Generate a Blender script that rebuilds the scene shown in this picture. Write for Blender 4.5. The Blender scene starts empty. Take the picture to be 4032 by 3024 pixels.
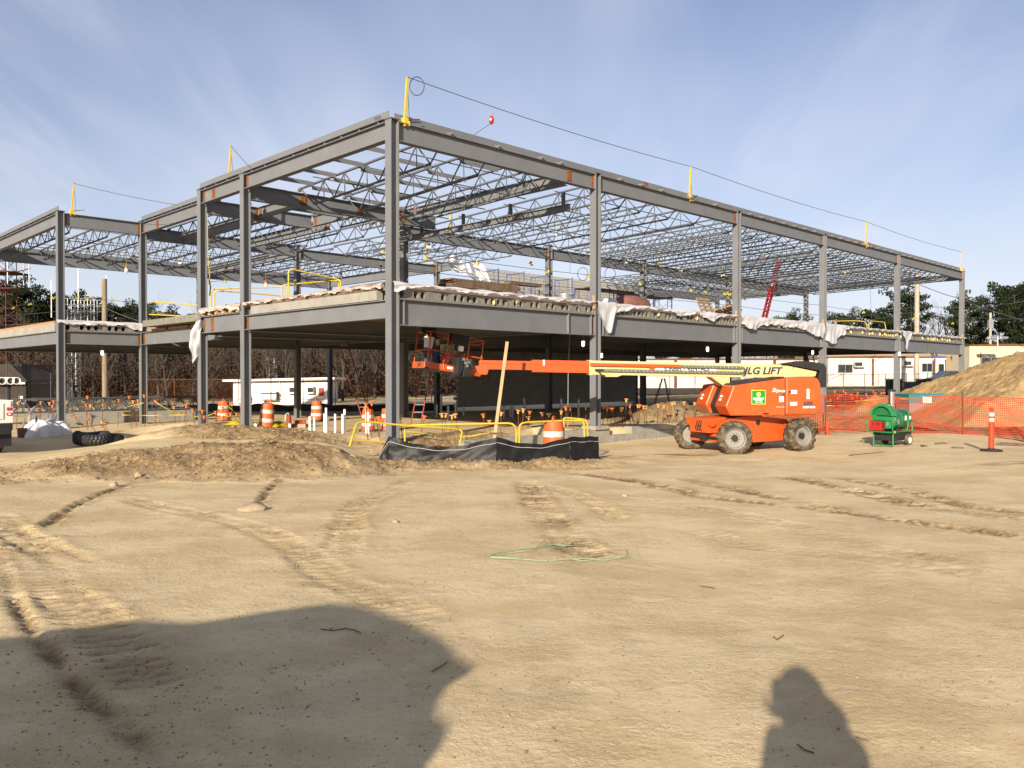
import bpy, math, random
import numpy as np
from mathutils import Vector, Matrix

random.seed(7)
SC = bpy.context.scene
COL = SC.collection
R = math.radians

# ------------------------------------------------------------------ camera
EYE = 1.70
FPX = 3245.0                      # focal length in pixels of the 4032 px wide photograph
PITCH = math.atan2(34.0, FPX)
cam_d = bpy.data.cameras.new('camera')
cam = bpy.data.objects.new('camera', cam_d)
COL.objects.link(cam)
cam.location = (0, 0, EYE)
cam.rotation_euler = (R(90) - PITCH, 0, 0)
cam_d.sensor_width = 36.0
cam_d.lens = 36.0 * FPX / 4032.0
cam_d.clip_start = 0.05
cam_d.clip_end = 5000
SC.camera = cam

# ------------------------------------------------------------------ light
SUN_EL, SUN_AZ = R(19.5), R(18.2)          # light travels towards +Y, 18 degrees to the right
LDIR = Vector((math.sin(SUN_AZ) * math.cos(SUN_EL), math.cos(SUN_AZ) * math.cos(SUN_EL), -math.sin(SUN_EL)))
sun_d = bpy.data.lights.new('sun', 'SUN')
sun_d.energy = 5.0
sun_d.angle = R(0.53)
sun_d.color = (1.0, 0.865, 0.68)
sun = bpy.data.objects.new('sun', sun_d)
COL.objects.link(sun)
sun.rotation_euler = LDIR.to_track_quat('-Z', 'Y').to_euler()
sun.location = (-20, -60, 30)

world = bpy.data.worlds.new('World')
SC.world = world
world.use_nodes = True
wn, wl = world.node_tree.nodes, world.node_tree.links
wn.clear()
w_out = wn.new('ShaderNodeOutputWorld')
w_bg = wn.new('ShaderNodeBackground')
w_bg.inputs['Strength'].default_value = 0.068
sky = wn.new('ShaderNodeTexSky')
sky.sky_type = 'NISHITA'
sky.sun_disc = False
sky.sun_elevation = SUN_EL
sky.sun_rotation = R(180) + SUN_AZ
sky.air_density = 1.0
sky.dust_density = 1.0
sky.ozone_density = 3.0
# thin cirrus: streaks laid out on a flat high layer (direction divided by its height)
tc = wn.new('ShaderNodeTexCoord')
sep = wn.new('ShaderNodeSeparateXYZ')
wl.new(tc.outputs['Generated'], sep.inputs[0])
def wmath(op, a, b=None, c=None):
    n = wn.new('ShaderNodeMath'); n.operation = op
    for i, v in enumerate((a, b, c)):
        if v is None: continue
        if isinstance(v, (int, float)): n.inputs[i].default_value = v
        else: wl.new(v, n.inputs[i])
    return n.outputs[0]
zc = wmath('MAXIMUM', wmath('ADD', sep.outputs['Z'], 0.28), 0.05)
cx, cy = wmath('DIVIDE', sep.outputs['X'], zc), wmath('DIVIDE', sep.outputs['Y'], zc)
comb = wn.new('ShaderNodeCombineXYZ')
wl.new(cx, comb.inputs[0]); wl.new(cy, comb.inputs[1])
def wnoise(rot, scl, nscale, detail, dist, rough=0.55):
    mp = wn.new('ShaderNodeMapping'); mp.inputs['Rotation'].default_value = (0, 0, R(rot)); mp.inputs['Scale'].default_value = scl
    wl.new(comb.outputs[0], mp.inputs['Vector'])
    nz = wn.new('ShaderNodeTexNoise'); nz.inputs['Scale'].default_value = nscale; nz.inputs['Detail'].default_value = detail
    nz.inputs['Roughness'].default_value = rough; nz.inputs['Distortion'].default_value = dist
    wl.new(mp.outputs[0], nz.inputs['Vector'])
    return nz.outputs['Fac']
def wramp(fac, lo, hi):
    mr = wn.new('ShaderNodeMapRange'); mr.interpolation_type = 'SMOOTHSTEP'
    mr.inputs['From Min'].default_value = lo; mr.inputs['From Max'].default_value = hi
    wl.new(fac, mr.inputs['Value'])
    return mr.outputs[0]
streak = wramp(wnoise(30, (1.7, 0.36, 1), 2.1, 6, 0.8, 0.55), 0.38, 0.78)
patch = wramp(wnoise(12, (0.7, 0.5, 1), 1.3, 3, 0.3), 0.36, 0.66)
veil = wramp(wnoise(-15, (0.6, 0.35, 1), 1.1, 4, 0.4), 0.20, 0.80)
cl = wmath('ADD', wmath('MULTIPLY', wmath('MULTIPLY', streak, patch), 0.34), wmath('MULTIPLY', veil, 0.54))
low = wramp(sep.outputs['Z'], 0.42, 0.0)          # the layer is seen edge-on near the horizon
cl = wmath('MINIMUM', wmath('ADD', cl, wmath('MULTIPLY', low, 0.36)), 0.8)
mixc = wn.new('ShaderNodeMix'); mixc.data_type = 'RGBA'
wl.new(cl, mixc.inputs['Factor'])
tint = wn.new('ShaderNodeMix'); tint.data_type = 'RGBA'; tint.blend_type = 'MULTIPLY'
tint.inputs['Factor'].default_value = 1.0
tint.inputs['B'].default_value = (1.08, 0.95, 1.0, 1)
wl.new(sky.outputs[0], tint.inputs['A'])
wl.new(tint.outputs['Result'], mixc.inputs['A'])
mixc.inputs['B'].default_value = (6.6, 6.8, 7.5, 1)
wl.new(mixc.outputs['Result'], w_bg.inputs['Color'])
wl.new(w_bg.outputs[0], w_out.inputs['Surface'])

SC.view_settings.view_transform = 'Standard'
SC.view_settings.look = 'None'
SC.view_settings.exposure = 0.95
SC.view_settings.gamma = 1.0
SC.view_settings.use_curve_mapping = False
SC.render.engine = 'CYCLES'
SC.cycles.max_bounces = 6
SC.cycles.transparent_max_bounces = 16
SC.cycles.use_denoising = True
SC.cycles.sample_clamp_indirect = 6

# ------------------------------------------------------------------ materials
MATS = {}
def mat(name, col, rough=0.7, metal=0.0, var=0.12, scale=3.0, bump=0.0, bscale=40.0, col2=None, thr=(0.62, 0.72), scale2=2.0,
        stretch=(1, 1, 1), spec=0.3, emit=None, estr=1.0, trans=0.0, sheen=0.0):
    m = bpy.data.materials.new(name); m.use_nodes = True
    n, l = m.node_tree.nodes, m.node_tree.links
    b = n['Principled BSDF']
    b.inputs['Roughness'].default_value = rough
    b.inputs['Metallic'].default_value = metal
    b.inputs['Specular IOR Level'].default_value = spec
    tcn = n.new('ShaderNodeTexCoord')
    mp = n.new('ShaderNodeMapping'); mp.inputs['Scale'].default_value = stretch
    l.new(tcn.outputs['Object'], mp.inputs['Vector'])
    out = None
    if var > 0:
        nz = n.new('ShaderNodeTexNoise'); nz.inputs['Scale'].default_value = scale; nz.inputs['Detail'].default_value = 5
        nz.inputs['Roughness'].default_value = 0.6
        l.new(mp.outputs[0], nz.inputs['Vector'])
        rp = n.new('ShaderNodeValToRGB')
        rp.color_ramp.elements[0].position = 0.28; rp.color_ramp.elements[1].position = 0.74
        rp.color_ramp.elements[0].color = tuple(max(0, c * (1 - var)) for c in col) + (1,)
        rp.color_ramp.elements[1].color = tuple(min(1, c * (1 + var)) for c in col) + (1,)
        l.new(nz.outputs['Fac'], rp.inputs[0]); out = rp.outputs[0]
    if col2 is not None:
        n2 = n.new('ShaderNodeTexNoise'); n2.inputs['Scale'].default_value = scale2; n2.inputs['Detail'].default_value = 6
        n2.inputs['Roughness'].default_value = 0.65
        l.new(mp.outputs[0], n2.inputs['Vector'])
        mr = n.new('ShaderNodeMapRange'); mr.interpolation_type = 'SMOOTHSTEP'
        mr.inputs['From Min'].default_value, mr.inputs['From Max'].default_value = thr
        l.new(n2.outputs['Fac'], mr.inputs['Value'])
        mx = n.new('ShaderNodeMix'); mx.data_type = 'RGBA'
        l.new(mr.outputs[0], mx.inputs['Factor'])
        if out is not None: l.new(out, mx.inputs['A'])
        else: mx.inputs['A'].default_value = tuple(col) + (1,)
        mx.inputs['B'].default_value = tuple(col2) + (1,)
        out = mx.outputs['Result']
    if out is not None: l.new(out, b.inputs['Base Color'])
    else: b.inputs['Base Color'].default_value = tuple(col) + (1,)
    if bump > 0:
        nb = n.new('ShaderNodeTexNoise'); nb.inputs['Scale'].default_value = bscale; nb.inputs['Detail'].default_value = 4
        l.new(mp.outputs[0], nb.inputs['Vector'])
        bp = n.new('ShaderNodeBump'); bp.inputs['Strength'].default_value = bump; bp.inputs['Distance'].default_value = 0.02
        l.new(nb.outputs['Fac'], bp.inputs['Height']); l.new(bp.outputs[0], b.inputs['Normal'])
    if emit is not None:
        b.inputs['Emission Color'].default_value = tuple(emit) + (1,); b.inputs['Emission Strength'].default_value = estr
    if trans > 0:
        tr = n.new('ShaderNodeBsdfTranslucent')
        if out is not None: l.new(out, tr.inputs['Color'])
        else: tr.inputs['Color'].default_value = tuple(col) + (1,)
        ms = n.new('ShaderNodeMixShader'); ms.inputs[0].default_value = trans
        o = n['Material Output']
        l.new(b.outputs[0], ms.inputs[1]); l.new(tr.outputs[0], ms.inputs[2]); l.new(ms.outputs[0], o.inputs['Surface'])
    MATS[name] = m
    return m

mat('steel', (0.132, 0.139, 0.150), 0.55, 0, 0.10, 1.3, 0.06, 25, (0.24, 0.205, 0.14), (0.64, 0.80), 1.3)
mat('joist_steel', (0.088, 0.095, 0.106), 0.6, 0, 0.12, 3)
mat('rust', (0.20, 0.068, 0.016), 0.85, 0, 0.35, 6, 0.3, 60)
mat('dark_rust', (0.13, 0.05, 0.025), 0.9, 0, 0.4, 8)
mat('galv', (0.30, 0.31, 0.325), 0.45, 0.6, 0.12, 8)
mat('concrete', (0.25, 0.24, 0.205), 0.9, 0, 0.2, 3, 0.3, 40, (0.15, 0.135, 0.11), (0.55, 0.72), 4)
mat('plank_concrete', (0.165, 0.157, 0.135), 0.92, 0, 0.3, 5, 0.5, 30, (0.09, 0.08, 0.06), (0.54, 0.70), 6)
mat('concrete_pale', (0.245, 0.237, 0.215), 0.9, 0, 0.15, 2, 0.3, 40, (0.19, 0.175, 0.145), (0.5, 0.75), 3)
mat('block', (0.33, 0.325, 0.30), 0.95, 0, 0.15, 2.5, 0.3, 60)
mat('mortar', (0.26, 0.25, 0.23), 0.95, 0, 0.1)
mat('wood_new', (0.36, 0.25, 0.14), 0.8, 0, 0.22, 2, 0.2, 30, stretch=(1, 1, 1))
mat('wood_orange', (0.34, 0.17, 0.07), 0.8, 0, 0.25, 3, 0.2, 30)
mat('wood_old', (0.13, 0.09, 0.06), 0.9, 0, 0.4, 5, 0.3, 40)
mat('wood_pallet', (0.24, 0.17, 0.10), 0.9, 0, 0.3, 5, 0.3, 40)
mat('pole_wood', (0.20, 0.16, 0.105), 0.9, 0, 0.3, 2, 0.3, 30, stretch=(3, 3, 0.3))
mat('pole_pale', (0.34, 0.29, 0.23), 0.9, 0, 0.2, 2, 0.2, 30, stretch=(3, 3, 0.3))
mat('yellow', (0.48, 0.33, 0.03), 0.5, 0, 0.10, 3, 0, 30, (0.24, 0.17, 0.05), (0.56, 0.72), 7)
mat('yellow_tape', (0.48, 0.40, 0.03), 0.5, 0, 0.1, 3, trans=0.25)
mat('orange', (0.46, 0.072, 0.012), 0.38, 0, 0.05, 2, 0, 30, (0.34, 0.13, 0.05), (0.50, 0.82), 3.0, spec=0.45)
mat('boom_orange', (0.44, 0.068, 0.012), 0.4, 0, 0.06, 2, 0, 30, (0.30, 0.075, 0.025), (0.62, 0.80), 4, stretch=(0.5, 2, 3), spec=0.45)
mat('orange_plastic', (0.46, 0.085, 0.018), 0.55, 0, 0.12, 4, 0, 30, (0.30, 0.12, 0.055), (0.48, 0.75), 5)
mat('cap_orange', (0.52, 0.13, 0.03), 0.6, 0, 0.2, 10)
mat('cap_pale', (0.52, 0.26, 0.09), 0.6, 0, 0.15, 10)
mat('fence_orange', (0.46, 0.048, 0.014), 0.6, 0, 0.1, 3, trans=0.35)
mat('beige', (0.50, 0.39, 0.19), 0.4, 0, 0.05, 2, 0, 30, (0.38, 0.29, 0.14), (0.66, 0.80), 3, spec=0.45)
mat('black', (0.018, 0.018, 0.02), 0.55, 0, 0.2, 5, 0.1, 60)
mat('black_plastic', (0.012, 0.012, 0.013), 0.45, 0, 0.2, 3, 0.5, 6, spec=0.14)
mat('rubber', (0.045, 0.039, 0.030), 0.9, 0, 0.25, 4, 0.3, 50, (0.17, 0.13, 0.08), (0.42, 0.66), 5)
mat('rim', (0.21, 0.205, 0.19), 0.6, 0.1, 0.1, 5, 0, 30, (0.20, 0.16, 0.10), (0.45, 0.72), 6)
mat('chain', (0.30, 0.30, 0.24), 0.35, 0.85, 0.3, 25)
mat('white', (0.62, 0.61, 0.59), 0.5, 0, 0.06, 3)
mat('white_dirty', (0.52, 0.50, 0.47), 0.6, 0, 0.1, 2, 0, 30, (0.24, 0.115, 0.045), (0.55, 0.72), 1.6, stretch=(2.2, 2.2, 0.25))
mat('cream', (0.50, 0.43, 0.30), 0.6, 0, 0.08, 2, 0, 30, (0.45, 0.25, 0.10), (0.64, 0.78), 1.6, stretch=(2, 2, 0.2))
mat('tan_wall', (0.25, 0.19, 0.125), 0.85, 0, 0.08, 1)
mat('pvc', (0.80, 0.79, 0.75), 0.4, 0, 0.03, 3)
mat('plastic_sheet', (0.78, 0.79, 0.82), 0.35, 0, 0.10, 3, 0.8, 7, trans=0.45, spec=0.5)
mat('pink_wrap', (0.46, 0.37, 0.33), 0.5, 0, 0.10, 4, 0.5, 10, trans=0.1)
mat('tarp', (0.66, 0.67, 0.70), 0.4, 0, 0.06, 3, 0.4, 5, trans=0.2)
mat('green', (0.012, 0.105, 0.04), 0.4, 0, 0.1, 4, 0, 30, (0.03, 0.085, 0.04), (0.6, 0.8), 6, spec=0.5)
mat('green_bright', (0.012, 0.17, 0.05), 0.4, 0, 0.08, 4, spec=0.5)
mat('decal_green', (0.012, 0.20, 0.055), 0.35, 0, 0)
mat('decal_yellow', (0.85, 0.68, 0.05), 0.4, 0, 0)
mat('decal_white', (0.80, 0.78, 0.72), 0.4, 0, 0.08, 20)
mat('decal_navy', (0.025, 0.035, 0.07), 0.45, 0, 0.1, 10)
mat('red', (0.29, 0.016, 0.013), 0.4, 0, 0.1, 5)
mat('ladder_red', (0.24, 0.032, 0.02), 0.6, 0, 0.2, 5)
mat('red_lens', (0.50, 0.02, 0.02), 0.2, 0, 0.1, 10, spec=0.6)
mat('delin', (0.50, 0.045, 0.012), 0.5, 0, 0.06, 5)
mat('reflect', (0.46, 0.455, 0.43), 0.4, 0, 0.08, 8, 0, 30, (0.27, 0.24, 0.19), (0.5, 0.75), 6)
mat('chrome', (0.75, 0.75, 0.76), 0.18, 1.0, 0.06, 6)
mat('pipe_black', (0.02, 0.02, 0.022), 0.5, 0, 0.2, 5)
mat('scaffold_blue', (0.06, 0.085, 0.26), 0.5, 0, 0.15, 5)
mat('teal', (0.02, 0.15, 0.155), 0.5, 0, 0.1, 3)
mat('navy', (0.04, 0.06, 0.12), 0.5, 0, 0.1, 3)
mat('glass', (0.02, 0.024, 0.028), 0.08, 0, 0, spec=0.8)
mat('car_paint', (0.05, 0.07, 0.10), 0.25, 0.2, 0, spec=0.6)
mat('bulb', (0.8, 0.8, 0.75), 0.3, 0, 0, emit=(1.0, 0.98, 0.90), estr=3.0)
mat('bulb_off', (0.72, 0.60, 0.42), 0.25, 0, 0.1, 8)
mat('rope', (0.45, 0.45, 0.44), 0.7, 0, 0.1)
mat('cable', (0.05, 0.05, 0.055), 0.6, 0, 0)
mat('strap_green', (0.26, 0.36, 0.24), 0.4, 0, 0.15, 8)
mat('foam', (0.50, 0.40, 0.18), 0.9, 0, 0.2, 20, 0.5, 60)
mat('pine', (0.015, 0.025, 0.008), 0.8, 0, 0.45, 1.2, spec=0.15, trans=0.15)
mat('pine_light', (0.026, 0.038, 0.012), 0.8, 0, 0.4, 1.2, spec=0.15, trans=0.15)
mat('leaf_brown', (0.056, 0.035, 0.021), 0.9, 0, 0.45, 1.5, spec=0.1, trans=0.2)
mat('bark', (0.050, 0.041, 0.032), 0.95, 0, 0.3, 3, 0.3, 30)
mat('bark_pale', (0.052, 0.043, 0.035), 0.95, 0, 0.3, 3)
mat('woods_dark', (0.036, 0.028, 0.021), 0.95, 0, 0.4, 0.6)
mat('jeans', (0.04, 0.06, 0.11), 0.9, 0, 0.2, 10)
mat('hoodie', (0.03, 0.032, 0.036), 0.9, 0, 0.2, 10)
mat('skin', (0.45, 0.25, 0.17), 0.6, 0, 0.1, 10)
mat('leather', (0.45, 0.30, 0.13), 0.8, 0, 0.2, 10)
mat('insulation', (0.17, 0.075, 0.06), 0.9, 0, 0.4, 4, 0.4, 10)
mat('clod', (0.23, 0.155, 0.082), 0.95, 0, 0.35, 9, 0.3, 40)
mat('stone', (0.30, 0.235, 0.16), 0.85, 0, 0.25, 6, 0.2, 30)
mat('tower_red', (0.085, 0.034, 0.026), 0.8, 0, 0.3, 3)
# ------------------------------------------------------------------ mesh helpers
class MB:
    """collects boxes, bars, tubes and sheets; build() links them as ONE mesh object"""
    def __init__(self): self.v, self.f = [], []
    def add(self, vs, fs):
        o = len(self.v); self.v += [tuple(p) for p in vs]; self.f += [tuple(i + o for i in f) for f in fs]; return self
    def box(self, c, s, M=None):
        x, y, z = s[0] / 2, s[1] / 2, s[2] / 2
        vs = [Vector((a * x, b * y, d * z)) for d in (-1, 1) for b in (-1, 1) for a in (-1, 1)]
        if M is not None: vs = [M @ p for p in vs]
        c = Vector(c)
        return self.add([p + c for p in vs], [(0, 2, 3, 1), (4, 5, 7, 6), (0, 1, 5, 4), (2, 6, 7, 3), (0, 4, 6, 2), (1, 3, 7, 5)])
    def bar(self, a, b, w, h, up=(0, 0, 1)):
        a, b = Vector(a), Vector(b); d = b - a; L = d.length
        if L < 1e-6: return self
        return self.box((a + b) / 2, (L, w, h), frame(d, up))
    def ibeam(self, a, b, dep, bf, tf=0.02, tw=0.012, up=(0, 0, 1)):
        a, b = Vector(a), Vector(b); M = frame(b - a, up); L = (b - a).length; c = (a + b) / 2
        k = M @ Vector((0, 0, 1))
        self.box(c, (L, tw, dep - 2 * tf), M)
        self.box(c + k * (dep - tf) / 2, (L, bf, tf), M); self.box(c - k * (dep - tf) / 2, (L, bf, tf), M)
        return self
    def cyl(self, a, b, r0, r1=None, n=10, caps=True):
        a, b = Vector(a), Vector(b); r1 = r0 if r1 is None else r1; M = frame(b - a, (0, 0, 1) if abs((b - a).normalized().z) < 0.95 else (0, 1, 0))
        vs = []
        for p, r in ((a, r0), (b, r1)):
            for i in range(n):
                t = 2 * math.pi * i / n; vs.append(p + M @ Vector((0, r * math.cos(t), r * math.sin(t))))
        fs = [(i, (i + 1) % n, n + (i + 1) % n, n + i) for i in range(n)]
        if caps: fs += [tuple(range(n))[::-1], tuple(range(n, 2 * n))]
        return self.add(vs, fs)
    def tube(self, pts, r, n=6, caps=True):
        pts = [Vector(p) for p in pts]; m = len(pts); rs = r if isinstance(r, (list, tuple)) else [r] * m
        vs = []; ref = None
        for i, p in enumerate(pts):
            d = (pts[min(i + 1, m - 1)] - pts[max(i - 1, 0)])
            if d.length < 1e-9: d = Vector((0, 0, 1))
            d.normalize()
            if ref is None: ref = Vector((0, 0, 1)) if abs(d.z) < 0.9 else Vector((1, 0, 0))
            s = d.cross(ref)
            if s.length < 1e-4: s = d.orthogonal()
            s.normalize(); t = s.cross(d); ref = t
            for k in range(n):
                a = 2 * math.pi * k / n; vs.append(p + (s * math.cos(a) + t * math.sin(a)) * rs[i])
        fs = [(i * n + k, i * n + (k + 1) % n, (i + 1) * n + (k + 1) % n, (i + 1) * n + k) for i in range(m - 1) for k in range(n)]
        if caps: fs += [tuple(range(n))[::-1], tuple(range((m - 1) * n, m * n))]
        return self.add(vs, fs)
    def prism(self, poly, y0, y1, M=None, o=(0, 0, 0)):
        """polygon in local x,z pushed from y0 to y1"""
        n = len(poly); o = Vector(o)
        vs = [Vector((p[0], y, p[1])) for y in (y0, y1) for p in poly]
        if M is not None: vs = [M @ p for p in vs]
        fs = [(i, (i + 1) % n, n + (i + 1) % n, n + i) for i in range(n)] + [tuple(range(n))[::-1], tuple(range(n, 2 * n))]
        return self.add([p + o for p in vs], fs)
    def lathe(self, prof, a, axis=(0, 0, 1), n=20):
        """profile of (radius, distance along axis)"""
        a = Vector(a); ax = Vector(axis).normalized(); s = ax.orthogonal().normalized(); t = ax.cross(s); m = len(prof); vs = []
        for r, h in prof:
            for k in range(n):
                q = 2 * math.pi * k / n; vs.append(a + ax * h + (s * math.cos(q) + t * math.sin(q)) * r)
        return self.add(vs, [(i * n + k, i * n + (k + 1) % n, (i + 1) * n + (k + 1) % n, (i + 1) * n + k) for i in range(m - 1) for k in range(n)])
    def sheet(self, fn, nu, nv):
        vs = [fn(i / nu, j / nv) for j in range(nv + 1) for i in range(nu + 1)]; w = nu + 1
        return self.add(vs, [(j * w + i, j * w + i + 1, (j + 1) * w + i + 1, (j + 1) * w + i) for j in range(nv) for i in range(nu)])
    def ball(self, c, r, n=8, m=5, sq=(1, 1, 1)):
        c = Vector(c); vs = [c + Vector((0, 0, -r * sq[2]))]
        for j in range(1, m):
            t = math.pi * j / m - math.pi / 2
            for i in range(n):
                a = 2 * math.pi * i / n; vs.append(c + Vector((r * sq[0] * math.cos(t) * math.cos(a), r * sq[1] * math.cos(t) * math.sin(a), r * sq[2] * math.sin(t))))
        vs.append(c + Vector((0, 0, r * sq[2]))); top = len(vs) - 1
        fs = [(0, 1 + (i + 1) % n, 1 + i) for i in range(n)]
        for j in range(m - 2):
            fs += [(1 + j * n + i, 1 + j * n + (i + 1) % n, 1 + (j + 1) * n + (i + 1) % n, 1 + (j + 1) * n + i) for i in range(n)]
        fs += [(1 + (m - 2) * n + i, 1 + (m - 2) * n + (i + 1) % n, top) for i in range(n)]
        return self.add(vs, fs)
    def mesh(self, name):
        me = bpy.data.meshes.new(name); me.from_pydata(self.v, [], self.f); me.update(); return me
    def build(self, name, m, parent=None, smooth=False, label=None, bevel=0.0):
        return link(name, self.mesh(name), m, parent, smooth, label, bevel)

WOFF = {}
def link(name, me, m, parent=None, smooth=False, label=None, bevel=0.0):
    o = bpy.data.objects.new(name, me); COL.objects.link(o)
    if m is not None and not me.materials: me.materials.append(MATS[m] if isinstance(m, str) else m)
    if smooth:
        me.polygons.foreach_set('use_smooth', [True] * len(me.polygons))
        try: me.set_sharp_from_angle(angle=R(38))
        except Exception: pass
    if parent is not None:
        o.parent = parent; o.location = -WOFF.get(parent.name, Vector((0, 0, 0)))
    if label: o['label'] = label
    if bevel > 0:
        md = o.modifiers.new('bevel', 'BEVEL'); md.width = bevel; md.segments = 2; md.limit_method = 'ANGLE'; md.angle_limit = R(40)
    return o
def tag(o, label, cat, group=None, kind=None):
    o['label'] = label; o['category'] = cat
    if group: o['group'] = group
    if kind: o['kind'] = kind
    return o
def thing(name, label, cat, loc=(0, 0, 0), group=None):
    o = bpy.data.objects.new(name, None); COL.objects.link(o); o.location = loc; o.empty_display_size = 0.2
    WOFF[o.name] = Vector(loc)
    return tag(o, label, cat, group)
def structure(o): o['kind'] = 'structure'; return o
def dup(root, loc, rz=0.0, label=None, group=None, s=1.0, rx=0.0, ry=0.0):
    r = root.copy(); COL.objects.link(r); r.location = loc; r.rotation_euler = (rx, ry, rz); r.scale = (s, s, s) if not isinstance(s, tuple) else s
    if label: r['label'] = label
    if group: r['group'] = group
    for ch in list(root.children):
        c = ch.copy(); COL.objects.link(c); c.parent = r
        for g in ch.children:
            d = g.copy(); COL.objects.link(d); d.parent = c
    return r
def place(root, used, loc, rz=0.0, label=None, group=None, s=1.0, rx=0.0, ry=0.0):
    """the first call moves the prototype itself, later calls copy it"""
    if root.name in used: return dup(root, loc, rz, label, group, s, rx, ry)
    used.add(root.name); root.location = loc; root.rotation_euler = (rx, ry, rz); root.scale = (s, s, s) if not isinstance(s, tuple) else s
    if label: root['label'] = label
    if group: root['group'] = group
    return root
USED = set()
def frame(d, up=(0, 0, 1)):
    x = Vector(d).normalized(); up = Vector(up)
    y = up.cross(x)
    if y.length < 1e-4: y = Vector((0, 1, 0)).cross(x) if abs(x.y) < 0.9 else Vector((1, 0, 0)).cross(x)
    y.normalize(); z = x.cross(y)
    return Matrix((x, y, z)).transposed()
def text(body, size, M, loc, m, parent, name='lettering', shear=0.0, bold=0.0, ext=0.001, sx=1.0):
    cu = bpy.data.curves.new(name, 'FONT'); cu.body = body; cu.size = size; cu.shear = shear; cu.offset = bold; cu.extrude = ext
    cu.align_x = 'CENTER'; cu.align_y = 'CENTER'; cu.materials.append(MATS[m]); cu.resolution_u = 3
    tmp = bpy.data.objects.new(name, cu); COL.objects.link(tmp)
    me = bpy.data.meshes.new_from_object(tmp); bpy.data.objects.remove(tmp); bpy.data.curves.remove(cu)
    o = bpy.data.objects.new(name, me); COL.objects.link(o)
    o.parent = parent
    mw = M.to_4x4(); mw.translation = Vector(loc) - WOFF.get(parent.name, Vector((0, 0, 0)))
    o.matrix_local = mw @ Matrix.Diagonal((sx, 1, 1, 1))
    return o

def at(px, py, Y):
    """point at depth Y that the photograph shows at pixel px,py"""
    a, b = (px - 2016) / FPX, (1512 - py) / FPX
    d = Vector((a, math.cos(PITCH) + b * math.sin(PITCH), -math.sin(PITCH) + b * math.cos(PITCH)))
    return d * (Y / d.y) + Vector((0, 0, EYE))

# building axes: origin at the front corner column, u along the right-hand facade, v along the left-hand one
C0 = Vector((-3.19, 22.0, 0)); UX = Vector((0.7145, 0.6996, 0)); VX = Vector((-0.6996, 0.7145, 0))
def B(u, v, z=0.0): return C0 + UX * u + VX * v + Vector((0, 0, z))
def ufac(px, v=0.0):
    k = (px - 2016) / FPX; p = B(0, v)
    return (p.y * k - p.x) / (UX.x - k * UX.y)

# ------------------------------------------------------------------ ground
def sst(x, a, b):
    t = np.clip((x - a) / (b - a), 0, 1); return t * t * (3 - 2 * t)
def vnoise(x, y, seed=0):
    xi, yi = np.floor(x), np.floor(y); fx, fy = x - xi, y - yi
    fx, fy = fx * fx * (3 - 2 * fx), fy * fy * (3 - 2 * fy)
    def h(a, b):
        n = (a.astype(np.int64) * 374761393 + b.astype(np.int64) * 668265263 + seed * 974711) & 0x7fffffff
        n = ((n ^ (n >> 13)) * 1274126177) & 0x7fffffff
        return ((n ^ (n >> 16)) & 0xffff) / 65535.0
    return (h(xi, yi) * (1 - fx) + h(xi + 1, yi) * fx) * (1 - fy) + (h(xi, yi + 1) * (1 - fx) + h(xi + 1, yi + 1) * fx) * fy
def fbm(x, y, o=4, seed=0):
    s, a, t = 0, 1.0, 0
    for i in range(o): s = s + a * vnoise(x * 2 ** i + 13.7 * i, y * 2 ** i - 7.1 * i, seed + i); t += a; a *= 0.5
    return s / t * 2 - 1
def hump(x, y, cx, cy, rx, ry, h, rot=0.0, p=1.0):
    c, s = math.cos(rot), math.sin(rot); dx, dy = x - cx, y - cy
    q = ((dx * c + dy * s) / rx) ** 2 + ((-dx * s + dy * c) / ry) ** 2
    return h * np.clip(1 - q, 0, 1) ** p
def base_z(x, y):
    """smooth lie of the land, without ruts and clods"""
    x, y = np.asarray(x, float), np.asarray(y, float)
    z = -0.60 * np.clip((y - 4) / 20.0, 0, 1) + 0.20 * sst(x, 8, 13) * sst(y, 10, 20)
    du, dv = x - C0.x, y - C0.y
    u, v = du * UX.x + dv * UX.y, du * VX.x + dv * VX.y
    # raised ground at the left, up to the building
    left = sst(y + 0.35 * np.clip(x + 9, -9, 0), 15.2, 19.0) * sst(-x, 2.6, 5.2)
    z = z * (1 - left) + (-0.04 - 0.46 * sst(-x, 9.0, 13.5)) * left
    # pad under the building
    pad = sst(v, -0.25, 0.12) * sst(u, -1.6, 0.2) * (1 - sst(u, 46, 49))
    z = z * (1 - pad) + (-0.12 - 0.34 * sst(v, 13, 18)) * pad
    # far ground drops a little behind the building on the left
    far = sst(y, 42, 70)
    z = z * (1 - far) + (-0.45 - 0.5 * sst(-x, 5, 30) + 0.75 * sst(x, 14, 34)) * far
    return z
def gpt(px, py):
    """ground point the photograph shows at px,py"""
    p = at(px, py, 10); d = (p - Vector((0, 0, EYE))); d = d / d.y
    Y = 10.0
    for _ in range(40):
        z = float(base_z(d.x * Y, Y)); Yn = (z - EYE) / d.z if d.z < -1e-4 else 200
        Y = 0.5 * Y + 0.5 * min(max(Yn, 2), 200)
    return (d.x * Y, Y)

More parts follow.
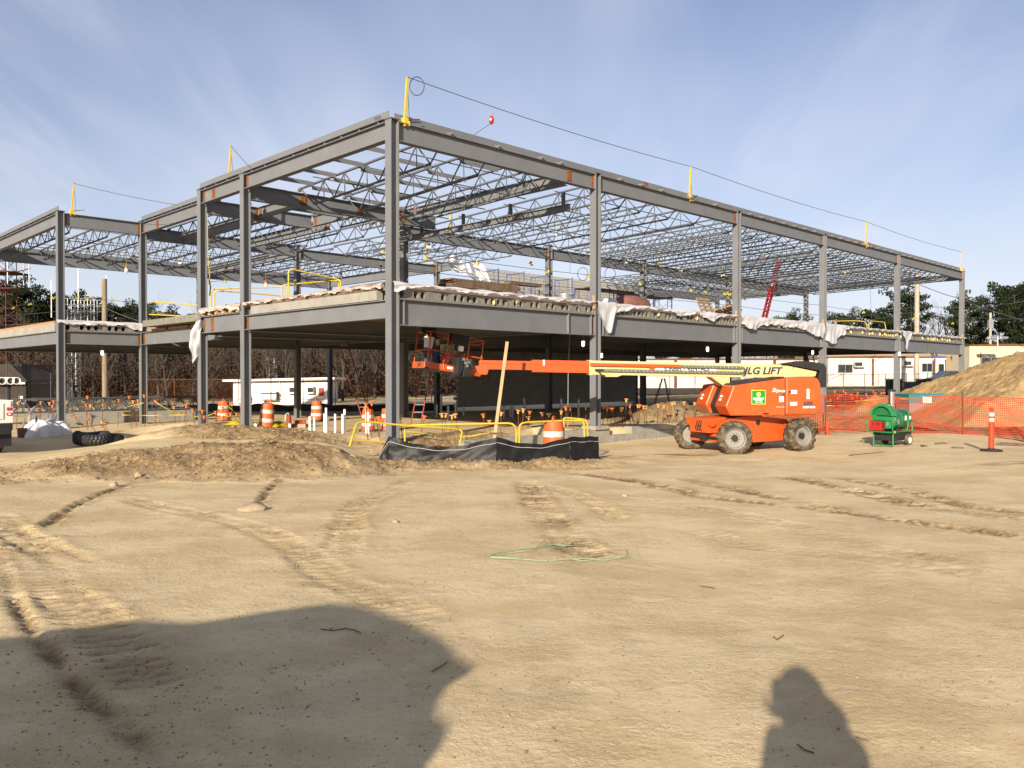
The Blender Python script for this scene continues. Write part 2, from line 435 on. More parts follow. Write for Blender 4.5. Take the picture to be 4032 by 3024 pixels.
# wheel tracks: (pixels along the track, width, depth, tread?, moist earth)
TRACKS = [
    ([(-40, 2120), (20, 2250), (75, 2400), (200, 2590), (380, 2780), (560, 2930), (760, 3080)], 0.10, 0.030, 0, 0.45),
    ([(-30, 2020), (120, 2180), (240, 2330), (400, 2460), (520, 2590), (640, 2760)], 0.40, 0.016, 1, 0.4),
    ([(0, 2060), (200, 2170), (340, 2240)], 0.40, 0.025, 1, 0.4),
    ([(480, 1960), (700, 2010), (900, 2050), (1060, 2100), (1180, 2170), (1320, 2270), (1460, 2330), (1760, 2480)], 0.38, 0.016, 1, 0.4),
    ([(1640, 1885), (1520, 1940), (1420, 1990), (1370, 2080), (1340, 2200)], 0.38, 0.018, 1, 0.45),
    ([(160, 2080), (280, 2000), (420, 1940), (560, 1890)], 0.15, 0.035, 0, 0.7),
    ([(1010, 2000), (1060, 1930), (1110, 1880)], 0.14, 0.03, 0, 0.6),
    ([(2060, 1890), (2110, 1970), (2160, 2040), (2260, 2140), (2330, 2220)], 0.42, 0.022, 1, 0.55),
    ([(2060, 1890), (2300, 1960), (2450, 2060)], 0.34, 0.018, 1, 0.3),
    ([(2240, 1860), (2520, 1900), (2800, 1960), (3100, 1990), (3420, 2030), (3760, 2080), (4100, 2120)], 0.36, 0.028, 1, 0.75),
    ([(2680, 1880), (2900, 1930), (3150, 1975), (3360, 2010)], 0.34, 0.028, 1, 0.9),
    ([(3060, 1870), (3260, 1910), (3480, 1960), (3700, 2000), (4100, 2050)], 0.40, 0.035, 1, 0.95),
    ([(3300, 1880), (3560, 1930), (3800, 1990), (4100, 2020)], 0.30, 0.028, 1, 0.7),
    ([(3560, 2060), (3800, 2080), (4100, 2130)], 0.34, 0.022, 1, 0.75),
    ([(2420, 1960), (2760, 2000), (3080, 2060), (3420, 2150), (3900, 2230)], 0.40, 0.010, 1, 0.25),
    ([(2700, 2080), (3000, 2150), (3400, 2190), (4100, 2290)], 0.40, 0.009, 1, 0.25),
    ([(-60, 1850), (200, 1800), (420, 1775), (700, 1755), (1000, 1720), (1300, 1705)], 0.40, 0.03, 1, 0.3),
    ([(-60, 1905), (200, 1840), (420, 1812), (650, 1790)], 0.40, 0.03, 1, 0.3),
    ([(2400, 1790), (2700, 1800), (2900, 1815), (3200, 1800)], 0.36, 0.016, 1, 0.25),
]
def spaced(parts):
    a = [parts[0][0]]
    for lo, hi, s0, s1 in parts:
        x = lo
        while x < hi - 1e-6:
            s = s0 + (s1 - s0) * (x - lo) / (hi - lo); x = min(hi, x + s); a.append(x)
    return np.array(a)
def densify(pts, step=0.18):
    out = [pts[0]]
    n = len(pts)
    for i in range(n - 1):
        p0 = pts[max(i - 1, 0)]; p1 = pts[i]; p2 = pts[i + 1]; p3 = pts[min(i + 2, n - 1)]
        k = max(2, int(math.hypot(p2[0] - p1[0], p2[1] - p1[1]) / step))
        for j in range(1, k + 1):
            t = j / k
            out.append(tuple(0.5 * (2 * b + (c - a) * t + (2 * a - 5 * b + 4 * c - d) * t * t + (3 * b - a - 3 * c + d) * t ** 3)
                             for a, b, c, d in zip(p0, p1, p2, p3)))
    return out

def clod_mask(x, y):
    """where the earth is thrown up loose: the mound, the berm in front of the black fence, the spoil by the building"""
    m = hump(x, y, -6.2, 18.0, 4.2, 2.4, 1.0, 0.0, 0.6) + hump(x, y, -0.9, 19.4, 4.0, 1.1, 0.9, 0.0, 0.6) + hump(x, y, -7.5, 23.6, 4.5, 1.4, 1.0, -0.5, 0.6)
    m = m + hump(x, y, -1.2, 23.4, 3.2, 1.6, 1.0, 0.75, 0.5) + hump(x, y, -11.0, 16.5, 3.5, 2.0, 0.6, 0.2, 0.6)
    m = m + 0.8 * sst(y, 29, 31) * sst(x, 8, 10) + hump(x, y, 7.2, 34.6, 4, 3.4, 1.0, 0.5, 0.4)
    return np.clip(m, 0, 1)
def ground_z(x, y):
    x, y = np.asarray(x, float), np.asarray(y, float)
    z = base_z(x, y)
    # mound of spoil at the left with its crest towards the building
    z = z + hump(x, y, -5.6, 17.9, 2.9, 1.7, 0.24, 0.08, 1.3) + hump(x, y, -4.0, 18.2, 1.5, 1.1, 0.15, 0.0, 1.3)
    z = z + hump(x, y, -8.3, 17.4, 2.2, 1.5, 0.12, 0.2, 1.2)
    z = z + hump(x, y, -8.8, 24.2, 4.2, 1.0, 0.27, -0.35, 1.2) + hump(x, y, -5.0, 23.6, 2.6, 0.9, 0.16, -0.4, 1.2)
    z = z + hump(x, y, -1.2, 19.25, 3.2, 0.55, 0.15, 0.0, 1.2) + hump(x, y, 1.6, 19.6, 1.6, 0.6, 0.14, 0.2, 1.2) + hump(x, y, 2.2, 20.6, 1.8, 0.8, 0.07, 0.4, 1.2)
    # dirt inside the corner of the building
    z = z + hump(x, y, -1.6, 24.3, 2.0, 1.0, 0.12, 0.8, 1.2) + hump(x, y, 1.2, 26.2, 1.6, 0.9, 0.22, 0.8, 1.2)
    z = z + hump(x, y, 6.6, 34.0, 2.2, 2.0, 0.72, 0.5, 1.4) + hump(x, y, 8.6, 35.6, 1.6, 1.4, 0.62, 0.5, 1.4)
    cm = clod_mask(x, y)
    z = z + cm * (0.12 * fbm(x * 2.0, y * 2.0, 4, 3) + 0.085 * np.abs(fbm(x * 6, y * 6, 3, 11)) + 0.03 * fbm(x * 15, y * 15, 2, 12))
    z = z + 0.030 * fbm(x * 0.35, y * 0.35, 3, 21) + 0.0045 * fbm(x * 3.1, y * 3.1, 3, 5) + 0.0016 * fbm(x * 11, y * 11, 2, 6)
    return z

XS = spaced([(0, 4, 0.042, 0.042), (4, 9, 0.05, 0.07), (9, 17, 0.08, 0.12), (17, 42, 0.2, 0.3), (42, 140, 0.5, 6), (140, 900, 12, 120)])
XS = np.concatenate([-XS[:0:-1], XS])
YS = spaced([(-40, 2.4, 2.5, 0.12), (2.4, 10, 0.03, 0.036), (10, 16, 0.04, 0.05), (16, 26, 0.06, 0.08), (26, 42, 0.12, 0.22), (42, 130, 0.4, 4), (130, 1500, 8, 180)])
GX, GY = np.meshgrid(XS, YS)
GZ = ground_z(GX, GY)
MOIST = np.clip(1.2 * clod_mask(GX, GY) * (0.65 + 0.5 * vnoise(GX * 1.7, GY * 1.7, 40)), 0, 0.95)
for hx_, hy_, ra, rb, hv, rot in ((4.6, 23.4, 2.4, 0.9, 0.8, 0.35), (2.6, 21.9, 1.2, 0.5, 0.6, 0.3), (11.6, 18.6, 1.4, 0.5, 0.7, 0.0), (-1.5, 7.2, 0.5, 0.25, 0.35, 0.2), (13.6, 15.2, 1.6, 0.35, 0.6, 0.1)):
    MOIST = np.maximum(MOIST, hump(GX, GY, hx_, hy_, ra, rb, hv, rot, 0.8) * sst(vnoise(GX * 2.5, GY * 4, 61), 0.2, 0.6))
for pts, wid, dep, tread, moist in TRACKS:
    P = np.array(densify([gpt(*p) for p in pts]))
    x0, x1, y0, y1 = P[:, 0].min() - 0.8, P[:, 0].max() + 0.8, P[:, 1].min() - 0.8, P[:, 1].max() + 0.8
    i0, i1 = np.searchsorted(XS, (x0, x1)); j0, j1 = np.searchsorted(YS, (y0, y1))
    if i1 <= i0 or j1 <= j0: continue
    sx, sy = GX[j0:j1, i0:i1], GY[j0:j1, i0:i1]
    best = np.full(sx.shape, 1e9); arc = np.zeros(sx.shape); side = np.zeros(sx.shape); tot = 0.0
    for (ax, ay), (bx, by) in zip(P[:-1], P[1:]):
        dx, dy = bx - ax, by - ay; L = math.hypot(dx, dy)
        if L < 1e-6: continue
        t = np.clip(((sx - ax) * dx + (sy - ay) * dy) / L / L, 0, 1)
        d = np.hypot(sx - ax - t * dx, sy - ay - t * dy); k = d < best
        best[k] = d[k]; arc[k] = tot + t[k] * L; side[k] = (((sx - ax) * dy - (sy - ay) * dx) / L)[k]; tot += L
    wob = 1 + 0.25 * fbm(sx * 2.5, sy * 2.5, 2, 31)
    inside = 1 - sst(best * wob, wid * 0.40, wid * 0.58)
    berm = np.exp(-((best * wob - wid * 0.66) / 0.06) ** 2)
    fade = sst(arc, 0, 0.5) * (1 - sst(arc, tot - 0.6, tot)) * (0.45 + 0.55 * sst(vnoise(sx * 1.1, sy * 1.1, 50), 0.28, 0.55))
    if tread:
        dep *= 1.15
        bars = 0.5 + 0.5 * np.sign(np.sin(2 * math.pi * arc / 0.155 + 4.0 * np.abs(side) / wid + 0.8 * fbm(sx * 3, sy * 3, 2, 35))) * sst(best, 0.0, 0.03)
        prof = -dep * 1.25 * inside * (0.2 + 0.8 * bars) + dep * 0.28 * berm
    else:
        prof = -dep * inside + dep * 0.30 * berm
    prof = prof + dep * 0.6 * (inside + berm) * fbm(sx * 12, sy * 12, 2, 33)
    GZ[j0:j1, i0:i1] += prof * fade
    m = (inside * (0.55 + 0.45 * bars if tread else 1) + 0.35 * berm) * min(1.3, moist * (2.0 if moist > 0.5 else 1.3)) * fade * (0.30 + 0.9 * sst(vnoise(sx * 2.2, sy * 6, 60), 0.25, 0.6))
    MOIST[j0:j1, i0:i1] = np.maximum(MOIST[j0:j1, i0:i1], np.clip(m, 0, 1))

def gz(x, y):
    """height of the finished ground sheet"""
    i = min(max(int(np.searchsorted(XS, x)), 1), len(XS) - 1); j = min(max(int(np.searchsorted(YS, y)), 1), len(YS) - 1)
    fx = (x - XS[i - 1]) / (XS[i] - XS[i - 1]); fy = (y - YS[j - 1]) / (YS[j] - YS[j - 1])
    return float((GZ[j - 1, i - 1] * (1 - fx) + GZ[j - 1, i] * fx) * (1 - fy) + (GZ[j, i - 1] * (1 - fx) + GZ[j, i] * fx) * fy)

def grid_mesh(name, X, Y, Z):
    nj, ni = X.shape
    me = bpy.data.meshes.new(name)
    co = np.stack([X, Y, Z], -1).reshape(-1, 3).astype(np.float32)
    idx = np.arange(nj * ni).reshape(nj, ni)
    q = np.stack([idx[:-1, :-1], idx[:-1, 1:], idx[1:, 1:], idx[1:, :-1]], -1).reshape(-1).astype(np.int32)
    nf = (nj - 1) * (ni - 1)
    me.vertices.add(nj * ni); me.vertices.foreach_set('co', co.ravel())
    me.loops.add(nf * 4); me.loops.foreach_set('vertex_index', q)
    me.polygons.add(nf); me.polygons.foreach_set('loop_start', np.arange(0, nf * 4, 4, dtype=np.int32))
    me.polygons.foreach_set('use_smooth', np.ones(nf, bool))
    me.update(calc_edges=True)
    return me

def soil_material(name, dry, dry2, wet, fine=1.0):
    m = bpy.data.materials.new(name); m.use_nodes = True; MATS[name] = m
    n, l = m.node_tree.nodes, m.node_tree.links; b = n['Principled BSDF']
    b.inputs['Roughness'].default_value = 0.95; b.inputs['Specular IOR Level'].default_value = 0.12
    tcn = n.new('ShaderNodeTexCoord')
    def noise(s, d=5, r=0.6):
        q = n.new('ShaderNodeTexNoise'); q.inputs['Scale'].default_value = s; q.inputs['Detail'].default_value = d; q.inputs['Roughness'].default_value = r
        l.new(tcn.outputs['Object'], q.inputs['Vector']); return q.outputs['Fac']
    def rng(f, lo, hi, a=0.0, c=1.0):
        q = n.new('ShaderNodeMapRange'); q.interpolation_type = 'SMOOTHSTEP'
        for k, v in (('From Min', lo), ('From Max', hi), ('To Min', a), ('To Max', c)): q.inputs[k].default_value = v
        l.new(f, q.inputs['Value']); return q.outputs[0]
    def mix(f, a, c):
        q = n.new('ShaderNodeMix'); q.data_type = 'RGBA'
        for s, v in (('Factor', f), ('A', a), ('B', c)):
            if isinstance(v, tuple): q.inputs[s].default_value = v + (1,)
            elif isinstance(v, float): q.inputs[s].default_value = v
            else: l.new(v, q.inputs[s])
        return q.outputs['Result']
    def mul(a, c):
        q = n.new('ShaderNodeMath'); q.operation = 'MULTIPLY'
        for i, v in enumerate((a, c)):
            if isinstance(v, float): q.inputs[i].default_value = v
            else: l.new(v, q.inputs[i])
        return q.outputs[0]
    c = mix(rng(noise(0.75, 8, 0.68), 0.42, 0.60), dry, dry2)
    c = mix(rng(noise(3.1, 7, 0.7), 0.52, 0.70, 0, 0.42), c, tuple(v * 0.72 for v in dry))
    c = mix(rng(noise(28, 4), 0.52, 0.70, 0, 0.40), c, tuple(v * 0.60 for v in dry))
    at_ = n.new('ShaderNodeAttribute'); at_.attribute_name = 'moist'
    mo = mul(at_.outputs['Fac'], rng(noise(7, 6, 0.75), 0.30, 0.60, 0.55, 1.0))
    c = mix(mo, c, wet)
    # grit: small pale and dark stones trodden into the surface
    for sc, lo, col in ((60.0, 0.24, (0.60, 0.52, 0.38)), (42.0, 0.22, (0.13, 0.095, 0.062)), (90.0, 0.26, (0.16, 0.12, 0.08))):
        v = n.new('ShaderNodeTexVoronoi'); v.inputs['Scale'].default_value = sc; l.new(tcn.outputs['Object'], v.inputs['Vector'])
        g = mul(rng(v.outputs['Distance'], lo, lo * 0.5), rng(noise(2.3 + sc * 0.01, 5, 0.7), 0.42, 0.64, 0.03, 0.65))
        c = mix(g, c, col)
    l.new(c, b.inputs['Base Color'])
    h = n.new('ShaderNodeMath'); h.operation = 'ADD'
    l.new(mul(noise(85, 5, 0.75), 0.6), h.inputs[0]); l.new(noise(24, 6, 0.7), h.inputs[1])
    rough = rng(noise(0.9, 6, 0.7), 0.40, 0.62, 0.40, 1.35); hh = n.new('ShaderNodeMath'); hh.operation = 'MULTIPLY'; l.new(h.outputs[0], hh.inputs[0]); l.new(rough, hh.inputs[1])
    bp = n.new('ShaderNodeBump'); bp.inputs['Strength'].default_value = 0.8; bp.inputs['Distance'].default_value = 0.014 * fine
    l.new(hh.outputs[0], bp.inputs['Height']); l.new(bp.outputs[0], b.inputs['Normal'])
    return m
soil_material('sand', (0.580, 0.462, 0.282), (0.490, 0.375, 0.212), (0.125, 0.080, 0.040))
soil_material('dirt_pile', (0.34, 0.235, 0.118), (0.28, 0.19, 0.09), (0.20, 0.13, 0.065), 2.0)
gme = grid_mesh('ground', GX, GY, GZ)
atr = gme.attributes.new('moist', 'FLOAT', 'POINT'); atr.data.foreach_set('value', MOIST.astype(np.float32).ravel())
ground = structure(link('ground', gme, 'sand'))
ground['label'] = 'dry sandy ground of the building site with wheel tracks'
# ------------------------------------------------------------------ steel frame of the building
UU = [0.0, 8.41, 17.53, 25.47, 34.70, 45.60]
V1, V2, V3, VB, VR = 10.67, 11.74, 19.62, 31.2, 18.2
Z_FB, Z_FT, Z_PL = 3.04, 3.75, 4.03          # floor beam, plank top
Z_RB, Z_RT = 7.95, 8.47                      # roof beam
UL, UC = -2.55, 0.78                         # face of the left wing, recessed face
FR = thing('steel_building', 'unfinished two-storey grey steel building frame with open roof joists and concrete floor', 'building', B(0, 0, -0.12))
def column(u, v, z0=-0.70, z1=8.50, w=0.26, d=0.27):
    mb = MB().ibeam(B(u, v, z0), B(u, v, z1), d, w, 0.024, 0.016, UX)
    mb.box(B(u, v, z1 + 0.008), (d + 0.06, w + 0.04, 0.016), frame(UX))
    c = mb.build('column', 'steel', FR)
    MB().box(B(u, v, z0 + 0.13), (0.42, 0.42, 0.03), frame(UX)).build('base_plate', 'steel', c)
    return c
def plate(par, c, along, out, w, h, rows, cols=1, t=0.014):
    """bolted rust-red connection plate: centre, direction along the beam, outward normal"""
    M = frame(along); n = Vector(out); mb = MB(); mb.box(c, (w, t, h), M)
    for i in range(rows):
        for j in range(cols):
            p = Vector(c) + Vector((0, 0, 1)) * ((i + 0.5) / rows - 0.5) * h * 0.92 + Vector(along) * ((j + 0.5) / cols - 0.5) * w * 0.95
            mb.cyl(p + n * t * 0.4, p + n * (t * 0.5 + 0.022), 0.019, None, 6)
    return mb.build('connection_plate', 'rust', par)
def beam(a, b, z0, z1, bf=0.22, name='beam', gap=0.15, ga=None, gb=None):
    a, b = Vector(a), Vector(b); d = (b - a).normalized(); zc = (z0 + z1) / 2
    pa, pb = a + d * (gap if ga is None else ga), b - d * (gap if gb is None else gb); pa.z = pb.z = zc
    return MB().ibeam(pa, pb, z1 - z0, bf, 0.024, 0.014).build(name, 'steel', FR)

nU, nV = -VX, -UX                             # outward normals of the right-hand and left-hand facades
cols = {}
for u in UU: cols[(u, 0)] = column(u, 0)
cols[(0, 8.35)] = column(0, 8.35); cols[(0, V2)] = column(0, V2)
cols[(UC, V3)] = column(UC, V3); cols[(UL, V3)] = column(UL, V3)
for u in UU[1:]: column(u, V1, z1=8.30)
for u in (8.41, 17.53): column(u, V3, z1=8.30)
column(25.47, VR, z1=3.72); column(34.70, VR, z1=8.30)
column(45.6, VR); column(UL, VB); column(8.41, VB); column(17.53, VB)


# right-hand facade
for i in range(5):
    a, b = UU[i], UU[i + 1]
    fb = beam(B(a, 0), B(b, 0), Z_FB, Z_FT, 0.24); rb = beam(B(a, 0), B(b, 0), Z_RB, Z_RT, 0.22)
    for uu, s in ((a, 1), (b, -1)):
        plate(fb, B(uu + s * 0.195, -0.021, (Z_FB + Z_FT) / 2), UX, nU, 0.095, 0.60, 8)
        plate(rb, B(uu + s * 0.195, -0.021, (Z_RB + Z_RT) / 2), UX, nU, 0.095, 0.44, 6)
        MB().box(B(uu + s * 0.32, -0.06, (Z_FB + Z_FT) / 2), (0.012, 0.10, 0.64), frame(UX)).build('stiffener', 'steel', fb)
plate(None or FR, B(7.05, -0.02, 8.21), UX, nU, 0.22, 0.36, 4, 2)
plate(FR, B(39.4, -0.02, 3.42), UX, nU, 0.14, 0.50, 6, 1)
MB().box(B(6.95, -0.06, 3.395), (0.012, 0.10, 0.64), frame(UX)).build('stiffener', 'steel', FR)
# left-hand facade and the stepped wing
segs = [((0, 0), (0, 8.35), 3.23, 3.72, 7.98, 8.47), ((0, 8.35), (0, V2), 3.24, 3.85, 7.98, 8.47),
        ((UC, V2), (UC, V3), 3.05, 3.60, 7.95, 8.44), ((UC, V3), (UL, V3), 3.01, 3.55, 7.90, 8.44), ((UL, V3), (UL, VB), 3.01, 3.55, 7.93, 8.44)]
for p, q, f0, f1, r0, r1 in segs:
    a, b = B(*p), B(*q); d = (b - a).normalized(); n = Vector((d.y, -d.x, 0))
    if n.dot(Vector((0, -1, 0))) < 0: n = -n
    fb = beam(a, b, f0, f1, 0.22); rb = beam(a, b, r0, r1, 0.22)
    for pp, s in ((a, 1), (b, -1)):
        for par, z, h in ((fb, (f0 + f1) / 2, 0.42), (rb, (r0 + r1) / 2, 0.40)):
            c = pp + d * s * 0.195 + n * 0.021; plate(par, (c.x, c.y, z), d, n, 0.095, h, 6)
for v, z, h in ((10.75, 8.22, 0.36), (10.9, 3.55, 0.50), (17.9, 8.19, 0.34)):
    plate(FR, B(0 if v < 12 else UC, v, z) - UX * 0.02, VX, nV, 0.20, h, 5, 2)
# interior lines along u
for i in range(5):
    a, b = UU[i], UU[i + 1]
    if i > 0:
        g = beam(B(a, V1), B(b, V1), 7.60, 8.12, 0.24, 'girder')
        for uu, s in ((a, 1), (b, -1)): plate(g, B(uu + s * 0.2, V1 - 0.021, 7.86), UX, nU, 0.12, 0.42, 6)
    beam(B(a, V1), B(b, V1), 3.10, 3.72, 0.24, 'girder')
for a, b, v in ((8.41, 17.53, V3), (30.2, 34.7, VR), (34.7, 45.6, VR), (17.53, 25.47, VR), (25.47, 30.2, VR)):
    beam(B(a, v), B(b, v), 3.10, 3.72, 0.24, 'girder')
    if 17 < a < 30: continue
    g = beam(B(a, v), B(b, v), 7.60, 8.12, 0.24, 'girder')
    for uu, s in ((a, 1), (b, -1)): plate(g, B(uu + s * 0.2, v - 0.021, 7.86), UX, nU, 0.12, 0.42, 6)
g = beam(B(UC, V3), B(8.41, V3), 7.72, 8.26, 0.24, 'girder'); beam(B(UC, V3), B(8.41, V3), 3.0, 3.52, 0.24, 'girder')
g2 = beam(B(UL, VB), B(8.41, VB), 7.62, 8.20, 0.24, 'girder'); beam(B(8.41, VB), B(17.53, VB), 7.62, 8.20, 0.24, 'girder')
MB().box(B(7.5, VB - 0.13, 8.30), (21, 0.02, 0.22), frame(UX)).build('edge_plate', 'steel', FR)
beam(B(UL, VB), B(8.41, VB), 2.95, 3.52, 0.24, 'girder')
# stair and lift bay: solid beams between the two left-hand columns
for v, u1 in ((8.35, 8.41), (V2, 4.7)):
    g = beam(B(0, v), B(u1, v), 7.66, 8.18, 0.22, 'girder'); beam(B(0, v), B(u1, v), 3.20, 3.72, 0.22, 'girder')
    for uu in ((2.2, 4.6, 6.6) if v < 10 else (2.2,)): plate(g, B(uu, v - 0.02, 7.93), UX, nU, 0.24, 0.34, 4, 2)
for u in (2.2, 4.6):
    g = beam(B(u, 8.35), B(u, V2), 7.74, 8.16, 0.18, gap=0.03)
    for vv in (8.60, V2 - 0.25): plate(g, B(u - 0.02, vv, 7.95), VX, nV, 0.16, 0.34, 4)
for v in (9.5,): beam(B(2.2, v), B(4.6, v), 7.80, 8.12, 0.14, gap=0.03)
for u in (2.6, 5.4):
    g = beam(B(u, V2), B(u, V3), 7.74, 8.20, 0.18, gap=0.03)
    plate(g, B(u - 0.02, V2 + 0.3, 7.97), VX, nV, 0.16, 0.34, 4)
# cross beams along v
for u in UU[1:]:
    if u in (8.41, 45.6): uq = 7.05 if u < 9 else u; beam(B(uq, 0), B(uq, V1), 7.92, 8.34, 0.2)
    beam(B(u, 0), B(u, V1), 3.18, 3.70, 0.2)
    beam(B(u, V1), B(u, VR if u > 9 else V3), 3.18, 3.70, 0.2)
beam(B(45.6, V1), B(45.6, VR), 7.80, 8.34, 0.22)
beam(B(8.41, V3), B(8.41, VB), 7.74, 8.24, 0.2); beam(B(17.53, VR), B(17.53, VB), 7.74, 8.24, 0.2)
# low trolley beam hung under the joists
hb = beam(B(7.9, 0.7), B(7.9, 10.3), 7.30, 7.52, 0.16, 'hung_beam', 0)
for v in (1.0, 3.6, 6.2, 8.8): MB().ibeam(B(7.9, v, 7.52), B(7.9, v, 7.95), 0.10, 0.10, 0.012, 0.01, UX).build('hanger', 'steel', hb)

# edge plates standing on the roof beams
def edge_plate(a, b, off, z0=8.56, z1=8.76):
    a, b = Vector(a) + off, Vector(b) + off; d = (b - a).normalized()
    mb = MB().bar((a.x, a.y, (z0 + z1) / 2), (b.x, b.y, (z0 + z1) / 2), 0.012, z1 - z0)
    mb.bar((a.x, a.y, z0 - 0.006), (b.x, b.y, z0 - 0.006), 0.16, 0.012)
    L = (b - a).length; k = int(L / 0.9)
    for i in range(k):
        c = a + d * (i + 0.5) * L / k; mb.box((c.x, c.y, z0 - 0.045), (0.05, 0.07, 0.07), frame(d))
    return mb.build('edge_plate', 'steel', FR)
edge_plate(B(0.15, 0), B(45.5, 0), VX * 0.10, 8.53, 8.73)
edge_plate(B(0, 0.12), B(0, V2 + 0.1), UX * 0.0 - UX * 0.02, 8.57, 8.77)
edge_plate(B(UC, V2 + 0.15), B(UC, V3 + 0.1), -UX * 0.02, 8.54, 8.74)
edge_plate(B(UL, V3 + 0.1), B(UL, VB), -UX * 0.02, 8.54, 8.74)
text('WSh', 0.16, Matrix((VX * -1, (0, 0, 1), -UX)).transposed(), B(-0.03, 0.62, 8.67), 'decal_navy', FR, 'chalk_mark')
for u in (11.3, 29.9, 31.6): MB().box(B(u, 0.085, 8.62), (0.34, 0.014, 0.17), frame(UX)).build('splice_plate', 'rust', FR)

# open-web joists
def joist_mesh(L, dep, e0=1.0, e1=1.0, pan=1.15):
    """top chord along +x at z=0, underslung bottom chord, round-bar webs"""
    mb = MB()
    for s in (-1, 1): mb.bar((0, s * 0.025, -0.03), (L, s * 0.025, -0.03), 0.03, 0.055)
    for s in (-1, 1): mb.bar((e0, s * 0.025, -dep), (L - e1, s * 0.025, -dep), 0.03, 0.05)
    n = max(3, int((L - e0 - e1) / pan)); xs = [e0 + (L - e0 - e1) * i / n for i in range(n + 1)]
    def web(p, q, w=0.032): mb.bar(p, q, w, w, (0, 1, 0))
    web((0.15, 0, -0.05), (xs[0], 0, -dep), 0.032); web((L - 0.15, 0, -0.05), (xs[-1], 0, -dep), 0.032)
    for i in range(n):
        m = (xs[i] + xs[i + 1]) / 2
        web((xs[i], 0, -dep), (m, 0, -0.05)); web((m, 0, -0.05), (xs[i + 1], 0, -dep))
        web((m, 0, -dep), (m, 0, -0.05), 0.022)
    for x in (0.08, L - 0.08): mb.box((x, 0, -0.085), (0.18, 0.11, 0.05))
    return mb.mesh('joist')
JM = {}
def joist(u, v0, v1, z, dep=0.60, e0=1.0, e1=1.0, z1=None):
    L = round(v1 - v0, 2); key = (L, dep, e0, e1)
    if key not in JM: JM[key] = joist_mesh(*key)
    o = link('joist', JM[key], 'joist_steel', FR)
    z1 = z if z1 is None else z1
    d = B(u, v1, z1) - B(u, v0, z); M = frame(d).to_4x4(); M.translation = B(u, v0, z) - WOFF[FR.name]
    o.matrix_local = M
    return o
JU = [2.0, 3.85, 5.7, 6.6] + [9.7, 10.9, 12.15, 14.0, 15.8]
for i in range(2, 5):
    n = [0, 0, 4, 5, 6][i]; JU += [UU[i] + (UU[i + 1] - UU[i]) * (k + 0.5) / n for k in range(n)] + [UU[i] + (UU[i + 1] - UU[i]) * (k + 1.0) / n for k in range(n - 1)]
for u in JU:
    if u < 8.4: joist(u, 0.0, 8.3, 8.62, 0.74, 0.9, 1.0, 8.33)
    else: joist(u, 0.0, V1, 8.62, 0.74, 1.0, 1.0, 8.30)
    MB().bar(B(u, -0.16, 8.52), B(u, 0.12, 8.52), 0.12, 0.07).build('joist_seat', 'steel', FR)
for u in JU:
    if 8.4 < u < 17 or u > 29.5: joist(u, V1, VR, 8.28, 0.60, 1.0, 1.0)
for u in (5.6, 6.6, 7.6): joist(u, 8.4, V2 + 0.1, 8.36, 0.58, 0.6, 0.6)
for u in (1.9, 3.5, 4.9, 6.3, 7.6): joist(u, V2, V3, 8.36, 0.58, 0.8, 0.8)
for k in range(12): joist(-1.9 + k * 1.55, V3, VB, 8.46 if k < 3 else 8.40, 0.62, 1.1, 1.1, 8.36)
# horizontal bridging through the joists
def bridging(u0, u1, v, z): MB().bar(B(u0, v, z), B(u1, v, z), 0.03, 0.03).build('bridging', 'joist_steel', FR)
for v in (2.3, 4.4, 6.5): bridging(1.5, 7.5, v, 8.55 - v * 0.03); bridging(1.5, 7.5, v + 0.12, 7.96 - v * 0.03)
for v in (2.6, 5.3, 8.0): bridging(9.2, 45.2, v, 8.53 - v * 0.03); bridging(9.2, 45.2, v + 0.12, 7.93 - v * 0.03)
for v in (13.0, 15.6):
    for a, b in ((9.2, 16.4), (30, 45.2)): bridging(a, b, v, 8.22); bridging(a, b, v + 0.12, 7.66)
for v in (22.6, 25.6, 28.6): bridging(-2.2, 15.5, v, 8.34); bridging(-2.2, 15.5, v + 0.12, 7.78)
# angle struts from the girders up to the decking line (plates beside the joist ends)
for v in (1.0, 2.6, 4.2, 5.8, 7.2):
    for ua, ub, dv in ((0.15, 1.9, 0.0), (2.1, 3.75, 0.45), (3.95, 5.6, 0.9)):
        zz = 8.60 - (v + dv) * 0.035; MB().bar(B(ua, v + dv, zz), B(ub, v + dv, zz), 0.14, 0.012).bar(B(ua, v + dv - 0.07, zz - 0.07), B(ub, v + dv - 0.07, zz - 0.07), 0.012, 0.14).build('deck_angle', 'steel', FR)
# metal deck sheets already laid over the far bay
MB().box(B(29.5, 12.6, 8.34), (13.0, 1.9, 0.04), frame(UX)).build('roof_deck', 'galv', FR)

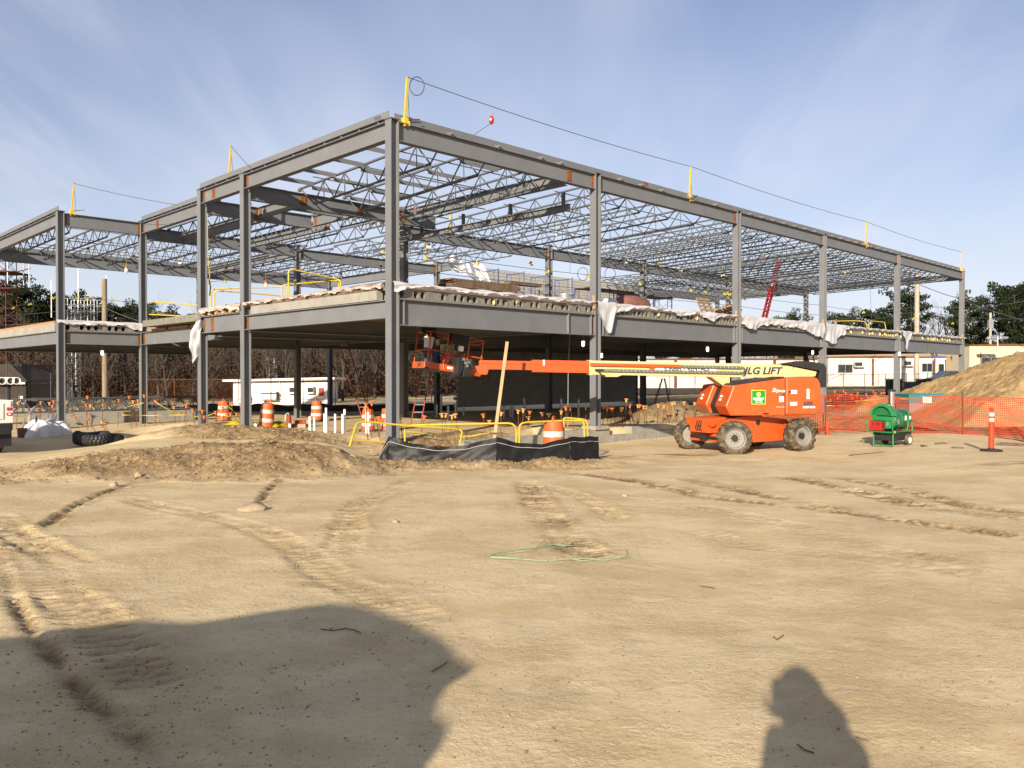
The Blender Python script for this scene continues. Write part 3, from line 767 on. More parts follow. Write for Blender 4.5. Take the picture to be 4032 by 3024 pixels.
# hollow-core floor planks
def plank_mesh(w, L, t, holes, depth=0.5):
    mb = MB(); n = len(holes); cw = w / n
    ring = []
    for i, hole in enumerate(holes):
        xc = (i + 0.5) * cw; outer = [(xc - cw / 2, 0), (xc, 0), (xc + cw / 2, 0), (xc + cw / 2, t / 2), (xc + cw / 2, t), (xc, t), (xc - cw / 2, t), (xc - cw / 2, t / 2)]
        if not hole:
            mb.add([(p[0], 0, p[1]) for p in outer], [tuple(range(8))]); continue
        rx, rz = cw * 0.36, t * 0.37
        inner = [(xc - rx * .7, t / 2 - rz * .75), (xc, t / 2 - rz), (xc + rx * .7, t / 2 - rz * .75), (xc + rx, t / 2), (xc + rx * .7, t / 2 + rz * .75), (xc, t / 2 + rz), (xc - rx * .7, t / 2 + rz * .75), (xc - rx, t / 2)]
        vs = [(p[0], 0, p[1]) for p in outer] + [(p[0], 0, p[1]) for p in inner] + [(p[0], depth, p[1]) for p in inner]
        fs = [(k, (k + 1) % 8, 8 + (k + 1) % 8, 8 + k) for k in range(8)] + [(8 + k, 8 + (k + 1) % 8, 16 + (k + 1) % 8, 16 + k) for k in range(8)] + [tuple(range(16, 24))]
        mb.add(vs, fs)
    mb.add([(0, 0, 0), (w, 0, 0), (w, L, 0), (0, L, 0), (0, 0, t), (w, 0, t), (w, L, t), (0, L, t)], [(0, 3, 2, 1), (4, 5, 6, 7), (0, 4, 7, 3), (1, 2, 6, 5), (2, 3, 7, 6)])
    return mb.mesh('floor_plank')
PM = [plank_mesh(1.185, V1 - 0.2, 0.27, h) for h in ((1, 0, 1, 1, 0), (0, 1, 1, 0, 1), (1, 1, 0, 1, 1), (0, 1, 0, 1, 1))]
MU = Matrix((UX, VX, (0, 0, 1))).transposed()
def put(me, name, m, loc, M=MU, par=FR):
    o = link(name, me, m, par); mm = M.to_4x4(); mm.translation = Vector(loc) - WOFF.get(par.name, Vector((0, 0, 0))); o.matrix_local = mm; return o
for k in range(38): put(PM[(k * 7 + k // 3) % 4], 'floor_plank', 'plank_concrete', B(0.16 + k * 1.195, -0.05, Z_FT + 0.004))
LM = plank_mesh(1.10, VB - V3 - 0.2, 0.30, (1, 0, 1, 1))
for k in range(3): put(LM, 'floor_plank', 'plank_concrete', B(UL + 0.12 + k * 1.11, V3 - 0.05, 3.56))
MB().box(B(-0.02, 4.15, 3.87), (7.2, 0.20, 0.27), frame(VX)).build('edge_slab', 'concrete_pale', FR)
MB().box(B(-0.02, 4.15, 4.05), (7.2, 0.24, 0.09), frame(VX)).build('edge_board', 'wood_old', FR)
MB().box(B(UL - 0.02, (V3 + VB) / 2 + 0.15, 3.72), (VB - V3 - 0.4, 0.20, 0.33), frame(VX)).build('edge_slab', 'concrete_pale', FR)
MB().box(B(UL - 0.02, (V3 + VB) / 2 + 0.2, 3.93), (VB - V3 - 0.6, 0.16, 0.10), frame(VX)).build('edge_board', 'wood_orange', FR)
for u0, u1, v0, v1, z in ((0.2, 45.4, V1 + 0.02, VR - 0.1, 3.76), (0.9, 17.4, VR, VB, 3.66), (0.9, 8.4, V2 + 0.2, V3, 3.70), (UC + 0.2, 17.4, V3 + 0.1, VB, 3.60)):
    MB().box(B((u0 + u1) / 2, (v0 + v1) / 2, z + 0.135), (u1 - u0, v1 - v0, 0.26), frame(UX)).build('floor_slab', 'plank_concrete', FR)
for k in range(6): MB().box(B(-0.0, 8.75 + k * 0.55, 3.93), (0.16, 0.24, 0.13), frame(VX)).build('blocking', 'wood_new', FR)
MB().box(B(-0.02, 10.1, 4.03), (3.6, 0.22, 0.05), frame(VX)).build('edge_board', 'wood_new', FR)
MB().box(B(0.2, V2 + 0.35, 4.04), (0.5, 0.4, 0.10), frame(VX)).build('edge_board', 'wood_orange', FR)
for v in (13.4, 15.6, 17.8): MB().box(B(UC - 0.02, v, 3.66), (1.9, 0.2, 0.09), frame(VX)).build('edge_board', 'wood_orange', FR)
# curb along the slab edge (timber wrapped in pinkish sheeting)
for a, b in zip(UU[:-1], UU[1:]):
    MB().box(B((a + b) / 2, 0.02, Z_PL + 0.065), (b - a - 0.30, 0.16, 0.12), frame(UX)).build('edge_curb', 'pink_wrap', FR)
for u in UU[1:]: MB().box(B(u - 0.19, -0.10, Z_PL + 0.12), (0.09, 0.05, 0.46), frame(UX)).build('timber_block', 'wood_new', FR)
# foam plugs and cardboard dams in the plank cores
rp = random.Random(3)
for k in range(70):
    u = (17.6 + rp.random() * 26 if k < 64 else rp.random() * 16) ; MB().ball(B(u, -0.07, Z_FT + 0.10 + rp.random() * 0.10), 0.03 + rp.random() * 0.035, 7, 4, (1, 0.6, 1.5)).build('foam_plug', 'foam', FR)

# concrete foundation along the right-hand side
fm = thing('concrete_foundation', 'low cast concrete foundation wall with stepped top under the right-hand facade', 'foundation', B(6.5, -0.06, -0.6))
for u0, u1, top in ((2.3, 6.1, -0.16), (6.1, 8.9, -0.10), (8.9, 10.1, -0.34), (10.1, 11.7, -0.10), (11.7, 22.0, -0.30), (22.0, 45.8, -0.2)):
    MB().box(B((u0 + u1) / 2, -0.06, (top - 0.95) / 2), (u1 - u0 - 0.012, 0.36, top + 0.95), frame(UX)).build('wall_section', 'concrete', fm, bevel=0.012)
MB().box(B(8.41, 0, -0.06), (0.7, 0.62, 0.12), frame(UX)).build('pier', 'concrete', fm)
fl = thing('concrete_grade_beam', 'pale concrete grade beam behind the stacked joists under the left wing', 'foundation', B(-1, V3 + 2.0, -0.3))
MB().box(B(0.5, V3 + 2.0, -0.28), (7.5, 0.35, 0.62), frame(UX)).build('wall_section', 'concrete', fl)
MB().box(B(-2.55, V3, -0.48), (0.55, 0.55, 0.32), frame(UX)).build('pier', 'concrete', fl)

fm['kind'] = 'thing'; fl['kind'] = 'thing'
# ------------------------------------------------------------------ boom lift
ZG = -0.62
e1 = Vector((0.906, 0.423, 0)); e2 = Vector((-0.423, 0.906, 0)); CH = Vector((7.15, 25.35, ZG))
BL = thing('boom_lift', 'orange telescopic boom lift with beige boom parked in front of the steel building', 'boom lift', CH)
ME = Matrix((e1, e2, (0, 0, 1))).transposed()
def cp(x, y, z): return CH + e1 * x + e2 * y + Vector((0, 0, z))
def cprism(poly, y0, y1, name, m, par=BL, bevel=0.012):
    return MB().prism(poly, y0, y1, ME, CH).build(name, m, par, bevel=bevel)
ch = cprism([(-1.22, 0.98), (-0.85, 1.08), (-0.25, 1.12), (1.12, 0.98), (1.2, 0.88), (1.14, 0.78), (1.0, 0.66), (0.98, 0.33), (-0.55, 0.30), (-0.62, 0.62), (-1.2, 0.66)], -0.62, 0.62, 'chassis', 'orange')
cprism([(-1.72, 0.62), (-1.72, 1.02), (-1.62, 1.06), (-1.1, 1.08), (-1.1, 0.62)], -0.46, 0.46, 'front_housing', 'orange')
cprism([(-1.50, 0.34), (-1.50, 0.60), (-1.02, 0.60), (-1.02, 0.34)], -0.74, 0.74, 'front_axle', 'orange')
cprism([(0.62, 0.34), (0.62, 0.62), (1.02, 0.62), (1.02, 0.34)], -0.70, 0.70, 'rear_axle', 'orange')
for y in (-0.50, 0.50):
    MB().cyl(cp(-1.66, y - 0.05, 0.93), cp(-1.66, y + 0.05, 0.93), 0.13, None, 14).build('lug_eye', 'orange', BL)
MB().cyl(cp(-1.53, -0.62, 0.47), cp(-1.53, 0.62, 0.47), 0.045, None, 10).box(cp(-1.54, 0.0, 0.47), (0.12, 0.30, 0.16), ME).build('steering_cylinder', 'black', BL)
hs = MB()
for k in range(3): hs.tube([cp(-1.56, -0.1 + k * 0.1, 0.50), cp(-1.80, -0.12 + k * 0.1, 0.75), cp(-1.75, -0.16 + k * 0.1, 0.98)], 0.014, 6)
hs.build('hydraulic_hose', 'black', BL)
MB().cyl(cp(-0.02, -0.60, 0.90), cp(-0.02, -0.645, 0.90), 0.075, None, 16).build('access_hole', 'black', ch)
text('5401', 0.11, Matrix((-e2, (0, 0, 1), -e1)).transposed(), cp(-1.724, -0.02, 0.80), 'decal_navy', BL)
# wheels
def wheel_proto():
    w = MB()
    prof = [(0.31, -0.16), (0.36, -0.18), (0.44, -0.185), (0.475, -0.15), (0.485, -0.06), (0.485, 0.06), (0.475, 0.15), (0.44, 0.185), (0.36, 0.18), (0.31, 0.16)]
    w.lathe(prof, (0, 0, 0), (0, 1, 0), 36)
    for k in range(22):
        for s in (-1, 1):
            a = 2 * math.pi * (k + (0.25 if s > 0 else -0.25)) / 22; pts = []
            for yy, da, rr in ((0.01, 0.10, 0.488), (0.10, 0.0, 0.486), (0.185, -0.03, 0.452), (0.19, -0.03, 0.405)):
                t = a + da; pts.append(Vector((math.cos(t) * rr, s * yy, math.sin(t) * rr)))
            for p, q in zip(pts[:-1], pts[1:]): w.bar(p, q, 0.062, 0.042, (p + q).normalized() if abs(p.y) < 0.17 else (0, 1, 0))
    me = w.mesh('wheel')
    r = MB().lathe([(0.315, -0.17), (0.315, -0.155), (0.285, -0.14), (0.275, -0.10), (0.268, -0.06), (0.20, -0.05), (0.10, -0.055), (0.0, -0.055)], (0, 0, 0), (0, 1, 0), 32)
    r.lathe([(0.312, 0.17), (0.30, 0.15), (0.28, 0.10), (0.27, 0.0), (0.0, 0.0)], (0, 0, 0), (0, 1, 0), 32)
    h = MB().cyl((0, -0.05, 0), (0, -0.12, 0), 0.10, 0.085, 18)
    for k in range(9):
        a = 2 * math.pi * k / 9; h.cyl((0.135 * math.cos(a), -0.05, 0.135 * math.sin(a)), (0.135 * math.cos(a), -0.075, 0.135 * math.sin(a)), 0.014, None, 6)
    return me, r.mesh('rim'), h.mesh('hub')
WM = wheel_proto()
def wheel(c, face, roll):
    """face: outward direction of the hub side"""
    f = Vector(face).normalized(); M = Matrix((Vector((0, 0, 1)).cross(f) * -1, -f, (0, 0, 1))).transposed()
    M = M @ Matrix.Rotation(roll, 3, 'Y'); o = link('wheel', WM[0], 'rubber', BL, True)
    mm = M.to_4x4(); mm.translation = Vector(c) - CH; o.matrix_local = mm
    for me, nm, mt in ((WM[1], 'rim', 'rim'), (WM[2], 'hub', 'black')): link(nm, me, mt, o, True)
st = Matrix.Rotation(R(-27), 3, 'Z')
wheel(cp(-1.25, -1.02, 0.50), st @ -e2, 0.1); wheel(cp(1.25, -1.02, 0.50), -e2, 0.5)
wheel(cp(-1.25, 1.02, 0.50), st @ e2, 0.8); wheel(cp(1.25, 1.02, 0.50), e2, 0.3)
for s in (-1, 1): MB().box(cp(-1.25, s * 0.80, 0.50), (0.20, 0.16, 0.30), ME).build('steering_knuckle', 'black', BL)

# turntable
TD = Vector((-0.986, -0.164, 0)).normalized(); TN = Vector((-TD.y * -1, TD.x, 0))
TN = Vector((0.164, -0.986, 0)).normalized()
MT = Matrix((TD, TN, (0, 0, 1))).transposed()
def tp(x, y, z): return CH + TD * x + TN * y + Vector((0, 0, z))
def tprism(poly, y0, y1, name, m, par=BL, bevel=0.015, z0=0.0):
    return MB().prism(poly, y0, y1, MT, CH + Vector((0, 0, z0))).build(name, m, par, bevel=bevel)
MB().cyl(cp(0, 0, 1.0), cp(0, 0, 1.16), 0.52, None, 28).build('slew_ring', 'black', BL)
hood = [(0.96, 1.137), (1.12, 1.418), (0.87, 2.025), (-0.74, 2.235), (-0.74, 1.137)]
rear = [(-0.755, 1.137), (-0.755, 2.245), (-1.65, 2.285), (-1.80, 2.23), (-1.89, 2.08), (-1.93, 1.55), (-1.90, 1.27), (-1.78, 1.15)]
hoods = []
for y0, y1 in ((0.34, 1.15), (-1.15, -0.34)): hoods.append(tprism(hood, y0, y1, 'engine_hood', 'orange', bevel=0.03))
rw = tprism(rear, -1.13, 1.145, 'counterweight', 'orange', bevel=0.07)
tprism([(0.90, 1.15), (0.98, 1.40), (0.75, 1.95), (-0.74, 2.15), (-0.74, 1.15)], -0.335, 0.335, 'turntable_core', 'black')
tprism([(0.84, 2.03), (0.80, 2.075), (-0.72, 2.285), (-0.74, 2.24)], 0.36, 1.10, 'hood_seal', 'black', hoods[0], 0.0)
for y in (0.62, -0.80):
    for k in range(2): MB().box(tp(1.065 - 0.04 * k * 1.0, y, 1.60 + 0.10 * k), (0.012, 0.12, 0.07), MT @ Matrix.Rotation(R(-22), 3, 'Y')).build('sticker', 'decal_white', hoods[0])
MT3 = Matrix((-TD, (0, 0, 1), TN)).transposed()
def decal(x, z, w, h, m='decal_white', y=1.1535, par=None, t=0.003, name='sticker'):
    return MB().box(tp(x, y, z), (w, t, h), MT).build(name, m, par or hoods[0])
sg = decal(0.10, 1.68, 0.44, 0.42, 'decal_yellow', 1.1525, name='rental_sign'); decal(0.10, 1.68, 0.415, 0.395, 'decal_green', 1.1545, sg, name='sign_face')
ge = MB()
for k in range(9):
    a = 2 * math.pi * k / 9; ge.add([tp(0.10 + math.cos(a + q) * r, 1.158, 1.76 + math.sin(a + q) * r) for q, r in ((-0.3, 0.045), (0.25, 0.085), (0.36, 0.045))], [(0, 1, 2)])
ge.cyl(tp(0.10, 1.156, 1.76), tp(0.10, 1.159, 1.76), 0.052, None, 16).build('gear_emblem', 'decal_yellow', sg)
MB().cyl(tp(0.10, 1.158, 1.76), tp(0.10, 1.161, 1.76), 0.020, None, 12).build('gear_hub', 'decal_green', sg)
text('SUNBELT', 0.083, MT3, tp(0.10, 1.158, 1.632), 'decal_white', sg, bold=0.003)
text('RENTALS', 0.056, MT3, tp(0.10, 1.158, 1.578), 'decal_white', sg, bold=0.001)
text('1-800-667-9328', 0.036, MT3, tp(0.10, 1.158, 1.525), 'decal_white', sg)
text('Sky', 0.16, MT3, tp(-0.42, 1.1535, 1.88), 'decal_white', hoods[0], shear=0.4)
text('POWER', 0.075, MT3, tp(-0.60, 1.1535, 1.85), 'decal_white', hoods[0], shear=0.2, bold=0.002)
text('HYDRAULIC OIL', 0.036, MT3, tp(-0.59, 1.1535, 1.385), 'decal_white', hoods[0])
text('600S', 0.155, MT3, tp(-1.475, 1.1535, 1.485), 'decal_navy', rw, bold=0.006)
decal(-0.62, 1.62, 0.14, 0.16); decal(-0.68, 1.755, 0.06, 0.06, 'decal_navy')
for x, z, w, h, m in ((-1.02, 1.83, 0.19, 0.11, 'decal_white'), (-0.89, 1.83, 0.07, 0.065, 'black'), (-1.01, 1.48, 0.22, 0.10, 'decal_white'), (-1.47, 1.815, 0.08, 0.20, 'decal_white'),
                      (-1.47, 1.66, 0.09, 0.08, 'decal_white'), (-1.40, 1.375, 0.18, 0.05, 'decal_white'), (-1.61, 1.375, 0.17, 0.05, 'decal_white')):
    decal(x, z, w, h, m, 1.1485 if x > -1.62 else 1.1485, rw)
text('A', 0.05, MT3, tp(-1.47, 1.152, 1.885), 'decal_navy', rw); text('4', 0.07, MT3, tp(-1.47, 1.152, 1.80), 'decal_navy', rw)
MB().box(tp(-0.13, 1.156, 1.195), (0.18, 0.02, 0.045), MT).build('hood_handle', 'black', hoods[0], bevel=0.01)
MB().box(tp(-0.748, 0.75, 1.70), (0.012, 0.78, 1.05), MT).build('panel_gap', 'black', rw)
for z in (1.62, 1.36): MB().box(tp(-1.925, 0.55, z), (0.03, 0.25, 0.07), MT).build('lamp_recess', 'black', rw)

# boom: x forwards, z measured along a line that rises one degree
SL = 0.0173
def bz(x, h): return 2.235 + SL * (x + 1.2) + h
def bprism(x0, x1, h0, h1, y0, y1, name, m, par=None, bevel=0.01):
    return MB().prism([(x0, bz(x0, h0)), (x1, bz(x1, h0)), (x1, bz(x1, h1)), (x0, bz(x0, h1))], y0, y1, MT, CH).build(name, m, par or BL, bevel=bevel)
bb = tprism([(-2.25, bz(-2.25, 0.07)), (-1.4, bz(-1.4, 0)), (4.92, bz(4.92, 0)), (4.92, bz(4.92, 0.42)), (-1.2, bz(-1.2, 0.42)), (-2.30, bz(-2.3, 0.22))], -0.19, 0.19, 'base_boom', 'beige', bevel=0.012)
bprism(4.86, 4.96, -0.015, 0.435, -0.205, 0.205, 'boom_collar', 'beige', bb)
mb2 = bprism(4.9, 6.65, 0.055, 0.395, -0.15, 0.15, 'mid_boom', 'boom_orange')
bprism(4.93, 6.66, 0.275, 0.405, -0.165, 0.165, 'boom_rail', 'boom_orange', mb2); bprism(4.93, 6.66, 0.045, 0.215, -0.165, 0.165, 'boom_rail', 'boom_orange', mb2)
bprism(6.30, 6.36, 0.24, 0.41, 0.15, 0.19, 'cable_clip', 'white', mb2)
fb_ = bprism(6.6, 8.22, 0.115, 0.355, -0.125, 0.125, 'fly_boom', 'boom_orange')
bprism(6.66, 8.20, 0.27, 0.365, -0.14, 0.14, 'boom_rail', 'boom_orange', fb_); bprism(6.66, 8.05, 0.10, 0.225, -0.14, 0.14, 'boom_rail', 'boom_orange', fb_)
tprism([(7.9, bz(8, 0.24)), (8.35, bz(8, 0.20)), (8.25, bz(8, -0.05)), (8.0, bz(8, -0.06))], -0.13, 0.13, 'boom_nose', 'boom_orange')
tprism([(1.18, 2.27), (0.57, 2.265), (0.58, 1.97), (0.75, 1.98)], -0.22, 0.22, 'cylinder_bracket', 'beige', bevel=0.01)
MB().cyl(tp(0.66, 0.22, 2.06), tp(0.66, 0.24, 2.06), 0.03, None, 12).build('pin', 'galv', BL)
MB().cyl(tp(0.66, 0, 2.06), tp(-0.55, 0, 1.55), 0.09, None, 14).build('lift_cylinder', 'black', BL)
tprism([(-1.08, 2.66), (-1.85, 2.77), (-2.46, 2.68), (-2.55, 2.55), (-2.55, 1.95), (-2.25, 1.95), (-2.34, 2.46), (-1.25, 2.66)], -0.32, 0.32, 'tail_guard', 'black', bevel=0.02)
for k in range(5): MB().box(tp(-1.45 - k * 0.2, 0.325, 2.66), (0.02, 0.02, 0.14), MT).build('guard_rib', 'black', BL)
bprism(2.15, 4.95, 0.255, 0.345, 0.195, 0.27, 'cable_tray', 'boom_orange', bb)
tprism([(3.15, bz(3.15, 0.25)), (2.95, bz(3, 0.25)), (3.02, bz(3, 0.18)), (3.08, bz(3, 0.18))], 0.20, 0.262, 'tray_tab', 'boom_orange', bb, 0)
def chain_run(x0, x1, h, name):
    mb = MB(); n = int(abs(x1 - x0) / 0.062)
    for k in range(n):
        x = x0 + (x1 - x0) * (k + 0.5) / n; mb.box(tp(x, 0.235, bz(x, h)), (0.046, 0.07, 0.085), MT @ Matrix.Rotation(R(12 if k % 2 else -12), 3, 'Y')); mb.box(tp(x + 0.03, 0.235, bz(x, h)), (0.03, 0.05, 0.05), MT)
    return mb.build(name, 'chain', bb)
chain_run(2.16, 0.20, 0.295, 'power_track'); chain_run(4.70, 0.20, 0.135, 'power_track')
lp = MB()
for k in range(7):
    a = R(-75 + 25 * k); lp.box(tp(0.19 - 0.08 * math.cos(a), 0.235, bz(0.2, 0.215) + 0.08 * math.sin(a)), (0.05, 0.07, 0.06), MT @ Matrix.Rotation(a, 3, 'Y'))
lp.build('power_track', 'chain', bb)
bprism(4.55, 4.80, 0.11, 0.17, 0.195, 0.29, 'track_bracket', 'black', bb)
MB().tube([tp(4.75, 0.26, bz(4.7, 0.14)), tp(4.62, 0.28, bz(4.7, 0.0)), tp(4.5, 0.24, bz(4.7, -0.04))], 0.02, 6).build('hose', 'black', bb)
tprism([(4.55, bz(4.5, -0.004)), (3.95, bz(4.5, -0.004)), (4.1, bz(4.5, -0.06)), (4.45, bz(4.5, -0.06))], -0.1, 0.19, 'wear_guide', 'beige', bb, 0.01)
text('JLG LIFT', 0.30, MT3, tp(-0.50, 0.194, bz(-0.4, 0.20)), 'decal_navy', bb, shear=0.25, bold=0.010, sx=1.12)
decal(2.0, bz(2.0, 0.215), 2.0, 0.15, 'decal_white', 0.192, bb, 0.002)
text('SUNBELT RENTALS', 0.155, MT3, tp(1.95, 0.1955, bz(2.0, 0.215)), 'decal_navy', bb, bold=0.006, sx=1.1)
decal(-0.5, bz(-0.5, 0.06), 0.06, 0.03, 'decal_yellow', 0.1915, bb)

# work platform, tipped a little sideways
K = at(1677, 1447, 24.35); pa = Vector((0.848, 0.53, 0)); pd = Vector((-0.53, 0.848, 0)); ro = R(8)
PA = pa * math.cos(ro) - Vector((0, 0, 1)) * math.sin(ro); PZ = Vector((0, 0, 1)) * math.cos(ro) + pa * math.sin(ro)
MP = Matrix((PA, pd, PZ)).transposed()
def pp(x, y, z): return K + PA * x + pd * y + PZ * z
PF = MB().box(pp(0.92, 0.45, 0.0), (1.86, 0.92, 0.04), MP).build('platform_floor', 'black', BL)
def pbar(a, b, r=0.02, name='rail', par=PF, m='boom_orange'): return MB().tube([pp(*a), pp(*b)], r, 8).build(name, m, par)
for a, b in (((0.1, -0.01), (1.86, -0.01)), ((-0.01, 0.1), (-0.01, 0.92)), ((1.86, 0), (1.86, 0.92)), ((0, 0.92), (1.86, 0.92))):
    MB().bar(pp(a[0], a[1], 0.085), pp(b[0], b[1], 0.085), 0.02, 0.19, PZ).build('toe_board', 'orange', PF)
MB().bar(pp(0.1, -0.01, 0.085), pp(-0.01, 0.1, 0.085), 0.02, 0.19, PZ).build('toe_board', 'orange', PF)
for x, y, h in ((0.05, 0.05, 1.1), (0.62, 0, 1.1), (1.24, 0, 0.62), (1.84, 0.02, 1.1), (0.02, 0.9, 1.1), (0.62, 0.92, 1.1), (1.84, 0.9, 1.1), (1.24, 0.92, 1.1), (1.34, 0.0, 1.1)):
    pbar((x, y, 0.05), (x, y, h), 0.022, 'rail_post')
for z in (0.55, 1.1):
    pbar((0.05, 0.05, z), (0.02, 0.9, z)); pbar((0.02, 0.9, z), (1.84, 0.9, z)); pbar((1.84, 0.02, z), (1.84, 0.9, z))
pbar((0.05, 0.03, 0.55), (1.86, -0.02, 0.55)); pbar((0.05, 0.03, 1.1), (0.62, 0, 1.1)); pbar((1.34, 0, 1.1), (1.86, 0, 1.1))
MB().tube([pp(0.62, 0, 1.1), pp(0.40, -0.08, 1.08), pp(0.40, -0.08, 0.98), pp(0.62, -0.04, 0.92)], 0.018, 7).build('rail', 'boom_orange', PF)
MB().tube([pp(1.36, 0, 0.93), pp(1.62, -0.06, 0.92), pp(1.78, -0.03, 1.02), pp(1.86, 0, 1.09)], 0.018, 7).build('rail', 'boom_orange', PF)
MB().add([pp(0.60, -0.03, 0.5), pp(0.78, -0.03, 0.42), pp(0.62, -0.03, 0.20)], [(0, 1, 2)]).build('gusset', 'boom_orange', PF)
MB().box(pp(0.98, 0.02, 1.02), (0.60, 0.22, 0.24), MP).build('control_console', 'black', PF, bevel=0.02)
MB().box(pp(1.02, -0.12, 0.72), (0.15, 0.10, 0.16), MP).build('control_box', 'decal_white', PF, bevel=0.01)
MB().box(pp(0.25, 0.5, 0.62), (0.16, 0.12, 0.42), MP).build('manual_holder', 'ladder_red', PF)
br = MB().prism([(0.86, 0.42), (1.05, 0.50), (1.10, 0.15), (1.02, -0.1), (0.76, -0.24), (0.62, -0.24), (0.90, -0.02)], -0.30, -0.05, MP, K).build('rotator_bracket', 'black', BL, bevel=0.02)
MB().box(pp(1.22, -0.16, 0.06), (0.22, 0.26, 0.34), MP).box(pp(1.12, -0.16, 0.32), (0.10, 0.14, 0.30), MP).build('rotator', 'black', br, bevel=0.02)
hz = MB(); rr = random.Random(5)
for k in range(7):
    a = pp(1.0 + rr.random() * 0.3, -0.3, 0.45 - rr.random() * 0.15); b = pp(1.35 + rr.random() * 0.2, -0.25, 0.12 + rr.random() * 0.2)
    hz.tube([a, (a + b) / 2 + Vector((0, -0.06, -0.10 + rr.random() * 0.2)), b], 0.013, 5)
hz.build('hydraulic_hose', 'cable', br)
for x, z in ((1.06, 0.40), (1.14, 0.30), (1.24, 0.34), (1.20, 0.22)): MB().box(pp(x, -0.30, z), (0.07, 0.05, 0.08), MP).build('valve', 'galv', br)
text('JLG', 0.15, Matrix((-pd, PZ, -PA)).transposed() if False else Matrix((-pd, PZ, -PA)).transposed(), pp(-0.024, 0.45, 0.09), 'decal_navy', PF, shear=0.3, bold=0.008)
MB().box(pp(0.78, -0.024, 0.10), (0.18, 0.004, 0.07), MP).build('sticker', 'decal_white', PF)
MB().box(pp(0.98, 1.05, 0.10), (1.6, 0.03, 0.04), MP).build('rail', 'boom_orange', PF)
# things in the platform
bk = thing('bucket', 'white plastic bucket hung on the rail inside the orange lift basket', 'bucket', pp(0.16, 0.35, 0.62))
MB().lathe([(0.0, 0), (0.125, 0), (0.15, 0.30), (0.158, 0.30), (0.158, 0.33), (0.14, 0.33), (0.12, 0.02)], pp(0.16, 0.35, 0.62), PZ, 22).build('pail', 'white', bk, True)
MB().tube([pp(0.02, 0.35, 0.92), pp(0.05, 0.35, 1.08), pp(0.16, 0.35, 1.13), pp(0.27, 0.35, 1.08), pp(0.30, 0.35, 0.92)], 0.006, 5).build('handle', 'cable', bk)
sr = thing('retractable_lifeline', 'red oval fall-arrest reel hanging on the lift basket rail', 'lifeline', pp(0.50, -0.05, 0.25))
MB().ball(pp(0.52, -0.06, 0.36), 0.10, 12, 8, (0.75, 0.5, 1.5)).build('casing', 'red', sr, True)
MB().tube([pp(0.52, -0.06, 0.52), pp(0.54, -0.04, 0.58), pp(0.60, -0.02, 0.57)], 0.008, 5).build('hook', 'galv', sr)
MB().tube([pp(0.52, -0.06, 0.22), pp(0.53, -0.06, 0.12), pp(0.56, -0.05, 0.04)], 0.006, 5).build('strap', 'rope', sr)
# ------------------------------------------------------------------ things on the ground near the building
def gp(x, y, dz=0.0): return Vector((x, y, gz(x, y) + dz))
def xat(px, Y): return (px - 2016) / FPX * Y
rf = random.Random(11)
ORD = ['first', 'second', 'third', 'fourth', 'fifth', 'sixth', 'seventh', 'eighth', 'ninth', 'tenth', 'eleventh', 'twelfth', 'thirteenth', 'fourteenth', 'fifteenth', 'sixteenth', 'seventeenth', 'eighteenth', 'nineteenth', 'twentieth']
ORD += ['twenty-' + o for o in ORD[:9]] + ['thirtieth'] + ['thirty-' + o for o in ORD[:9]]
def ranked(name_group):
    """number alike things of one group from the left as the camera sees them"""
    ms = [o for o in SC.objects if o.get('group') == name_group and o.parent is None]
    ms.sort(key=lambda o: o.location.x / max(o.location.y, 1))
    for k, o in enumerate(ms): o['label'] = ORD[k] + ' from the left: ' + o['label']

# black silt fence round the corner pit
sf = thing('silt_fence', 'sagging black plastic silt fence on stakes round the corner pit', 'fence', gp(xat(1955, 20.6), 20.6))
posts = [(1492, 20.55, 0.10), (1531, 20.55, 0.62), (1955, 20.15, 0.66), (2242, 20.9, 0.62), (2356, 21.9, 0.62)]
PT = [gp(xat(p, y), y) for p, y, h in posts]
for i in range(len(posts) - 1):
    a, b, ha, hb = PT[i], PT[i + 1], posts[i][2], posts[i + 1][2]; L = (b - a).length
    sag = 0.0 if i in (0, 3) else (0.25 if i == 1 else 0.17)
    nrm = Vector((b.y - a.y, a.x - b.x, 0)).normalized()
    def fn(s, t, a=a, b=b, ha=ha, hb=hb, sag=sag, nrm=nrm, L=L, i=i):
        p = a.lerp(b, s); top = ha + (hb - ha) * s - sag * math.sin(math.pi * s) + 0.012 * math.sin(s * L * 9)
        wr = 0.022 * math.sin(s * L * 3 + t * 3 + i) * math.sin(math.pi * s) + 0.014 * math.sin(s * L * 19 - t * 4) * (0.5 + 0.5 * math.sin(s * L * 2.3)) + 0.07 * (1 - t) ** 2 + 0.014 * math.sin((s * L * 1.4 + t * 1.6) * 12) * ((1 - s) ** 2 if i == 1 else 0.3) + 0.012 * math.sin((s * L * 1.1 - t * 1.3) * 7 + i)
        q = p + nrm * wr; zb = gz(q.x, q.y) - 0.02
        q.z = zb + (p.z + top - zb) * t
        return q
    MB().sheet(fn, max(6, int(L / 0.09)), 10).build('sheet', 'black_plastic', sf, True)
    MB().tube([fn(k / 24, 0.80) + nrm * 0.012 for k in range(25)], 0.006, 4).build('string', 'rope', sf)
for (px_, y, h), p in list(zip(posts, PT))[1:]: MB().bar(p + Vector((0, 0.04, -0.2)), p + Vector((0.0, 0.04, h + 0.03)), 0.04, 0.04).build('stake', 'wood_old', sf)

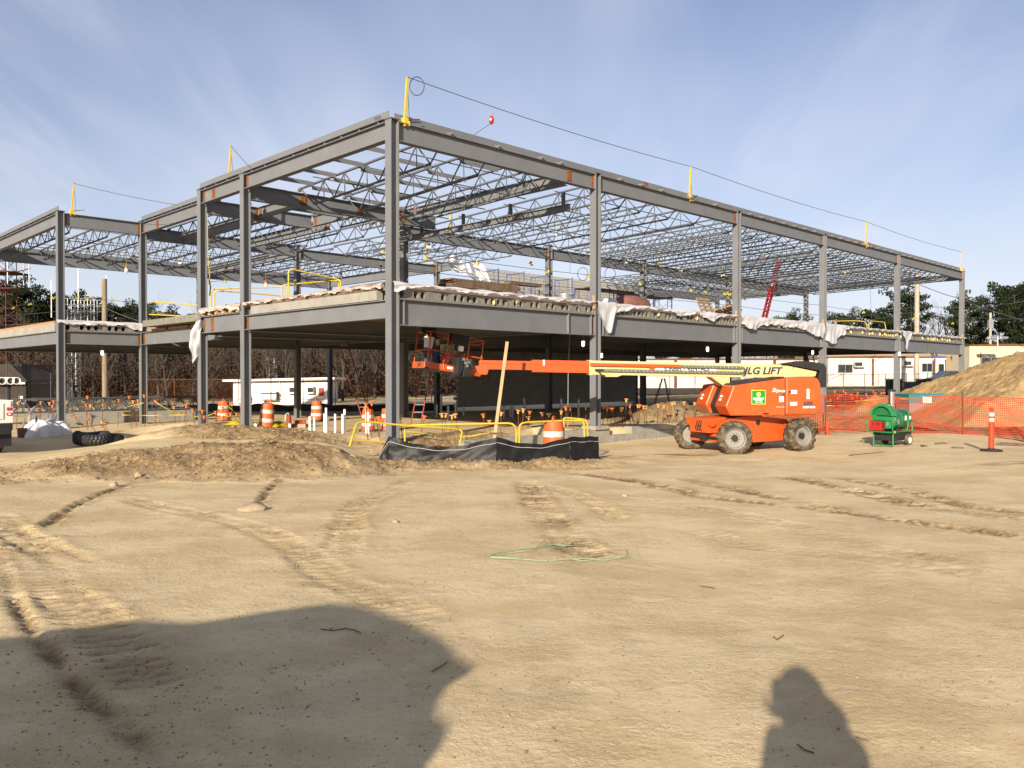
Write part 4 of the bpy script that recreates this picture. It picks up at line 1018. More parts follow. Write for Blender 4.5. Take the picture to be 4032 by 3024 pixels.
# yellow tubular guard rails
def rail(path, label, r=0.026, extra=()):
    """path of (px, py, depth)"""
    pts = [at(*p) for p in path]
    t = thing('guard_rail', label, 'guard rail', pts[0], 'yellow guard rails at the corner pit')
    MB().tube([pts[0], pts[1]] + [pts[1].lerp(pts[2], 0.5) + (pts[1] + pts[2] - pts[1] - pts[2]) * 0] + pts[2:], r, 8).build('rail_tube', 'yellow', t, True)
    for e in extra: MB().tube([at(*p) for p in e], r * 0.9, 8).build('rail_tube', 'yellow', t, True)
    return t
def z7(x, y, Y): return (1350 + x * 0.4747, 1600 + y * 0.4747, Y)
rail([z7(55, 335, 20.0), z7(100, 180, 20.2), z7(118, 145, 20.3), z7(150, 130, 20.4), z7(200, 128, 20.5), z7(520, 160, 21.0), z7(930, 185, 21.4), z7(965, 190, 21.5), z7(988, 210, 21.5), z7(985, 240, 21.5), z7(966, 330, 21.5)],
     'leftmost yellow guard rail, with a low cross bar, leaning over the dirt', extra=[[z7(85, 280, 20.1), z7(345, 300, 20.6)]])
rail([z7(515, 320, 21.2), z7(515, 195, 21.2), z7(522, 172, 21.2), z7(540, 160, 21.2), z7(620, 155, 21.2), z7(1000, 148, 21.2), z7(1370, 140, 21.2), z7(1405, 146, 21.2), z7(1428, 165, 21.2), z7(1441, 200, 21.2), z7(1437, 320, 21.2)],
     'long straight yellow guard rail ending in front of the striped barrel')
rail([z7(1463, 320, 21.2), z7(1465, 178, 21.2), z7(1472, 154, 21.2), z7(1488, 140, 21.2), z7(1530, 132, 21.3), z7(1850, 118, 21.8), z7(1970, 117, 22.0), z7(1992, 126, 22.0), z7(2001, 148, 22.0), z7(2005, 275, 22.0)],
     'yellow guard rail running from the striped barrel to the silt fence end')
rail([z7(1832, 260, 22.8), z7(1832, 112, 22.8), z7(1836, 100, 22.8), z7(1850, 95, 22.8), z7(1985, 107, 22.3), z7(2012, 116, 22.2), z7(2025, 134, 22.2), z7(2030, 160, 22.2), z7(2030, 275, 22.2)],
     'short yellow guard rail standing crossways at the right end of the pit')

# striped barrels
def barrel():
    t = thing('traffic_barrel', 'x', 'barrel')
    prof = [(0.0, 0.02), (0.29, 0.0), (0.30, 0.05), (0.275, 0.10), (0.275, 0.20), (0.268, 0.21), (0.262, 0.36), (0.255, 0.37), (0.25, 0.52), (0.243, 0.53), (0.238, 0.68), (0.23, 0.69), (0.225, 0.84), (0.20, 0.90), (0.0, 0.905)]
    MB().lathe(prof, (0, 0, 0), (0, 0, 1), 28).build('drum', 'orange_plastic', t, True)
    for z0, z1, r0, r1 in ((0.22, 0.355, 0.2715, 0.265), (0.54, 0.675, 0.2465, 0.2415)): MB().lathe([(r0, z0), (r1, z1)], (0, 0, 0), (0, 0, 1), 28).build('white_band', 'reflect', t, True)
    MB().tube([(-0.13, 0, 0.89), (-0.12, 0, 0.97), (-0.06, 0, 1.0), (0.06, 0, 1.0), (0.12, 0, 0.97), (0.13, 0, 0.89)], 0.025, 7).build('handle', 'orange_plastic', t, True)
    MB().lathe([(0.30, 0.0), (0.36, 0.0), (0.36, 0.05), (0.30, 0.06)], (0, 0, 0), (0, 0, 1), 24).build('base_ring', 'rubber', t)
    return t
bp_ = barrel()
for px, Y, s, rx, ry, lb in ((2180, 21.75, 1.14, 0, 0, 'orange and white striped barrel behind the yellow guard rails'),
                             (880, 33.5, 0.92, 0, 0.03, 'striped barrel hung with yellow tape under the recessed bay'),
                             (1047, 28.8, 0.95, 0, -0.10, 'striped barrel leaning to one side on a yellow tarp'),
                             (1247, 33.0, 0.88, 0, 0, 'half shaded striped barrel behind the brick pieces'),
                             (1448, 26.8, 0.80, 0, 0.02, 'faded striped barrel behind two white pipes'),
                             (1525, 27.1, 0.82, 0, 0, 'bright striped barrel partly hidden by the corner column')):
    x = xat(px, Y); place(bp_, USED, gp(x, Y), rf.random() * 3, lb, 'striped traffic barrels', s, rx, ry)

# capped reinforcing bars
def dowel(mt):
    t = thing('rebar_dowel', 'x', 'rebar'); MB().cyl((0, 0, -0.25), (0, 0, 1.0), 0.011, None, 6).build('rod', 'dark_rust', t)
    return t
CAPM = {}
for mt in ('cap_orange', 'cap_pale'):
    CAPM[mt] = MB().lathe([(0.0, 0.03), (0.068, 0.022), (0.072, 0.006), (0.035, -0.005), (0.028, -0.09), (0.0, -0.09)], (0, 0, 0), (0, 0, 1), 12).mesh('cap')
    CAPM[mt].materials.append(MATS[mt])
RODM = MB().cyl((0, 0, -0.3), (0, 0, 1.0), 0.0115, None, 5).mesh('rod'); RODM.materials.append(MATS['dark_rust'])
def rebar(top, base, label, group, mt):
    top, base = Vector(top), Vector(base); t = thing('rebar_dowel', label, 'rebar', base, group)
    d = top - base; M = (frame(d) @ Matrix.Rotation(R(90), 3, 'Y')).to_4x4()
    if d.length < 0.15: return
    r = bpy.data.objects.new('rod', RODM); COL.objects.link(r); r.parent = t; r.matrix_local = M @ Matrix.Diagonal((1, 1, d.length, 1))
    c = bpy.data.objects.new('cap', CAPM[mt]); COL.objects.link(c); c.parent = t; M2 = M.copy(); M2.translation = d; c.matrix_local = M2 @ Matrix.Rotation(rf.uniform(-0.25, 0.25), 4, 'X') @ Matrix.Diagonal((1.1, 1.1, 1.1, 1))
def z3(x, y): return (1500 + x * 0.452, 1050 + y * 0.452)
def z4(x, y): return (2400 + x * 0.452, 1200 + y * 0.452)
def z1(x, y): return (x * 0.452, 1200 + y * 0.452)
def z2(x, y): return (700 + x * 0.452, 1050 + y * 0.452)
def z5(x, y): return (3200 + x * 0.376, 1250 + y * 0.376)
R3 = [(380, 1305), (530, 1285), (565, 1285), (620, 1300), (645, 1290), (890, 1290), (945, 1345), (1050, 1275), (1197, 1255), (1240, 1245), (1297, 1265), (1283, 1310), (1405, 1275), (1462, 1285), (1572, 1262), (1608, 1228), (1645, 1225), (1787, 1225),
      (1940, 1217), (1970, 1235), (2014, 1238), (2097, 1235), (2138, 1158), (2162, 1205), (2168, 1270)]
R4 = [(20, 905), (105, 905), (147, 825), (172, 870), (248, 875), (265, 875), (297, 885), (317, 885), (425, 875), (475, 880), (502, 890), (547, 855), (565, 850), (650, 850), (742, 855), (848, 850)]
for k, (px, py) in enumerate([z3(*p) for p in R3] + [z4(*p) for p in R4]):
    v = 0.10 + (0.25 if k % 3 else 0.0); q = B(ufac(px, v), v); top = at(px, py, q.y); lean = rf.uniform(-0.06, 0.06) if k % 4 else rf.uniform(-0.22, 0.22)
    near = px < 2345
    zb = gz(q.x, q.y) if near else -0.14
    rebar(top, (top.x + lean, q.y + 0.02, min(zb, top.z - 0.4)), 'capped rebar dowel behind the yellow guard rails' if near else 'capped rebar dowel along the stepped concrete foundation',
          'rebar behind the guard rails' if near else 'rebar along the stepped foundation', 'cap_pale' if k % 5 else 'cap_orange')
R1 = [(157, 855), (275, 915), (335, 910), (357, 850), (432, 855), (458, 880), (468, 840), (515, 885), (547, 880), (572, 875), (748, 870), (763, 800), (790, 875), (897, 870), (638, 965), (770, 1000), (885, 1015), (910, 1050), (1035, 830), (1127, 800),
      (1160, 840), (1203, 835), (1257, 790), (1352, 835), (1513, 890), (1622, 875), (1690, 915), (1570, 940), (1365, 990)]
for k, p in enumerate(R1):
    px, py = z1(*p); Y = 33.4 + (k % 5) * 0.5 - (2.5 if py > 1640 else 0); top = at(px, py, Y); lean = rf.uniform(-0.1, 0.1) if py < 1630 else rf.uniform(0.15, 0.5)
    rebar(top, (top.x + lean, Y, min(gz(top.x, Y), top.z - 0.35)), 'capped rebar dowel under the left wing', 'rebar under the left wing', 'cap_orange' if k % 4 else 'cap_pale')
R2 = [(75, 1205), (130, 1245), (330, 1265), (475, 1195), (550, 1200), (460, 1280), (515, 1280), (545, 1285), (625, 1308), (230, 1305), (245, 1310), (390, 1225), (430, 1290), (215, 1255)]
for k, p in enumerate(R2):
    px, py = z2(*p); Y = 29.5 + (k % 4) * 0.5; top = at(px, py, Y)
    rebar(top, (top.x + rf.uniform(-0.08, 0.08), Y, min(gz(top.x, Y), top.z - 0.4)), 'capped rebar dowel among the yellow tape', 'rebar among the yellow tape', 'cap_orange')
for k, p in enumerate([(1640, 1200), (1690, 1180), (1735, 1330), (1755, 1312), (1830, 1305), (1890, 1305), (1940, 1300), (1640, 1235)]):
    px, py = z2(*p); Y = 22.6 + (k % 3) * 0.3; top = at(px, py, Y)
    rebar(top, (top.x + rf.uniform(-0.06, 0.06), Y, gz(top.x, Y)), 'capped rebar dowel at the corner column', 'rebar at the corner column', 'cap_orange' if k < 4 else 'cap_pale')
R5 = [(345, 790), (280, 810), (300, 810), (405, 805), (470, 795), (455, 815), (560, 800), (575, 825), (650, 805), (230, 770), (320, 765), (635, 770), (720, 790), (745, 785), (820, 830), (995, 765), (1055, 755), (1120, 750), (1090, 775), (1155, 750), (1200, 745),
      (1250, 740), (1300, 735), (1355, 735), (1400, 740), (1325, 775), (1250, 772), (875, 795), (880, 820), (660, 790), (262, 840), (185, 860), (510, 850), (415, 845)]
for k, p in enumerate(R5):
    px, py = z5(*p); v = 0.3 + (k % 4) * 0.8; q = B(ufac(px, v), v); top = at(px, py, q.y)
    rebar(top, (top.x + rf.uniform(-0.08, 0.08), q.y, min(-0.14, top.z - 0.5)), 'capped rebar dowel beyond the orange mesh fence', 'rebar beyond the mesh fence', 'cap_orange')

# white plumbing stubs and other upright pipes
def stub(px, y0, y1, Y, r, label, m='pvc', group='white plumbing stubs'):
    a = at(px, y1, Y); g = gp(a.x, Y, -0.1); t = thing('plumbing_pipe', label, 'pipe', g, group)
    MB().cyl(g, a, r, None, 12).build('pipe', m, t, True)
    MB().cyl(a, a + Vector((0, 0, 0.02)), r * 1.03, None, 12).build('end_cap', 'ladder_red' if m == 'pvc' else m, t)
for k, (px, y1) in enumerate(((1220, 1640), (1237, 1642), (1278, 1629), (1284, 1606), (1291, 1639), (1320, 1630), (1349, 1631), (1357, 1612), (1443, 1622), (1450, 1622))):
    stub(px, 1692, y1, 25.6 + 0.15 * (k % 3), 0.035, 'white plumbing pipe in the dirt between columns')
for k, (px, y1) in enumerate(((1007, 1668), (1141, 1668))): stub(px, 1692, y1, 26.0, 0.045, 'short white pipe stub barely above the dirt', group='short pipe stubs')
stub(858, 0, 1676, 25.5, 0.055, 'short green pipe stub in the dirt by the left-hand column', 'teal', None)
for k, (px, y1) in enumerate(((1765, 1600), (1795, 1590), (1720, 1595), (1825, 1610), (1970, 1590), (1985, 1600), (2010, 1595), (2065, 1570), (2210, 1572), (2278, 1575), (2018, 1600), (1737, 1556))):
    stub(px, 0, y1, 33 + (k % 4) * 1.2, 0.05, 'grey pipe riser in the dark ground floor', 'galv', 'grey pipe risers')
fe = thing('fire_extinguisher', 'red fire extinguisher standing on the dirt near the leaning barrel', 'fire extinguisher', gp(xat(1137, 28.5), 28.5))
c = gp(xat(1137, 28.5), 28.5); MB().lathe([(0, 0), (0.085, 0), (0.085, 0.38), (0.05, 0.44), (0.03, 0.46), (0, 0.46)], c, (0, 0, 1), 16).build('cylinder', 'ladder_red', fe, True)
MB().tube([c + Vector((0, 0, 0.46)), c + Vector((-0.02, 0, 0.52)), c + Vector((-0.12, 0, 0.46)), c + Vector((-0.12, -0.02, 0.25))], 0.014, 6).build('hose', 'white', fe)
bkp = thing('block_pile', 'small heap of broken tan blocks by the shaded barrel', 'rubble', gp(xat(1180, 29), 29))
for k in range(10):
    x, y = xat(1180, 29) + rf.uniform(-0.35, 0.35), 29 + rf.uniform(-0.2, 0.2)
    MB().box(gp(x, y, 0.06 + (k // 5) * 0.12), (0.28, 0.18, 0.12), Matrix.Rotation(rf.uniform(-0.6, 0.6), 3, 'Z')).build('block', 'stone' if k % 3 else 'ladder_red', bkp)
yt = thing('yellow_tarp', 'crumpled yellow tarpaulin lying under the leaning barrel', 'tarpaulin', gp(xat(1000, 29), 29))
def yfn(s, t):
    x = xat(880, 29.3) + s * 2.4; y = 28.6 + t * 1.3; h = 0.34 * math.sin(math.pi * t) * math.sin(math.pi * min(1, s * 1.05)) * (0.6 + 0.4 * math.sin(s * 9)) + 0.05 * math.sin(s * 22 + t * 13)
    return Vector((x, y, gz(x, y) + 0.02 + max(0, h)))
MB().sheet(yfn, 30, 12).build('cloth', 'yellow_tape', yt, True)

# leaning timber
st_ = thing('timber_stud', 'pale timber stud leaning upright beside the striped barrel', 'timber')
MB().bar(at(1944, 1745, 22.0), at(1997, 1346, 22.6), 0.085, 0.04, (0, 1, 0)).build('stud', 'wood_new', st_)

# heater
HP = gp(xat(3516, 25.2), 25.2); ha = Vector((0.79, 0.62, 0)).normalized(); hl = Vector((0.62, -0.79, 0)).normalized()      # axis, side towards the camera right
HT = thing('site_heater', 'green indirect-fired heater on two wheels with a tall silver chimney', 'heater', HP)
MH = Matrix((ha, hl, (0, 0, 1))).transposed()
def hp(x, y, z): return HP + ha * (x - 0.55) + hl * y + Vector((0, 0, z))
MB().lathe([(0.0, 0.0), (0.27, 0.0), (0.31, 0.03), (0.31, 1.02), (0.27, 1.12), (0.12, 1.18), (0.0, 1.18)], hp(0.08, 0, 0.78), ha, 30).build('tank', 'green', HT, True)
for x in (0.12, 0.5, 0.98): MB().lathe([(0.313, 0), (0.322, 0.01), (0.322, 0.03), (0.313, 0.04)], hp(x, 0, 0.78), ha, 30).build('tank_band', 'green_bright', HT, True)
MB().box(hp(0.55, 0, 0.30), (1.12, 0.62, 0.26), MH).build('fuel_tank', 'black', HT, bevel=0.03)
fd = [(0.36 * math.cos(R(a)), 0.84 + 0.36 * math.sin(R(a))) for a in range(0, 181, 15)]
MY = Matrix((hl, ha, (0, 0, 1))).transposed()
hd = MB().prism(fd + [(p[0] * 0.80, 0.84 + (p[1] - 0.84) * 0.80) for p in fd[::-1]], -0.14, 0.10, MY, hp(0, 0, 0.08)).build('fan_hood', 'green_bright', HT, True)
MB().add([hp(-0.02, 0, 0.93)] + [hp(-0.02, 0.30 * math.cos(R(a)), 0.92 + 0.30 * math.sin(R(a))) for a in range(0, 181, 15)], [(0, i, i + 1) for i in range(1, 13)]).build('fan_grille', 'green', HT)
gr = MB()
for k in range(9): gr.bar(hp(-0.03, -0.28 + k * 0.07, 0.93), hp(-0.03, -0.28 + k * 0.07, 0.93 + math.sqrt(max(0.001, 0.09 - (-0.28 + k * 0.07) ** 2))), 0.008, 0.008)
gr.build('fan_guard', 'green_bright', HT)
MB().box(hp(-0.02, 0, 0.76), (0.10, 0.66, 0.28), MH).build('front_panel', 'green_bright', HT, bevel=0.02)
MB().box(hp(-0.14, -0.12, 0.62), (0.22, 0.36, 0.28), MH).build('burner_box', 'red', HT, bevel=0.012)
for y, z, w in ((-0.20, 0.68, 0.04), (-0.05, 0.68, 0.10)): MB().box(hp(-0.256, y, z), (0.01, w, 0.035), MH).build('burner_port', 'black', HT)
MB().box(hp(-0.10, 0.22, 0.66), (0.16, 0.18, 0.22), MH).build('switch_box', 'green_bright', HT, bevel=0.01)
MB().box(hp(-0.186, 0.22, 0.69), (0.008, 0.06, 0.10), MH).build('switch_plate', 'galv', HT)
MB().lathe([(0.085, 0.0), (0.085, 0.60)], hp(0.42, 0.02, 1.06), (0, 0, 1), 22).build('chimney', 'chrome', HT, True)
MB().lathe([(0.0, 0.66), (0.10, 0.65), (0.125, 0.62), (0.125, 0.58), (0.0, 0.58)], hp(0.42, 0.02, 1.06), (0, 0, 1), 22).build('chimney_cap', 'black', HT, True)
MB().lathe([(0.085, 0.04), (0.16, 0.0)], hp(0.42, 0.02, 1.055), (0, 0, 1), 22).build('chimney_flange', 'chrome', HT, True)
def htube(pts, name='frame_tube'): return MB().tube([hp(*p) for p in pts], 0.021, 8).build(name, 'green_bright', HT, True)
for s in (-1, 1):
    htube([(-0.22, 0.40 * s, 0.80), (-0.24, 0.40 * s, 0.55), (-0.18, 0.38 * s, 0.45), (-0.02, 0.34 * s, 0.44), (1.1, 0.34 * s, 0.44)])
    htube([(0.72, 0.34 * s, 0.46), (0.80, 0.345 * s, 0.60), (0.80, 0.345 * s, 0.98), (0.72, 0.34 * s, 1.08), (0.50, 0.25 * s, 1.12)])
    htube([(-0.02, 0.30 * s, 0.46), (-0.02, 0.30 * s, 0.02)], 'leg'); htube([(1.08, 0.34 * s, 0.44), (1.08, 0.34 * s, 0.64)])
htube([(-0.22, -0.40, 0.80), (-0.22, 0.0, 0.82), (-0.22, 0.40, 0.80)]); htube([(-0.02, -0.30, 0.03), (-0.02, 0.30, 0.03)], 'foot_bar'); htube([(-0.2, -0.40, 0.44), (-0.2, 0.40, 0.44)])
MB().ball(hp(-0.02, 0.345, 0.44), 0.04, 8, 6).build('plug', 'yellow', HT, True)
for s in (-1, 1):
    w = MB().lathe([(0.10, -0.05), (0.155, -0.055), (0.175, -0.03), (0.175, 0.03), (0.155, 0.055), (0.10, 0.05)], hp(0.80, 0.36 * s, 0.175), hl, 24).build('wheel', 'rubber', HT, True)
    MB().lathe([(0.105, 0.045 * s), (0.095, 0.02 * s), (0.0, 0.03 * s)], hp(0.80, 0.36 * s, 0.175), hl, 20).build('rim', 'white', w, True)
for x, z, w_, h_ in ((0.72, 0.84, 0.10, 0.14), (1.0, 0.84, 0.10, 0.10), (0.28, 0.74, 0.12, 0.16)):
    MB().box(hp(x, 0.31 * math.cos(0.2) + 0.012, z), (w_, 0.006, h_), MH).build('sticker', 'decal_white' if x > 0.5 else 'galv', HT)

# delineator post
dp = gp(xat(3905, 22.3), 22.3); DL = thing('delineator_post', 'orange delineator post with two white bands on a black base', 'traffic post', dp)
MB().lathe([(0.0, 0.0), (0.28, 0.0), (0.285, 0.03), (0.27, 0.05), (0.10, 0.065), (0.075, 0.09), (0, 0.09)], dp, (0, 0, 1), 8).build('base', 'black', DL)
MB().lathe([(0.072, 0.06), (0.066, 0.95), (0.066, 1.02), (0.045, 1.05), (0.045, 1.12), (0.052, 1.13), (0.052, 1.19), (0, 1.195)], dp, (0, 0, 1), 20).build('post', 'delin', DL, True)
for z in (0.80, 0.95): MB().lathe([(0.0705, z), (0.070, z + 0.10)], dp, (0, 0, 1), 20).build('white_band', 'reflect', DL, True)

# orange mesh fence
def mesh_fence(path, H, label, postspots, cell=0.062, sagv=0.05):
    P = [Vector((x, y, 0)) for x, y in path]; Ls = [0]
    for a, b in zip(P[:-1], P[1:]): Ls.append(Ls[-1] + (b - a).length)
    tot = Ls[-1]
    def pos(s, t):
        i = 0
        while i < len(P) - 2 and s > Ls[i + 1]: i += 1
        f = (s - Ls[i]) / (Ls[i + 1] - Ls[i]); p = P[i].lerp(P[i + 1], f); d = (P[i + 1] - P[i]).normalized(); n = Vector((d.y, -d.x, 0))
        h = H * (1 - sagv * math.sin(math.pi * f) - 0.02 * math.sin(s * 3.1))
        p = p + n * (0.05 * math.sin(s * 2.3 + t * 2) + 0.02 * math.sin(s * 7 + t * 4))
        return Vector((p.x, p.y, gz(p.x, p.y) + 0.01 + h * t))
    t_ = thing('mesh_fence', label, 'fence', pos(0, 0)); mb = MB(); n = int(tot / cell); m = int(H / cell)
    for i in range(n + 1):
        s = min(tot, i * cell); q = [pos(s, j / 8) for j in range(9)]; w = Vector((0.009, 0.004, 0))
        mb.add([p - w for p in q] + [p + w for p in q], [(j, j + 1, 10 + j, 9 + j) for j in range(8)])
    for j in range(m + 1):
        k = int(tot / 0.3); q = [pos(tot * i / k, j / m) for i in range(k + 1)]; w = Vector((0, 0, 0.009 if j not in (0, m) else 0.016))
        mb.add([p - w for p in q] + [p + w for p in q], [(i, i + 1, k + 2 + i, k + 1 + i) for i in range(k)])
    o = mb.build('netting', 'fence_orange', t_)
    for s, hh in postspots:
        a = pos(s, 0); pz = MB().bar(a + Vector((0, 0.03, -0.2)), a + Vector((rf.uniform(-0.05, 0.05), 0.03, hh)), 0.05, 0.035).build('post', 'dark_rust', t_)
        MB().bar(a + Vector((0, 0.03, hh - 0.22)), a + Vector((0, 0.03, hh + 0.01)), 0.054, 0.040).build('post_tip', 'green', pz)
    return t_
mesh_fence([(8.6, 33.0), (xat(3340, 30.6), 30.6), (xat(3840, 29.2), 29.2), (xat(4130, 28.6), 28.6)], 1.36, 'tall orange plastic mesh barrier fence in front of the dirt pile', ((3.8, 1.28), (8.35, 1.5)))
mesh_fence([(xat(3905, 28.4), 28.4), (xat(4000, 26.6), 26.6), (xat(4110, 24.6), 24.6)], 0.42, 'low collapsed stretch of orange mesh at the right edge', (), 0.07, 0.3)
op = gp(xat(3258, 29.8), 29.8); ot = thing('marker_tube', 'slim orange marker tube standing at the foot of the mesh fence', 'traffic post', op)
MB().lathe([(0.05, 0), (0.05, 0.44), (0.04, 0.46), (0, 0.465)], op, (0, 0, 1), 14).build('tube', 'delin', ot, True)
MB().lathe([(0.0, 0), (0.09, 0), (0.09, 0.03), (0.05, 0.04)], op, (0, 0, 1), 14).build('foot', 'delin', ot, True)
for k, (x0, y0, x1, y1) in enumerate(((xat(3925, 24.9), 24.9, xat(4080, 24.2), 24.2), (xat(3940, 25.2), 25.2, xat(4090, 24.4), 24.4))):
    ln = MB().bar(gp(x0, y0, 0.04), gp(x1, y1, 0.04), 0.09, 0.04).build('timber_stud', 'wood_old'); tag(ln, ('longer' if k else 'nearer') + ' weathered plank lying on the sand by the low mesh', 'timber')
for k, (a, b, y) in enumerate(((3345, 3480, 22.6), (3400, 3490, 20.6), (3450, 3520, 18.0))):
    pass
pl = MB().bar(gp(xat(3347, 22.9), 22.9, 0.012), gp(xat(3478, 23.3), 23.3, 0.012), 0.10, 0.02).build('wood_lath', 'wood_old'); tag(pl, 'dark split lath lying flat on the sand before the heater', 'timber')
for k, (px, Y, s) in enumerate(((3705, 25.2, 0.12), (3640, 24.4, 0.09), (3770, 23.6, 0.09))):
    c = gp(xat(px, Y), Y, 0.02); ob = MB().box(c, (0.34 * s / 0.1, 0.12, 0.05), Matrix.Rotation(0.4 + k, 3, 'Z')).build('wood_scrap', 'wood_old', bevel=0.01)
    tag(ob, ('largest dark wood scrap on the sand right of the heater', 'small dark wood scrap nearest the heater wheel', 'flat dark wood scrap beside the delineator post')[k], 'wood scrap')

# dirt piles
def pile(name, label, x0, x1, y0, y1, fn, nx, ny, m='dirt_pile'):
    X, Y = np.meshgrid(np.linspace(x0, x1, nx), np.linspace(y0, y1, ny)); Z = fn(X, Y); base = base_z(X, Y) - 0.15
    o = link(name, grid_mesh(name, X, Y, np.maximum(Z, base)), m); tag(o, label, 'dirt pile'); return o
def bigpile(X, Y):
    h = np.clip(0.46 * (X - 17.9) + 0.22 * fbm(X * 0.6, Y * 0.6, 2, 70), 0, 3.3 + 0.35 * fbm(X * 0.5, Y * 0.5, 3, 71))
    h = np.minimum(h, np.clip(0.80 * (Y - 33.0), 0, 9)); h = np.minimum(h, np.clip(0.7 * (45.5 - Y), 0, 9)); h = np.minimum(h, np.clip(0.7 * (36 - X), 0, 9))
    return base_z(X, Y) - 0.02 + h + 0.16 * np.clip(h, 0, 1) * (fbm(X * 1.1, Y * 1.1, 4, 72) + 0.7 * np.abs(fbm(X * 3.3, Y * 3.3, 3, 73)) + 0.35 * fbm(X * 8, Y * 8, 2, 74))
pile('dirt_pile', 'large bare tan dirt pile behind the orange mesh fence', 16.0, 37.0, 32.6, 46.4, bigpile, 300, 200)
def lowpile(X, Y):
    h = hump(X, Y, 11.2, 33.4, 3.6, 1.5, 0.75, 0.1, 1.2) + hump(X, Y, 14.4, 32.0, 2.2, 1.2, 0.55, -0.3, 1.2)
    return base_z(X, Y) - 0.02 + h + 0.12 * np.clip(h, 0, 1) * fbm(X * 2.4, Y * 2.4, 4, 82) - 0.1 * (h < 0.01)
pile('spoil_heap', 'low brown heap of spoil just behind the mesh fence and heater', 7.2, 17.0, 31.0, 35.4, lowpile, 130, 60)

for g_ in ('grey pipe risers', 'white plumbing stubs', 'short pipe stubs', 'rebar behind the guard rails', 'rebar along the stepped foundation', 'rebar among the yellow tape', 'rebar beyond the mesh fence', 'rebar under the left wing', 'rebar at the corner column'): ranked(g_)
# ------------------------------------------------------------------ on and over the upper floor
rg = random.Random(21)
# concrete block wall in two storeys
CW = thing('block_wall', 'grey concrete block wall rising through both floors behind the scaffolding', 'wall', B(25, 17.2, -0.1)); CW['kind'] = 'thing'
bm = MB().box((0, 0, 0), (0.385, 0.19, 0.185)).mesh('block')
core = MB(); vW = 17.2
for r_ in range(40):
    z = -0.10 + r_ * 0.2
    if 3.0 < z < 3.95: continue
    for c_ in range(41):
        u = 17.0 + c_ * 0.4 + (0.2 if r_ % 2 else 0)
        if u < 19.2 and z > 6.2 + (u - 17) * 0.5: continue
        if z > 7.85 or u > 33.2: continue
        if z > 6.95: put(bm, 'block', 'block', B(u, vW + rg.uniform(-0.004, 0.004), z + 0.1), MU, CW)
        else: core.box(B(u, vW + rg.uniform(-0.004, 0.004), z + 0.1), (0.385, 0.19, 0.185), MU)
o = core.build('block_courses', 'block', CW); o['kind'] = 'stuff'
MB().box(B(25.1, vW + 0.01, 1.45), (16.0, 0.165, 3.1), MU).build('mortar', 'mortar', CW); MB().box(B(26.0, vW + 0.01, 5.88), (14.2, 0.165, 3.86), MU).build('mortar', 'mortar', CW)
# scaffolding
def scaffold(us, label, v0=14.9, zt=7.1, planks=()):
    t = thing('scaffold', label, 'scaffold', B(us[0], v0, 4.03))
    for u in us:
        mb = MB()
        for z0 in (4.04, 5.82):
            h = min(1.75, zt + 0.2 - z0)
            for v in (v0, v0 + 1.4): mb.tube([B(u, v, z0), B(u, v, z0 + h)], 0.036, 6)
            mb.tube([B(u, v0, z0 + h - 0.08), B(u, v0 + 1.4, z0 + h - 0.08)], 0.032, 6)
            mb.tube([B(u, v0 + 0.35, z0 + h - 0.08), B(u, v0 + 0.35, z0 + 0.1)], 0.018, 6); mb.tube([B(u, v0 + 1.05, z0 + h - 0.08), B(u, v0 + 1.05, z0 + 0.1)], 0.018, 6)
            for k in range(3):
                zz = z0 + 0.2 + k * 0.42
                for a, b in ((0, 0.35), (1.05, 1.4)): mb.tube([B(u, v0 + a, zz), B(u, v0 + b, zz)], 0.015, 5)
        mb.build('frame', 'scaffold_blue', t)
    for a, b in zip(us[:-1], us[1:]):
        for v in (v0, v0 + 1.4):
            for z0 in (4.2, 5.7):
                MB().tube([B(a, v, z0), B(b, v, z0 + 1.15)], 0.012, 5).build('brace', 'galv', t); MB().tube([B(a, v, z0 + 1.15), B(b, v, z0)], 0.012, 5).build('brace', 'galv', t)
    for a, b, z in planks:
        for k in range(4): MB().box(B((a + b) / 2 + rg.uniform(-0.1, 0.1), v0 + 0.2 + k * 0.33, z + 0.02), (b - a, 0.30, 0.045), MU).build('plank', 'wood_old', t)
    return t
scaffold([18.0, 20.0, 22.0, 24.1], 'blue frame scaffold without boards on the upper floor, nearer the corner', zt=7.6, planks=())
scaffold([25.6, 27.7, 29.8, 31.9, 34.0], 'blue frame scaffold with dark boards along the right half of the block wall', v0=14.6, zt=6.9, planks=((25.3, 29.9, 7.04), (29.7, 34.3, 6.95)))
# white tarpaulins
def drape(name, label, cat, path, fn_w, m, nu=40, nv=16):
    t = thing(name, label, cat, path[0])
    MB().sheet(fn_w, nu, nv).build('sheet', m, t, True); return t
ta, tb = at(1768, 1012, 44.5), at(1905, 1048, 46)
def tfn(s, t):
    p = ta.lerp(tb, s); w = 0.5 + 0.5 * math.sin(s * 3.0); drop = (0.5 + 1.15 * s) * t
    return p + Vector((0.9 * t * s, -0.25 * math.sin(s * 14 + t * 3) * (0.3 + t) + 0.1 * math.sin(s * 31), -drop + 0.12 * math.sin(s * 9) * (1 - t) + 0.06 * math.sin(t * 9 + s * 13)))
drape('white_tarp', 'crumpled white tarpaulin draped over the near end of the block wall', 'tarpaulin', [ta], tfn, 'tarp')
